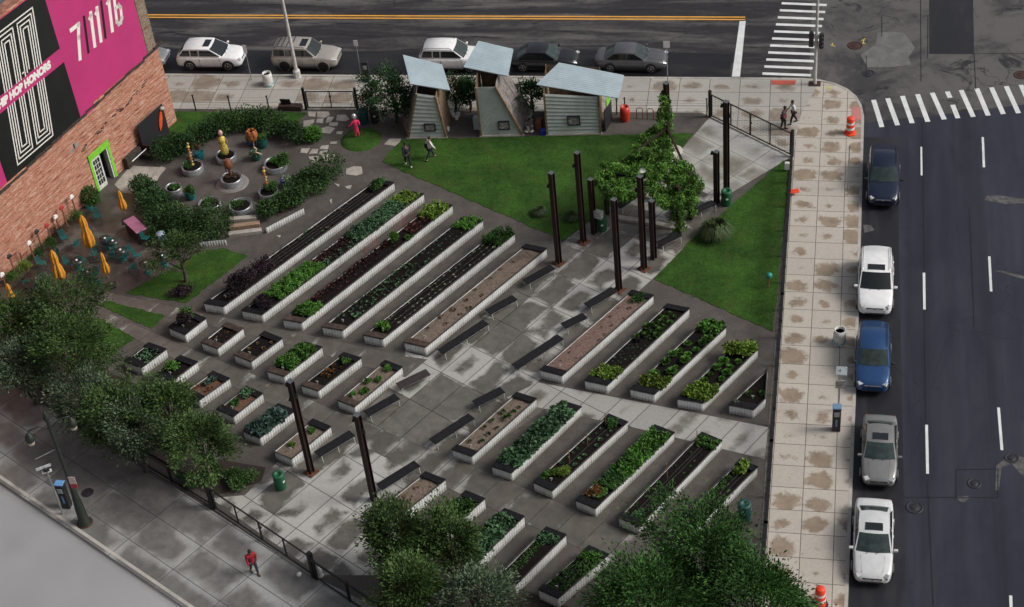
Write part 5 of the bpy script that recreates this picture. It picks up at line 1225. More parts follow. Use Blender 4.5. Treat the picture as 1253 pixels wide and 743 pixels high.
def chair(c, rz, label=None, src=None):
    t = empty('cafe_chair', 'teal metal cafe chair standing among the round tables of the patio', 'chair', c, rz, 'teal cafe chairs')
    s = MB(); 
    for i in range(6): s.box((-.19 + .076 * i, 0, .44), (.05, .4, .018))
    s.part('seat', m_tc, t); b_ = MB()
    for i in range(5): b_.box((-.22, -.16 + .08 * i, .66), (.02, .045, .36), rot=Matrix.Rotation(-.15, 3, 'Y'))
    b_.bar((-.25, -.2, .85), (-.25, .2, .85), .04, .03); b_.part('backrest', m_tc, t)
    for sx, sy in ((1, 1), (1, -1), (-1, 1), (-1, -1)): MB().tube([(sx * .19, sy * .18, .44), (sx * .22, sy * .2, 0)], .016, 6).part('leg', m_tc, t)
    return t
cz_ = [(455,500),(500,380),(520,510),(548,488),(745,452),(820,460),(872,532),(540,600),(605,612),(628,575),(652,636),(640,195),(602,150),(955,338),(200,660),(300,622),(425,335),(1040,500),(838,410),(700,380),(620,440),(740,385),(655,375),(600,325),(280,500),(900,450),(370,450)]
ch0 = None
for x, y in cz_:
    px, py = zz(x, y); c = P(px, py + 4)
    if ch0 is None: ch0 = chair(c, rng.uniform(0, 6.28))
    else: dup(ch0, c, rng.uniform(0, 6.28))
def pot(px, py, r, h, mat, label, name='glazed_pot', group='glazed plant pots'):
    c = P(px, py); return MB().lathe([(r * .7, 0), (r * .95, h * .45), (r, h * .8), (r * .9, h * .93), (r * 1.03, h), (r * .85, h), (r * .8, h * .85), (0, h * .85)], c, 20).solo(name, mat, label, 'pot', group)
# pink table box
c = P(169, 288); t = empty('serving_table', 'pink topped box table beside the blue barrel on the patio', 'table', c, R_(-42))
MB().box((0, 0, .82), (1.75, .75, .06), bev=.01).part('table_top', simple('dusty pink paint', (.34, .13, .22), .6, var=.2, scale=2), t); MB().box((0, 0, .4), (1.65, .65, .78)).part('cabinet', m_woodd, t)
c = P(200, 300); t = empty('rain_barrel', 'dark blue barrel with pale lid between the pink table and the hedge', 'barrel', c)
MB().lathe([(.27, 0), (.31, .3), (.31, .65), (.27, .88)], n=20).part('drum', simple('blue plastic barrel', (.01, .025, .12), .4), t); MB().lathe([(.28, .88), (.27, .93), (0, .97)], n=20).part('lid', simple('pale blue lid', (.25, .33, .42), .5), t)
# galvanised round planters
def planter(px, py, r, label, contents, h=.48):
    c = P(px, py, .15 + h); c.z = .15; t = empty('round_planter', label, 'planter', c, 0, 'round galvanised planters')
    MB().lathe([(r * .97, 0), (r, h * .33), (r * .985, h * .36), (r, h * .66), (r * .985, h * .7), (r, h), (r * .95, h), (r * .94, h * .85)], n=28).part('tub', m_silverd, t)
    MB().lathe([(r * .95, h - .08), (r * .5, h - .05), (0, h - .04)], n=20).part('soil', m_soil, t)
    for col, n, hh, rr, lab in contents: bush('planter_plant', (c.x + rr * rng.uniform(-.3, .3), c.y + rr * rng.uniform(-.3, .3), .15 + h - .06), r * rr, r * rr, hh, GREEN[col], lab, 'plant', n, .12)
    return c
planter(234.7,202,.70,'round steel planter under the yellow totem, left of the planter court',[('mid',260,.4,.7,'green plants in the planter under the yellow totem')])
planter(212,228.6,.52,'small round steel planter at the left rim of the planter court',[('mid',160,.25,.75,'sparse sprouts in the small planter at the left rim')])
planter(276,188.5,.66,'round steel planter holding the yellow dressed figure',[('mid',160,.3,.6,'green sprouts at the feet of the yellow dressed figure')])
c0 = planter(282.8,217,.68,'central round steel planter standing on a pale ring slab',[('brown',160,.25,.7,'dry sprouts in the central planter')])
MB().lathe([(1.05, 0), (1.03, .03), (.7, .03)], (c0.x, c0.y, .15), 32).solo('ring_slab', simple('wet ring concrete', (.2, .19, .18), .4), 'pale round slab under the central planter of the court', 'slab')
planter(256,248,.70,'round steel planter at the lower left of the planter court, by the hedge',[('mid',240,.25,.8,'low green sprouts in the lower left planter of the court')])
planter(294,250,.72,'round steel planter at the bottom middle of the planter court',[('mid',240,.22,.8,'low green sprouts in the bottom middle planter of the court')])
planter(336.6,199,.74,'round steel planter heaped with bright green leaves at the right of the court',[('bright',1500,.55,.95,'heap of bright green leaves in the right hand planter of the court')])
planter(328,233,.62,'round steel planter under the slim totem, hidden by leaves beside the right hedge',[('mid',700,.55,.95,'leafy plants around the slim totem beside the right hedge')])
def potted(px, py, r, h, mat, label, col, ph, plab, n=300, pr=1.1):
    pot(px, py, r, h, mat, label); c = P(px, py); bush('pot_plant', (c.x, c.y, .15 + h * .85), r * pr, r * pr, ph, GREEN[col], plab, 'plant', n, .11)
potted(245,194,.33,.55,m_tealp,'turquoise pot between the yellow totem planter and the hedge','brown',.8,'tall dark plant in the turquoise pot by the hedge')
potted(234.3,243,.36,.6,m_tealp,'bright turquoise pot in the lower left of the planter court','yel',.4,'yellow green plant spilling from the turquoise pot',260)
bush('pot_plant', P(234.5, 240, .75), .34, .34, 1.1, g_mid, 'dark upright shrub in the turquoise pot of the lower left court', 'shrub', 900, .1)
potted(314,195,.36,.6,m_greenp,'dark teal pot under the orange basket figure','mid',.2,'few leaves in the dark teal pot',80)
potted(322,180,.36,.6,m_greenp,'dark teal pot right of the orange basket figure, against the hedge','mid',.6,'leafy plant in the teal pot against the hedge')
potted(308.6,177,.34,.55,m_bluep,'cobalt blue pot behind the orange basket figure','mid',.4,'leafy plant in the cobalt blue pot')
potted(351,228,.36,.58,m_bluep,'blue pot with a pale plant at the right hedge of the court','pale',.4,'pale leaved plant in the blue pot by the right hedge')
# sculptures
def figure(px, py, h, label, kind):
    c = P(px, py, .5); t = empty('garden_sculpture', label, 'sculpture', c)
    mt = simple('sculpture tan ' + kind, (.4, .26, .16), .6); my = simple('patterned yellow fabric ' + kind, (.6, .48, .1), .8, var=.4, scale=12, dirt=(.1, .08, .03)); mo = simple('orange wicker ' + kind, (.36, .12, .035), .7, var=.5, scale=12)
    if kind == 'dress':
        MB().lathe([(.22, .15), (.27, .4), (.24, .75), (.18, 1.0), (.25, 1.2), (.2, 1.38), (.07, 1.46)], n=16).part('yellow_dress', my, t)
        MB().lathe([(.06, 1.42), (.07, 1.55), (.14, 1.66), (.15, 1.78), (.1, 1.9), (0, 1.93)], n=14).part('head', simple('pink bald head', (.6, .38, .3), .5), t)
        for s in (-1, 1): MB().tube([(s * .24, 0, 1.33), (s * .3, .02, 1.0), (s * .24, .12, .75)], [.05, .045, .03], 8).part('arm', mt, t)
        for s in (-1, 1): MB().tube([(s * .1, 0, .2), (s * .1, 0, -.05)], .05, 8).part('leg', mt, t)
    elif kind == 'basket':
        MB().tube([(0, 0, 0), (0, 0, h * .6)], .03, 8).part('pole', mt, t)
        MB().lathe([(.1, h * .6), (.22, h * .66), (.33, h * .8), (.27, h), (.2, h), (.24, h * .8), (.08, h * .64)], n=24, wob=lambda a, i: 1 + .3 * math.sin(a * 6 + i * 2)).part('wicker_head', mo, t)
        b_ = MB(); b_.tube([(-.35, 0, .1), (-.1, 0, .45), (.1, 0, .4), (.4, 0, .25)], .045, 8); b_.tube([(0, 0, .45), (.1, 0, .7), (-.05, 0, .85)], .06, 8); b_.part('pale_limbs', simple('pale limbs', (.5, .38, .28), .6), t)
    elif kind == 'bust':
        MB().tube([(0, 0, 0), (0, 0, h * .5)], [.12, .08], 10).part('torso', simple('copper torso', (.2, .08, .045), .4, .3), t); MB().lathe([(.08, h * .45), (.28, h * .6), (.3, h * .8), (.14, h)], n=14).part('shoulders', simple('copper shoulders', (.25, .1, .06), .4, .3), t)
        MB().tube([(-.25, 0, h * .3), (-.3, 0, h)], .025, 6).part('rod', m_boardk, t)
    else:
        zc = 0; i = 0
        while zc < h:
            s = MB().lathe([(.03, 0), (.1 if i % 2 else .13, .1), (.03, .22)], (.02 * math.sin(i * 2), 0, zc), 10); s.part('bead', [my, mt, mo][i % 3], t); zc += .23; i += 1
    return t
figure(236,203,1.7,'thin totem of yellow and brown beads rising from the left planter','totem')
figure(276,190,1.9,'life size mannequin sculpture in a yellow patterned dress','dress')
figure(314,193,2.1,'sculpture with an orange wicker head and pale twisted limbs','basket')
figure(283,217,1.4,'copper brown torso sculpture in the central planter','bust')
figure(328,233,1.8,'slim totem of tan and orange beads near the right hedge','totem')
c = P(438, 170); t = empty('garden_sculpture', 'hot pink clad mannequin with silver head on the round grass mound', 'sculpture', (c.x, c.y, .34), R_(-60))
m_hp = simple('hot pink fabric', (.85, .03, .13), .7)
jj = dict(a=((0,0,.55),(.14,.12)), b=((.03,0,.85),(.13,.11)), c=((.0,0,1.15),(.15,.11)), n=((-.02,0,1.3),.06), s1=((0,.2,1.2),.06), e1=((.12,.26,1.0),.05), w1=((.25,.15,1.05),.04), s2=((0,-.2,1.2),.06), e2=((.02,-.3,.98),.05), w2=((-.1,-.5,.9),.035), k1=((.02,.1,.3),.07), f1=((0,.1,.02),.05), k2=((.02,-.1,.3),.07), f2=((.0,-.1,.02),.05))
skin('pink_suit', jj, [('a','b'),('b','c'),('c','n'),('c','s1'),('s1','e1'),('e1','w1'),('c','s2'),('s2','e2'),('e2','w2'),('a','k1'),('k1','f1'),('a','k2'),('k2','f2')], 'a', m_hp, t)
MB().lathe([(.05, 0), (.12, .1), (.17, .2), (.15, .34), (.07, .43), (0, .45)], (-.02, 0, 1.32), 14).part('silver_head', simple('silver foil', (.7, .72, .75), .25, .7, var=.3, scale=14), t)
MB().tube([(-.1, -.5, .9), (-.25, -.62, .75)], .03, 6).part('black_rod', m_boardk, t)
# ================================================================= sheds
m_cw = simple('pale green grey corrugated cladding', (.5, .54, .53), .5, .05, var=.1, scale=2)
m_cw2 = simple('grey green ribbed cladding', (.46, .5, .49), .5, .0, var=.1, scale=2)
m_roofb = simple('pale blue metal roof', (.44, .54, .60), .4, .1, var=.08, scale=.9, dirt=(.34, .42, .46))
m_plank = simple('weathered planks', (.19, .17, .165), .85, var=.4, scale=3); m_plankb = simple('brown planks', (.2, .14, .095), .85, var=.4, scale=3)
def shed(base, frontt, roof, label, depth, cw, planks, window=True, lean=None, horiz=True, rh=None):
    """base: two ground pixels of the front wall; frontt: heights left/right and top x in-sets; roof: four pixels with heights"""
    A, B = P(*base[0]), P(*base[1]); d = (B - A).normalized(); n_ = Vector((-d.y, d.x, 0)); Wd = (B - A).length; org = (A + B) / 2
    t = empty('garden_shed', label, 'shed', org, math.atan2(d.y, d.x), 'sheds with tilted roofs')
    hl, hr, il, ir = frontt; x0, x1 = -Wd / 2, Wd / 2; tl, tr_ = x0 + il, x1 - ir
    f = MB(); nn = 26 if horiz else 36
    if horiz:
        N = 22; vs = []
        for i in range(N + 1):
            q = i / N; vs += [(x0 + il * q, -.02 - .05 * (i % 2), hl * q), (x1 - ir * q, -.02 - .05 * (i % 2), hr * q)]
        f.add(vs, [(2 * i, 2 * i + 1, 2 * i + 3, 2 * i + 2) for i in range(N)])
    else:
        N = 56; vs = []
        for i in range(N + 1):
            q = i / N; vs += [(x0 + Wd * q, -.02 - .03 * (i % 2), 0), (tl + (tr_ - tl) * q, -.02 - .03 * (i % 2), hl + (hr - hl) * q)]
        f.add(vs, [(2 * i, 2 * i + 2, 2 * i + 3, 2 * i + 1) for i in range(N)])
    f.part('front_cladding', cw, t)
    po = MB(); po.bar((x0, -.06, 0), (tl, -.06, hl), .16, .12); po.part('corner_post', m_wood, t); po = MB(); po.bar((x1, -.06, 0), (tr_, -.06, hr), .16, .12); po.part('corner_post', m_wood, t)
    MB().box((0, -.1, .04), (Wd + .2, .1, .1)).part('base_beam', simple('pale sill', (.45, .43, .38), .7), t)
    for sx, nm in ((-1, 'side_wall'), (1, 'side_wall')):
        xb, xt, h = (x0, tl, hl) if sx < 0 else (x1, tr_, hr); sw = MB(); k = max(5, int(depth / .22)); xo = lean[0 if sx < 0 else 1] if lean else 0
        for i in range(k):
            y0_, y1_ = depth * i / k, depth * (i + .93) / k; g = rng.uniform(-.012, .012)
            a0, a1 = i / k, (i + .93) / k
            q = [(xb + xo * a0 + g, y0_, 0), (xb + xo * a1 + g, y1_, 0), (xt + xo * .2 * a1 + g, y1_, h + rh * a1 * depth), (xt + xo * .2 * a0 + g, y0_, h + rh * a0 * depth)]
            sw.add(q + [(x_ + sx * .025, y_, z_) for x_, y_, z_ in q], [(0, 1, 2, 3), (7, 6, 5, 4), (0, 4, 5, 1), (1, 5, 6, 2), (2, 6, 7, 3), (3, 7, 4, 0)])
        sw.part(nm, planks[0 if sx < 0 else 1], t)
    xl_, xr__ = x0 + (lean[0] if lean else 0), x1 + (lean[1] if lean else 0)
    MB().add([(xl_ + .1, depth - .06, 0), (xr__ - .1, depth - .06, 0), (tr_, depth - .06, hr + rh * depth), (tl, depth - .06, hl + rh * depth)], [(3, 2, 1, 0)]).part('back_wall', m_plankb, t)
    rv = []; inv = Matrix.Rotation(-math.atan2(d.y, d.x), 3, 'Z')
    for px, py, hh in roof: rv.append(inv @ (P(px, py, .15 + hh) - org))
    nr = (rv[1] - rv[0]).cross(rv[3] - rv[0]).normalized()
    if nr.z < 0: nr = -nr
    rm = MB(); N = 26; vs = []
    for i in range(N + 1):
        q = i / N; o = nr * (.012 if i % 2 else .0)
        for e in (rv[0].lerp(rv[3], q), rv[1].lerp(rv[2], q)): vs += [e + o]
    rm.add(vs, [(2 * i, 2 * i + 1, 2 * i + 3, 2 * i + 2) for i in range(N)])
    rm.add([v - nr * .07 for v in rv], [(0, 3, 2, 1)])
    for i in range(4): j = (i + 1) % 4; rm.add([rv[i] - nr * .07, rv[j] - nr * .07, rv[j], rv[i]], [(0, 1, 2, 3)])
    rm.part('roof', m_roofb, t)
    if window:
        wx, wz, ww, wh_ = window; fo = MB()
        for a_, b_, c_, d_ in ((wx - ww / 2, wx + ww / 2, wz + wh_ / 2 - .06, wz + wh_ / 2), (wx - ww / 2, wx + ww / 2, wz - wh_ / 2, wz - wh_ / 2 + .06), (wx - ww / 2, wx - ww / 2 + .06, wz - wh_ / 2 + .06, wz + wh_ / 2 - .06), (wx + ww / 2 - .06, wx + ww / 2, wz - wh_ / 2 + .06, wz + wh_ / 2 - .06)):
            fo.box(((a_ + b_) / 2, -.12, (c_ + d_) / 2), (b_ - a_, .08, d_ - c_))
        w_ = fo.part('window', m_boardk, t); pn = MB(); 
        MB().box((wx, -.095, wz), (ww - .12, .01, wh_ - .12)).part('pane', simple('mosaic glass', (.3, .25, .28), .3, var=.8, scale=14, dirt=(.05, .06, .08)), w_)
        mz = MB()
        for _ in range(12): mz.box((wx + rng.uniform(-.36, .36) * ww, -.105, wz + rng.uniform(-.36, .36) * wh_), (.11, .01, .09), rot=Matrix.Rotation(rng.uniform(0, 3), 3, 'Y'))
        mz.part('mosaic_piece', simple('mosaic pieces', (.42, .42, .38), .4, var=.5, scale=9, dirt=(.4, .1, .2)), w_, kind='stuff')
    return t
shed([(500,168.5),(547,168)],(3.3,3.3,.75,.28),[(494,68,4.0),(550,110,3.3),(543,110.5,3.3),(500,104,3.35)],'left shed with narrow horizontal ribbed front and pale blue tilted roof',3.2,m_cw,(m_plank,m_wood),(.2,.75,.8,.62),rh=.05) if False else None
shed([(500,168.5),(546,168)],(3.42,3.2,.95,.35),[(502,102.5,3.6),(551,110.5,3.35),(541,79,3.75),(493,67,4.0)],'left shed with narrow horizontal ribbed front and pale blue tilted roof',2.4,m_cw,(m_plank,m_wood),(.28,.85,.75,.58),rh=.1,lean=(-.9,0))
shed([(589,166.5),(640,165)],(3.75,3.75,.0,1.45),[(567,82,4.1),(621.5,93,4.1),(628,60,4.4),(585.5,50,4.6)],'middle shed with steep tapering ribbed front and the highest pale blue roof',2.6,m_cw2,(m_wood,m_plank),(.2,.85,.72,.66),horiz=False,rh=.1,lean=(0,.5))
shed([(670,165),(735,163)],(3.15,2.8,.0,.0),[(656,103.5,3.35),(757,120.5,3.1),(763.5,92,3.6),(684,76.5,4.0)],'right shed, widest, with horizontal ribbed front and lime green side board',2.9,m_cw,(m_wood,m_wood),(.05,1.1,.82,.7),rh=.12)
c = P(743,158); t = empty('chalk_board', 'black board with lime green panel on the right side of the widest shed', 'board', c, R_(78)); MB().box((.3, 0, .85), (1.3, .05, 1.6)).part('panel', m_boardk, t); MB().box((.4, 0, 1.9), (.7, .06, .5)).part('green_panel', m_green, t)
solo_box('red_box', P(541,135,.9), (.25,.2,.3), 0, simple('red box', (.45,.03,.02), .5), 'small red box under the left shed roof', 'box')
pc_ = P(559,165); 
for i,(x,y) in enumerate([(547,147),(553,140),(555,143),(559,146),(548,160),(561,142)]): MB().lathe([(.1,0),(.15,.25),(.1,.28),(0,.26)], P(x,y), 10).solo('white_pot', m_marker, 'small white pot on the ground between the left and middle sheds', 'pot', 'white pots between the sheds')
solo_box('white_cabinet', P(584,150,.6), (.45,.4,.9), 0, simple('pale blue cabinet', (.4,.47,.52), .6), 'pale blue cabinet against the left side of the middle shed', 'cabinet')
solo_box('blue_tub', P(665,161,.35), (.4,.35,.4), .2, simple('cobalt tub', (.01,.02,.3), .4), 'cobalt blue tub at the lower left corner of the widest shed', 'tub', bev=.05)
wp = MB()
for i in range(60): wp.tube([P(rng.uniform(644, 652), rng.uniform(142, 162), .2 + rng.random() * .35) + Vector((0, 0, 0)), P(rng.uniform(644, 652), rng.uniform(142, 162), .2 + rng.random() * .35)][:1] * 1 + [P(rng.uniform(644, 652), rng.uniform(142, 162), .25 + rng.random() * .35)], .04, 5) if False else wp.box(P(rng.uniform(643, 652), rng.uniform(141, 162), .2 + rng.random() * .4), (.12, .1, .09), rng.random() * 3, bev=.01)
wp.solo('rubble_pile', m_flag, 'pile of pale stones and wood between the middle and widest sheds', 'rubble', None, 'stuff')
solo_box('orange_crate', P(660,152,.5), (.35,.6,.7), 0, simple('rust orange crate', (.2,.07,.03), .7), 'rust orange crate stack left of the widest shed', 'crate')
# ================================================================= fences and gates
m_fence = simple('black fence steel', (.012, .012, .013), .5, .2)
m_wire = simple('thin wire', (.05, .05, .052), .5, .5)
def fence(pts, h, step, label, wires=6, top=False, pr=.035, rail=.025, n_=None, name='wire_fence'):
    pts = [P(*p) for p in pts]; org = pts[0].copy(); t = empty(name, label, 'fence', org); loc = [p - org for p in pts]
    w_ = MB()
    for a, b in zip(loc[:-1], loc[1:]):
        d = b - a; k = max(1, int(round(d.length / step)))
        for i in range(k + 1):
            q = a + d * i / k; pm_ = MB().box((q.x, q.y, h / 2), (pr * 2, pr * 2, h), math.atan2(d.y, d.x)); pm_.box((q.x, q.y, h + .01), (pr * 3.4, pr * 3.4, .04), math.atan2(d.y, d.x)); pm_.part('post', m_fence, t)
        for i in range(wires):
            z = h * (i + .6) / (wires + .2); w_.bar((a.x, a.y, z), (b.x, b.y, z), .007)
        if top:
            r = MB(); r.bar((a.x, a.y, h - .03), (b.x, b.y, h - .03), rail * 2); r.bar((a.x, a.y, .12), (b.x, b.y, .12), rail * 1.6); r.part('rail', m_fence, t)
            m2 = max(2, int(d.length / .3))
            for i in range(m2): q = a + d * i / m2; w_.bar((q.x, q.y, .1), (q.x, q.y, h - .05), .006)
    w_.part('wire_mesh', m_wire, t)
    return t
fence([(240,136),(283,137),(330,137)], 1.25, 2.3, 'thin wire fence along the top pavement left of the small gate', wires=6)
fence([(372,135),(371,134)], .01, 5, 'x', wires=0) if False else None
fence([(765,141),(865,142)], 1.3, 2.9, 'thin wire fence along the top pavement right of the widest shed', wires=6)
fence([(450,136),(640,138),(755,140)], 1.2, 3.0, 'thin wire fence running behind the three sheds', wires=6)
fence([(969,196),(957,380),(944,560),(937,660),(929,760)], 1.2, 2.4, 'long black mesh fence between the garden and the side pavement', wires=14, top=True, rail=.06, pr=.055)
fence([(-160,353),(0,462),(120,536),(258,618)], 1.35, 2.5, 'dark wire fence along the left pavement, under the trees', wires=14, top=True, rail=.04, pr=.05)
fence([(388,709),(470,764),(560,822)], 1.35, 2.5, 'dark wire fence continuing right of the lower gate past the lower trees', wires=14, top=True, rail=.04, pr=.05)
def gate(a, b, h, panels, label, postw=.16, rung=True):
    A, B = P(*a), P(*b); d = B - A; L = d.length; t = empty('metal_gate', label, 'gate', A, math.atan2(d.y, d.x))
    for x in (0, L): MB().box((x, 0, (h + .25) / 2), (postw, postw, h + .25)).part('gate_post', m_fence, t)
    f = MB(); f.box((L / 2, 0, h - .03), (L - .3, .06, .06)); f.box((L / 2, 0, .14), (L - .3, .06, .06))
    for i in range(panels + 1): x = .15 + (L - .3) * i / panels; f.box((x, 0, h / 2 + .05), (.06 if i % 2 or i in (0, panels) else .1, .07, h - .15))
    f.part('frame', m_fence, t); w_ = MB()
    for i in range(8): z = .25 + (h - .4) * i / 7; w_.bar((.15, 0, z), (L - .15, 0, z), .007)
    for i in range(int(L / .25)): w_.bar((.2 + i * .25, 0, .17), (.2 + i * .25, 0, h - .05), .005)
    w_.part('wire_mesh', m_wire, t); MB().box((L / 2, .06, 1.0), (.12, .08, .1)).part('latch', m_fence, t)
gate((869,143),(969,192), 1.75, 4, 'wide black mesh gate at the upper right plaza entrance')
gate((375,134),(438,134), 1.45, 2, 'small black double gate at the flagstone path by the top pavement')
gate((262,622),(385,706), 1.5, 4, 'long dark gate to the left pavement near the person in red', .22)
# ================================================================= street furniture
m_pole = simple('pale grey pole', (.5, .5, .49), .5); m_bin = simple('green bin', (.012, .1, .045), .5); m_bind = simple('dark teal bin', (.01, .065, .06), .5)
m_or = simple('safety orange', (.8, .06, .02), .45); m_rf = simple('white reflective band', (.75, .75, .75), .4)
def polelike(name, base, h, r0, r1, label, cat, mat=m_pole):
    t = empty(name, label, cat, P(*base)); MB().tube([(0, 0, 0), (0, 0, .5), (0, 0, h)], [r0 * 1.05, r0, r1], 12).part('pole', mat, t); return t
t = polelike('street_light', (364,94), 9.5, .13, .09, 'tall pale street light pole beside the silver sport utility car', 'street light')
MB().lathe([(.28, 0), (.26, .5), (.15, .62)], n=8, smooth=False).part('base', m_pole, t); MB().tube([(0, 0, 9.4), (0, 1.5, 9.9), (0, 2.6, 10)], .05, 8).part('arm', m_pole, t); MB().box((0, 2.9, 10), (.3, .7, .14), bev=.04).part('lamp_head', m_pole, t)
t = polelike('traffic_signal', (997,103), 9.0, .11, .08, 'tall pale pole with two black traffic signal heads at the rounded corner', 'traffic signal')
MB().box((0, 0, .03), (.75, .55, .05)).part('base_plate', m_rustiron, t)
for sx in (-1, 1):
    hd = MB(); hd.box((sx * .32, -.05 * sx, 3.35), (.3, .3, 1.0), bev=.03)
    for i in range(3): hd.tube([(sx * .32, -.2 * sx, 3.05 + .3 * i), (sx * .32, -.42 * sx, 3.05 + .3 * i)], .13, 10)
    hd.part('signal_head', m_boardk, t)
def sign(base, h, label, plate, pm_=m_marker, mat=m_silverd, face=-90):
    t = polelike('sign_post', base, h, .03, .03, label, 'sign', mat)
    w0, h0 = plate; a = R_(face); MB().box((0.0, -.045, h - h0 / 2), (w0, .015, h0), rz=0, bev=.003).part('sign_plate', pm_, t); return t
sign((443,98), height_at(443,98,49), 'thin sign post with two white plates beside the black pay station', (.3, .45))
t = sign((817,100), height_at(817,100,50), 'thin sign post with a white plate left of the grey saloon car', (.42, .5))
sign((308,98), height_at(308,98,55), 'thin sign post with a small round white plate left of the white litter bin', (.26, .6))
sign((1037,232), height_at(1037,232,178), 'lone thin steel post on the side pavement by the navy car', (.05, .3), m_silverd)
# pay stations
def paystation(px, py, h, label, cap):
    t = empty('pay_station', label, 'pay station', P(px, py), 0); MB().box((0, 0, h / 2), (.42, .34, h), bev=.04).part('cabinet', m_boardk, t)
    MB().box((0, -.19, h * .78), (.26, .03, .3)).part('screen_panel', simple('grey keypad', (.35, .37, .4), .4), t); MB().box((0, 0, h + .04), (.46, .4, .09), bev=.02).part('cap', cap, t); MB().box((0, -.175, h * .4), (.1, .02, .5)).part('side_stripe', cap, t)
paystation(450, 99, 1.5, 'black pay station on the top pavement left of the sheds', m_boardk)
paystation(1023, 526, 1.6, 'black pay station with blue cap on the side pavement by the grey car', simple('blue grey cap', (.15, .25, .4), .4))
paystation(83, 620, 1.7, 'black pay station with bright blue top beside the green lamp post', simple('sky blue cap', (.12, .3, .6), .4))
# sign cluster on right pavement
t = polelike('sign_post', (1026,503), height_at(1026,503,452), .035, .035, 'post with two stacked pale plates above the pay station of the side pavement', 'sign', m_silverd)
hh = height_at(1026,503,452); MB().box((.05, 0, hh - .1), (.55, .5, .03), rot=Matrix.Rotation(.3, 3, 'X')).part('upper_plate', simple('pale grey plate', (.3, .34, .36), .4), t); MB().box((.05, -.05, hh - 1.0), (.55, .03, .55), bev=.005).part('lower_plate', simple('printed plate', (.4, .38, .36), .5, var=.5, scale=7, dirt=(.06, .05, .05)), t)
t = polelike('sign_post', (77,629), height_at(77,629,572), .05, .045, 'grey post with pale sign blades beside the black pay station with bright blue top', 'sign', m_silverd)
hh = height_at(77,629,572); MB().box((-.1, 0, hh), (.75, .04, .16), R_(35)).part('sign_blade', simple('pale blade', (.5, .53, .55), .5), t); MB().box((0, 0, hh - .3), (.5, .05, .2), R_(30), bev=.03).part('sign_blade', m_marker, t); MB().box((.0, 0, hh - .15), (.3, .2, .16), R_(30)).part('meter_box', m_boardk, t)
# ornate lamp
m_lampg = simple('bronze green iron', (.03, .04, .032), .5, .3); b0 = (104,640); H = height_at(*b0, 516)
t = empty('street_lamp', 'tapered dark green street lamp with lantern arms in the lower left pavement', 'street lamp', P(*b0), R_(35))
MB().lathe([(.34, 0), (.34, .1), (.27, .2), (.24, 1.2), (.16, 2.2), (.11, 3.0), (.09, H)], n=12).part('pole', m_lampg, t); MB().lathe([(.42, 0), (.42, .03), (.3, .05)], n=16).part('base', m_rustiron, t)
for sx in (-1, 1):
    MB().tube([(0, 0, H - .5), (sx * .5, 0, H - .1), (sx * 1.0, 0, H - .15), (sx * 1.05, 0, H - .45)], .035, 8).part('arm', m_lampg, t)
    ln = MB(); ln.lathe([(.03, H + .1), (.2, H - .1), (.24, H - .3), (.2, H - .45)], (sx * 1.05, 0, -.35), 12); ln_o = ln.part('lantern', m_lampg, t); MB().lathe([(.19, H - .46), (.15, H - .66), (0, H - .72)], (sx * 1.05, 0, -.35), 12).part('glass_globe', simple('cream globe', (.6, .56, .45), .3), ln_o)
MB().lathe([(.1, 0), (.17, .25), (.1, .55), (0, .75)], (0, 0, H), 12).part('finial', m_lampg, t)
MB().box((.12, -.28, 3.3), (.34, .03, .5), R_(-30)).part('notice_plate', simple('pale pink notice', (.55, .45, .43), .6), t); MB().box((.12, -.285, 2.92), (.34, .03, .3), R_(-30)).part('red_notice', simple('red notice', (.4, .06, .07), .6), t)
MB().box((-.6, 0, 5.3), (1.1, .03, .03), R_(10)).part('bracket_arm', m_silverd, t)
# bins
def bin_(px, py, r, h, mat, label, name='litter_bin', lidm=None, hole=True, bend=.06, group='bins in the garden'):
    t = empty(name, label, 'bin', P(px, py), rng.random() * 3, group); MB().lathe([(r * .88, 0), (r, h * .3), (r, h * .8), (r * .96, h)], n=20).part('drum', mat, t)
    if hole: MB().lathe([(r * 1.02, h), (r, h + bend), (r * .5, h + bend * 1.6), (r * .48, h + bend * .6), (0, h + bend * .4)], n=20).part('lid', lidm or mat, t)
    else: MB().lathe([(r * 1.02, h), (r * .9, h + .08), (0, h + .14)], n=20).part('lid', lidm or mat, t)
    MB().lathe([(r * 1.012, h * .5), (r * 1.016, h * .56)], n=20).part('band', lidm or mat, t)
    MB().box((0, -r * 1.0, h * .62), (.14, .02, .1)).part('sticker', m_marker, t)
    return t
bin_(446,150,.33,.95,m_bind,'dark teal litter bin beside the flagstone path and the round mound')
bin_(459.5,149,.3,1.0,m_boardk,'black domed bin right of the dark teal one near the small gate', hole=False)
bin_(737,281,.32,.9,m_bin,'dark green bin behind the columns, below the white box')
bin_(889,250,.32,.95,m_bin,'green bin at the foot of the tall column by the triangular lawn')
bin_(344,597,.3,.95,m_bin,'green bin beside the bushes in the lower left plaza')
bin_(911,634,.32,.95,m_bind,'dark teal bin at the side fence near the last bed of the lower row')
solo_box('white_box', P(731,262,1.6), (.62,.3,.5), R_(-20), simple('pale grey box', (.5,.52,.52), .5), 'pale grey box fixed to the short column above the dark green bin', 'box')
m_wbin = simple('white litter drum', (.62, .62, .6), .5, var=.08, scale=4); m_spl = simple('turquoise pattern', (.05, .35, .4), .5)
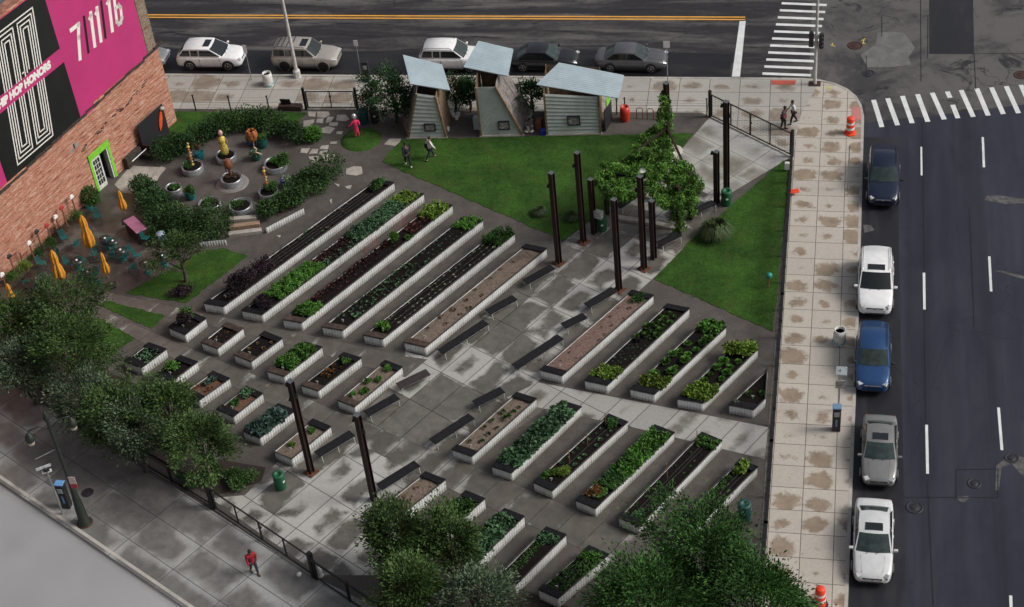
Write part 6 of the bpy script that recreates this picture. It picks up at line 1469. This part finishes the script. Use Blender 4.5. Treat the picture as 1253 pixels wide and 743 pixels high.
for px, py, lab in ((329,104,'white litter drum with turquoise pattern on the top pavement left of the street light'), (1027,420,'white litter drum with turquoise pattern on the side pavement')):
    t = empty('litter_drum', lab, 'bin', P(px, py), 0, 'white litter drums'); MB().lathe([(.33, 0), (.35, .3), (.34, .7), (.31, .98), (.27, .98), (.27, .7)], n=24).part('drum', m_wbin, t); MB().lathe([(.28, .8), (0, .8)], n=20).part('black_liner', m_boardk, t)
    sp = MB()
    for i in range(16): a = i * .39; z = rng.uniform(.06, .3); sp.box((.355 * math.cos(a), .355 * math.sin(a), z), (.02, .1, .09), a, bev=.004)
    sp.part('pattern', m_spl, t)
def tbarrel(px, py, label, sc=1):
    t = empty('traffic_barrel', label, 'traffic barrel', P(px, py), 0, 'orange traffic barrels'); z = 0
    MB().lathe([(.4, 0), (.4, .07), (.3, .09)], n=8, smooth=False).part('rubber_base', m_or if sc else m_tyre, t)
    for i, (a, b, mt, nm) in enumerate(((.09, .34, m_or, 'orange_band'), (.34, .5, m_rf, 'white_band'), (.5, .72, m_or, 'orange_band'), (.72, .86, m_rf, 'white_band'), (.86, 1.12, m_or, 'orange_band'))):
        r0, r1 = .29 - a * .06, .29 - b * .06; p_ = MB().lathe([(r0, a), (r1, b)] + ([(r1 * .8, b + .05), (0, b + .06)] if i == 4 else []), n=20); p_.part(nm, mt, t)
tbarrel(1040,163,'orange and white striped traffic barrel at the rounded pavement corner')
tbarrel(1003,740,'orange and white striped traffic barrel cut by the bottom edge of the photo', 0)
c = P(765,147); MB().lathe([(.27,0),(.33,.3),(.33,.7),(.27,1.05),(.2,1.05),(.2,.95),(0,.95)], c, 20).solo('red_barrel', simple('red barrel', (.5,.035,.02), .4), 'bright red barrel standing right of the widest shed', 'barrel')
m_rr = simple('dark red tube', (.22,.03,.035), .5)
for i, (x, y) in enumerate([(745,147),(783,145),(796,146),(809,146)]):
    c = P(x, y); m = MB(); m.tube([(c.x - .2, c.y, .15), (c.x - .2, c.y, .85), (c.x - .14, c.y, .95), (c.x + .14, c.y, .95), (c.x + .2, c.y, .85), (c.x + .2, c.y, .15)], .03, 8)
    m.solo('bike_rack', m_rr, 'dark red hoop rack %s' % ['at the corner of the widest shed', 'nearest the red barrel', 'in the middle of the three right of the red barrel', 'nearest the vine covered column'][i], 'bike rack', 'red hoop racks')
# small things
solo_box('utility_box', P(963,203,.55), (.28,.22,.5), 0, m_marker, 'small white box at the tip of the triangular lawn by the gate', 'box', bev=.02)
MB().box(P(972,234,.4), (.55,.35,.06), .3, bev=.01).solo('orange_sign', m_or, 'orange red board lying on the fence line by the side pavement', 'board')
t = empty('lawn_light', 'small teal lamp on a post at the right edge of the triangular lawn', 'lamp', P(941,352)); MB().tube([(0,0,0),(0,0,.7)], .03, 8).part('post', m_stake, t); MB().lathe([(.04,.7),(.17,.78),(.17,.98),(.06,1.05),(0,1.06)], n=14).part('lamp_head', simple('teal enamel', (.02,.25,.2), .3), t)
c = P(818,197); MB().lathe([(.0,.44),(.42,.45),(.42,.48),(0,.49)], (c.x,c.y,.35), 20).solo('stone_table', simple('pale round stone', (.5,.5,.46), .5), 'pale round stool top on the plaza beside the vine pergola', 'stool')
for i,(x,y,r) in enumerate([(820,186,.75),(822,200,.7),(816,210,.6)]):
    c = P(x,y); MB().lathe([(r,0),(r*.98,.12),(r*.6,.2),(0,.22)], c, 16, wob=lambda a,i_: 1+.08*math.sin(a*3+r*9)).solo('low_boulder', m_flag, ['topmost pale low boulder beside the vine pergola','middle pale low boulder beside the vine pergola','lowest pale low boulder beside the vine pergola'][i], 'boulder', 'low boulders by the pergola')
for x,y,z in ((750,210,3.0),(785,212,3.0),(750,238,2.6)): pass
for i,(x,y,h) in enumerate([(785.5,209,3.4),(750,229,3.2),(791,245,2.6)]): 
    c = P(x,y,h); m = MB().lathe([(.03,.12),(.25,.04),(.27,0),(0,.0)], c, 16); m.solo('hanging_lamp', m_marker, ['white round lamp at the top of the vine pergola','small white lamp at the left of the vine pergola','white round lamp right of the tall column before the pergola'][i], 'lamp', 'white lamps in the pergola')
st = MB(); 
struct('stone_wall_low', strip(PP([(755,270),(790,275),(828,283)]), .35, .14, .32), m_flag)
# bird feeder box near d, white things
c = P(392,704); t = empty('white_planter', 'small white statue on the corner of the low wall by the lower gate', 'statue', c); MB().lathe([(.18,0),(.12,.15),(.16,.3),(.1,.45),(.13,.55),(0,.62)], n=12).part('figure', m_marker, t); MB().box((0,0,-.0), (.3,.3,.06)).part('base', m_flag, t)
c = P(366,704); MB().lathe([(.1,0),(.14,.1),(0,.18)], c, 10).solo('white_stone', m_marker, 'white stone at the inner foot of the lower gate', 'stone')
# parked things by top fence
t = empty('sack_barrow', 'dark chair and brown crates left of the small gate on the top pavement', 'crates', P(356,134)); MB().box((0,0,.2),(1.6,.45,.35),bev=.02).part('crate', m_woodd, t); MB().box((-.3,.05,.6),(.7,.06,.45),rot=Matrix.Rotation(.3,3,'X')).part('black_panel', m_boardk, t)
# stone steps
stz = lambda x, y: (160 + x * .2154, 130 + y * .2154)
for i, (a, b, h) in enumerate((((568, 668), (720, 655), .42), ((566, 700), (735, 678), .28), ((560, 735), (745, 712), .2))):
    A, B = P(*stz(*a)), P(*stz(*b)); d = (B - A); nn = Vector((-d.y, d.x, 0)).normalized()
    MB().prism([A + nn * .16, B + nn * .16, B - nn * .2, A - nn * .2], .15, .15 + h).solo('stone_step', m_flag if i != 1 else simple('tan step', (.3,.2,.14),.8), ['top pale stone step','middle tan step','bottom stone step'][i] + ' of the small flight below the planter court', 'step', 'steps below the planter court')
def lowwall(a, b, h, label):
    A, B = P(*a), P(*b); m = corr_wall(A, B, .15, .15 + h); t = m.solo('edge_wall', m_corr, label, 'low wall'); return t
lowwall((327,286),(373,262), .42, 'low white ribbed wall under the right hedge of the planter court'); lowwall((245,303),(278,300), .4, 'low white ribbed wall at the lower left hedge by the stone steps')
# ================================================================= hedges and shrubs
l_hedge = leafmat('hedge leaves', [(.012, .034, .012), (.022, .058, .018), (.035, .08, .024)]); l_hedge2 = leafmat('hedge leaves with pale blossom', [(.014, .036, .012), (.024, .058, .016), (.04, .08, .022), (.05, .1, .03)])
def hedge(pts, wd, h, mat, label, n=5000, size=.15, name='hedge'):
    wd *= 1.12; h *= 1.1; n = int(n * 1.3)
    w = [P(*p) for p in pts]; ps, os_ = [], []
    L = sum((b - a).length for a, b in zip(w[:-1], w[1:])); 
    for a, b in zip(w[:-1], w[1:]):
        k = max(1, int((b - a).length / .55))
        for i in range(k):
            c = a.lerp(b, (i + rng.random()) / k) + Vector((rng.uniform(-.3, .3), rng.uniform(-.3, .3), rng.uniform(-.1, .2))) * wd / 1.7; q = rng.uniform(.6, 1.1); p, d = shell((c.x, c.y, .15 + h * .45), (wd * .62 * q, wd * .62 * q, h * .58 * q), int(n / (L / .55)), .5, .16); ps.append(p); os_.append(d)
    return leaf_mb(np.concatenate(ps), size, .6, .5, .1, np.concatenate(os_)).solo(name, mat, label, 'hedge')
hedge([(188,200),(200,196),(225,186),(248,172),(268,160)], 1.5, 1.35, l_hedge, 'dark hedge curving round the upper left of the planter court', 5000)
hedge([(268,160),(300,155),(330,158),(352,168),(368,178)], 1.6, 1.4, l_hedge2, 'dark hedge along the top of the planter court behind the sculptures', 6000)
hedge([(377,174),(386,166)], 1.1, .9, g_bright, 'fresh green shrub at the right end of the top hedge by the flagstones', 1500)
hedge([(178,238),(184,252),(198,264),(206,278)], 1.8, 1.5, l_hedge, 'dense dark hedge right of the patio umbrella, left of the planter court', 6000)
hedge([(205,276),(225,285),(250,286),(276,282)], 1.9, 1.5, l_hedge2, 'speckled hedge between the patio and the planter court', 7000)
hedge([(325,272),(345,256),(366,244),(385,228),(398,214)], 1.8, 1.4, l_hedge2, 'long speckled hedge on the right rim of the planter court', 9000)
hedge([(106,250),(116,246)], .9, 1.1, g_mid, 'small shrub beside the green doorway against the brick wall', 900)
for i, (x, y) in enumerate([(95,272),(75,290),(62,305),(48,318),(35,330),(18,345)]): bush('wall_grass', P(x, y), .55, .5, 1.0, [g_mid, g_yel, g_mid][i % 3] if i != 1 else g_brown, ['tuft nearest the doorway','second tuft from the doorway','third tuft from the doorway','fourth tuft from the doorway','fifth tuft from the doorway','last tuft before the photo edge'][i] + ' of the grasses along the brick wall', 'grass clump', 450, .18, aspect=.2, group='grass clumps along the brick wall')
bush('shrub', P(221,360), .9, .8, .6, g_purp, 'low reddish purple shrub at the foot of the small patio tree', 'shrub', 700, .13)
bush('potted_shrub', P(188,292), .5, .45, .8, g_mid, 'round green bush between the pink table and the blue barrel', 'shrub', 500, .12)
# ornamental grass near lawn
def grassclump(px, py, r, h, mat, label, n=420):
    m = MB(); c = P(px, py)
    for i in range(n):
        a = rng.uniform(0, 6.28); q = rng.random() ** .5 * r; x0, y0 = math.cos(a) * q * .25, math.sin(a) * q * .25; x1, y1 = math.cos(a) * q, math.sin(a) * q; hh = h * rng.uniform(.6, 1.1)
        s = Vector((-math.sin(a), math.cos(a), 0)) * .025
        p0, p1, p2 = Vector((x0, y0, 0)), Vector(((x0 + x1) / 2, (y0 + y1) / 2, hh)), Vector((x1 * 1.15, y1 * 1.15, hh * .55)); m.add([p0 - s, p0 + s, p1 + s, p1 - s], [(0, 1, 2, 3)]); m.add([p1 - s, p1 + s, p2], [(0, 1, 2)])
    m.shift(c); return m.solo('ornamental_grass', mat, label, 'grass clump')
l_grass = leafmat('ornamental grass blades', [(.03, .05, .02), (.045, .075, .03), (.08, .1, .045)])
grassclump(876,290,1.05,.95,l_grass,'rounded clump of arching grass below the bench at the triangular lawn',900); grassclump(660,262,.55,.4,l_grass,'wispy grass clump in the lawn left of the columns',500); grassclump(700,268,.55,.4,l_grass,'wispy grass clump right beside the second tall column',500)
# shrubs between the sheds
g_shed = leafmat('shed shrub leaves', [(.012, .03, .012), (.022, .055, .018), (.035, .08, .03)])
def strub(px, py, r, h, label, n=2600): return tree('shrub_tree', P(px, py), h, r, g_shed, m_woodd, label, 'small tree', n, 9, .17, 'shrubby trees between the sheds', .5, .52)
strub(486,150,1.6,3.6,'bushy small tree left of the left shed', 7000); strub(558,134,1.2,2.3,'bushy small tree between the left and middle sheds, left one'); strub(576,134,.95,2.2,'bushy small tree touching the left side of the middle shed'); strub(652,136,1.25,2.4,'bushy small tree between the middle and widest sheds')
# ================================================================= pergola
t = empty('vine_pergola', 'vine covered steel pergola with hanging green foliage at the plaza', 'pergola', P(790,255)); org = t.location.copy()
vposts = [(743,262,3.3),(831,288,3.6),(846,268,3.4),(818,205,3.4),(783,300,3.3)][:4]
for x, y, h in vposts: q = P(x, y) - org; MB().box((q.x, q.y, h / 2), (.22, .22, h), R_(-30)).part('post', m_rust, t)
tp = [P(x, y) - org + Vector((0, 0, min(h, 3.3) - .35)) for x, y, h in vposts]
for a, b in ((0, 1), (1, 2), (2, 3), (3, 0), (0, 2)): MB().bar(tp[a], tp[b], .12).part('beam', m_rust, t)
poly = [(800,158),(812,150),(826,160),(818,178),(822,192),(838,200),(852,206),(856,228),(848,248),(835,262),(815,252),(795,240),(775,240),(762,246),(742,240),(728,222),(731,206),(748,199),(765,200),(775,186),(780,174)]
def inside(x, y, pl):
    r = False; j = len(pl) - 1
    for i in range(len(pl)):
        if (pl[i][1] > y) != (pl[j][1] > y) and x < (pl[j][0] - pl[i][0]) * (y - pl[i][1]) / (pl[j][1] - pl[i][1]) + pl[i][0]: r = not r
        j = i
    return r
ps = []
clumps = []
while len(clumps) < 220:
    x, y = rng.uniform(725, 860), rng.uniform(148, 265)
    if inside(x, y, poly): clumps.append((x, y))
for x, y in clumps:
    hh = 3.3 + rng.uniform(-.35, .3) - (.9 if y < 185 else 0); c = P(x, y, hh); p, d = shell((c.x, c.y, c.z), (.36, .36, .26), 150, .2); ps.append(p)
for x, y, z0 in ((831,288,.3),(846,268,.4),(817,205,.5),(843,262,.6),(826,280,.8),(817,168,.2),(811,170,.6)):
    for z in np.arange(z0, 3.4, .22): c = P(x, y, .15); p, d = shell((c.x + rng.uniform(-.2, .2), c.y + rng.uniform(-.15, .15), z), (.33, .33, .25), 70, .3); ps.append(p)
allp = np.concatenate(ps) - np.array(org)
l_vine = leafmat('vine leaves', [(.03, .075, .012), (.055, .14, .018), (.09, .2, .03), (.13, .24, .05)], patch=1.2)
leaf_mb(allp, .2, .34, .5, -.35).part('vine', l_vine, t)
# ================================================================= trees
m_bark = simple('grey brown bark', (.06, .05, .042), .9, var=.4, scale=6, bump=.6)
l_t1 = leafmat('fine locust leaves', [(.022, .045, .014), (.036, .07, .02), (.055, .1, .028), (.08, .125, .04)]); l_t2 = leafmat('haze paled grey green tree leaves', [(.03, .05, .028), (.05, .08, .045), (.08, .115, .068), (.12, .155, .1)])  # grey green set is lightened, glare haze put into its colours
l_t3 = leafmat('deep green tree leaves', [(.012, .04, .009), (.022, .07, .014), (.036, .1, .02), (.06, .135, .03)])
def base_for(px, py, hc):   # ground point under a crown centre seen at (px, py)
    q = P(px, py, hc); return Vector((q.x, q.y, .15))
for px, py, H, r, mt, lab, n in [
    (12,400,5.5,2.0,l_t1,'tree at the far left edge, in front of the brick wall and last umbrella',8000),
    (62,388,5.5,2.1,l_t1,'tree crown overlapping the lower cafe patio, second from the left edge',8500),
    (88,432,5.5,2.2,l_t1,'dense tree crown below the cafe patio next to the grass wedge',9500),
    (28,448,5.0,2.0,l_t2,'paler tree crown over the fence near the left edge',7500),
    (145,500,5.0,2.1,l_t1,'tree crown above the street lamp, in front of the first short beds',9000),
    (207,503,4.8,1.7,l_t1,'tree crown covering the lower ends of the second and third short beds',8000),
    (245,545,5.0,2.0,l_t1,'tree crown at the right end of the left row, covering the fourth short bed',10000),
    (165,535,4.5,1.6,l_t2,'small pale tree crown leaning over the fence behind the street lamp',5500),
    (100,500,4.6,1.7,l_t2,'pale tree crown over the fence straight behind the lamp post top',6000)]:
    tree('locust_tree', base_for(px, py, H * .6), H, r * 1.02, mt, m_bark, lab, 'tree', int(n * 1.15), 20, .16, 'trees along the left fence', .55, .42, sub=.4)
tree('young_tree', P(228,345), 3.6, 1.35, l_t1, m_bark, 'small young tree on the little lawn beside the cafe patio', 'tree', 4200, 9, .15, None, .6, .4)
for px, py, H, r, mt, lab, n in [(487,660,5.2,1.9,l_t1,'upper left tree crown of the lower middle group, in front of the column',9000),(552,668,5.0,1.6,l_t1,'tree crown covering the lower end of the second bed of the bottom row',8000),(505,722,5.0,1.8,l_t1,'lower left tree crown of the lower middle group',8000),(585,735,5.0,1.9,l_t2,'tree crown at the bottom edge between the third and fourth beds of the bottom row',8500)]:
    tree('locust_tree', base_for(px, py, H * .6), H, r * 1.02, mt, m_bark, lab, 'tree', int(n * 1.15), 20, .16, 'trees of the lower middle group', .57, .42, sub=.4)
for px, py, H, r, lab, n in [(864,697,7.0,2.4,'big deep green tree beside the last bed of the lower row',17000),(795,752,7.0,2.6,'big deep green tree at the bottom edge, left one of the right hand group',17000),(925,742,6.6,2.15,'big deep green tree at the bottom edge reaching over the side pavement',13000)]:
    tree('broadleaf_tree', base_for(px, py, H * .62), H, r * 1.04, l_t3, m_bark, lab, 'tree', int(n * 1.3), 24, .17, 'big trees at the lower right', .6, .42, droop=-.35, aspect=.42, sub=.36)
for x, y, r, h, n, lab in [(292,590,.95,1.0,1800,'round light green bush beside the green bin at the lower left plaza'),(262,578,.8,.9,1300,'light green bush left of the round one near the green bin'),(232,592,.7,.8,900,'small bush against the left fence near the long gate')]: bush('bush', P(x, y), r, r * .8, h, g_mid if x < 240 else leafmat('light bush leaves %d' % x, [(.03, .075, .02), (.05, .11, .03), (.085, .16, .05)]), lab, 'bush', n, .13)
# ================================================================= photographer's tower (shades the lower garden; stands behind the camera)
tn = Vector((math.sin(R_(30)), math.cos(R_(30)), 0)); tdv = Vector((math.cos(R_(-30)), math.sin(R_(-30)), 0)); TW = 26
tw = empty('office_tower', 'tall stone office tower from which the garden is seen', 'building', (-tn.x * 9, -tn.y * 9, 0), R_(-30))
MB().box((0, 0, 48), (TW * 2, 15, 96)).part('facade', simple('limestone', (.3, .28, .25), .8, var=.1, scale=.4), tw)
e0, e1 = P(0, 597, 59.4), P(221, 746, 59.4); ed = (e1 - e0).normalized(); en = Vector((-ed.y, ed.x, 0))
if en.dot(tn) < 0: en = -en
rr_ = Matrix.Rotation(R_(30), 3, 'Z'); q0, q1 = e0 - ed * 6, e1 + ed * 1.2; twl = lambda v: rr_ @ (v - tw.location)
bk0, bk1 = q0 - en * 1.4, q1 - en * 1.4
lmb = MB(); lmb.prism([twl(v) for v in (q0, q1, bk1, bk0)], 59.05, 59.4); lmb.prism([twl(v) for v in (q0 - en * .12, q1 - en * .12, bk1, bk0)], 58.2, 59.045); lmb.part('window_ledge', simple('pale limestone ledge', (.30, .305, .325), .9, var=.12, scale=2.0, dirt=(.15, .145, .15)), tw)
wn_ = MB()
for i in range(12):
    for j in range(22): wn_.box((-TW + 2.2 + i * 4.3, 7.55, 3 + j * 4.1), (1.7, .08, 2.2))
wn_.part('window', m_glass, tw, kind='stuff')
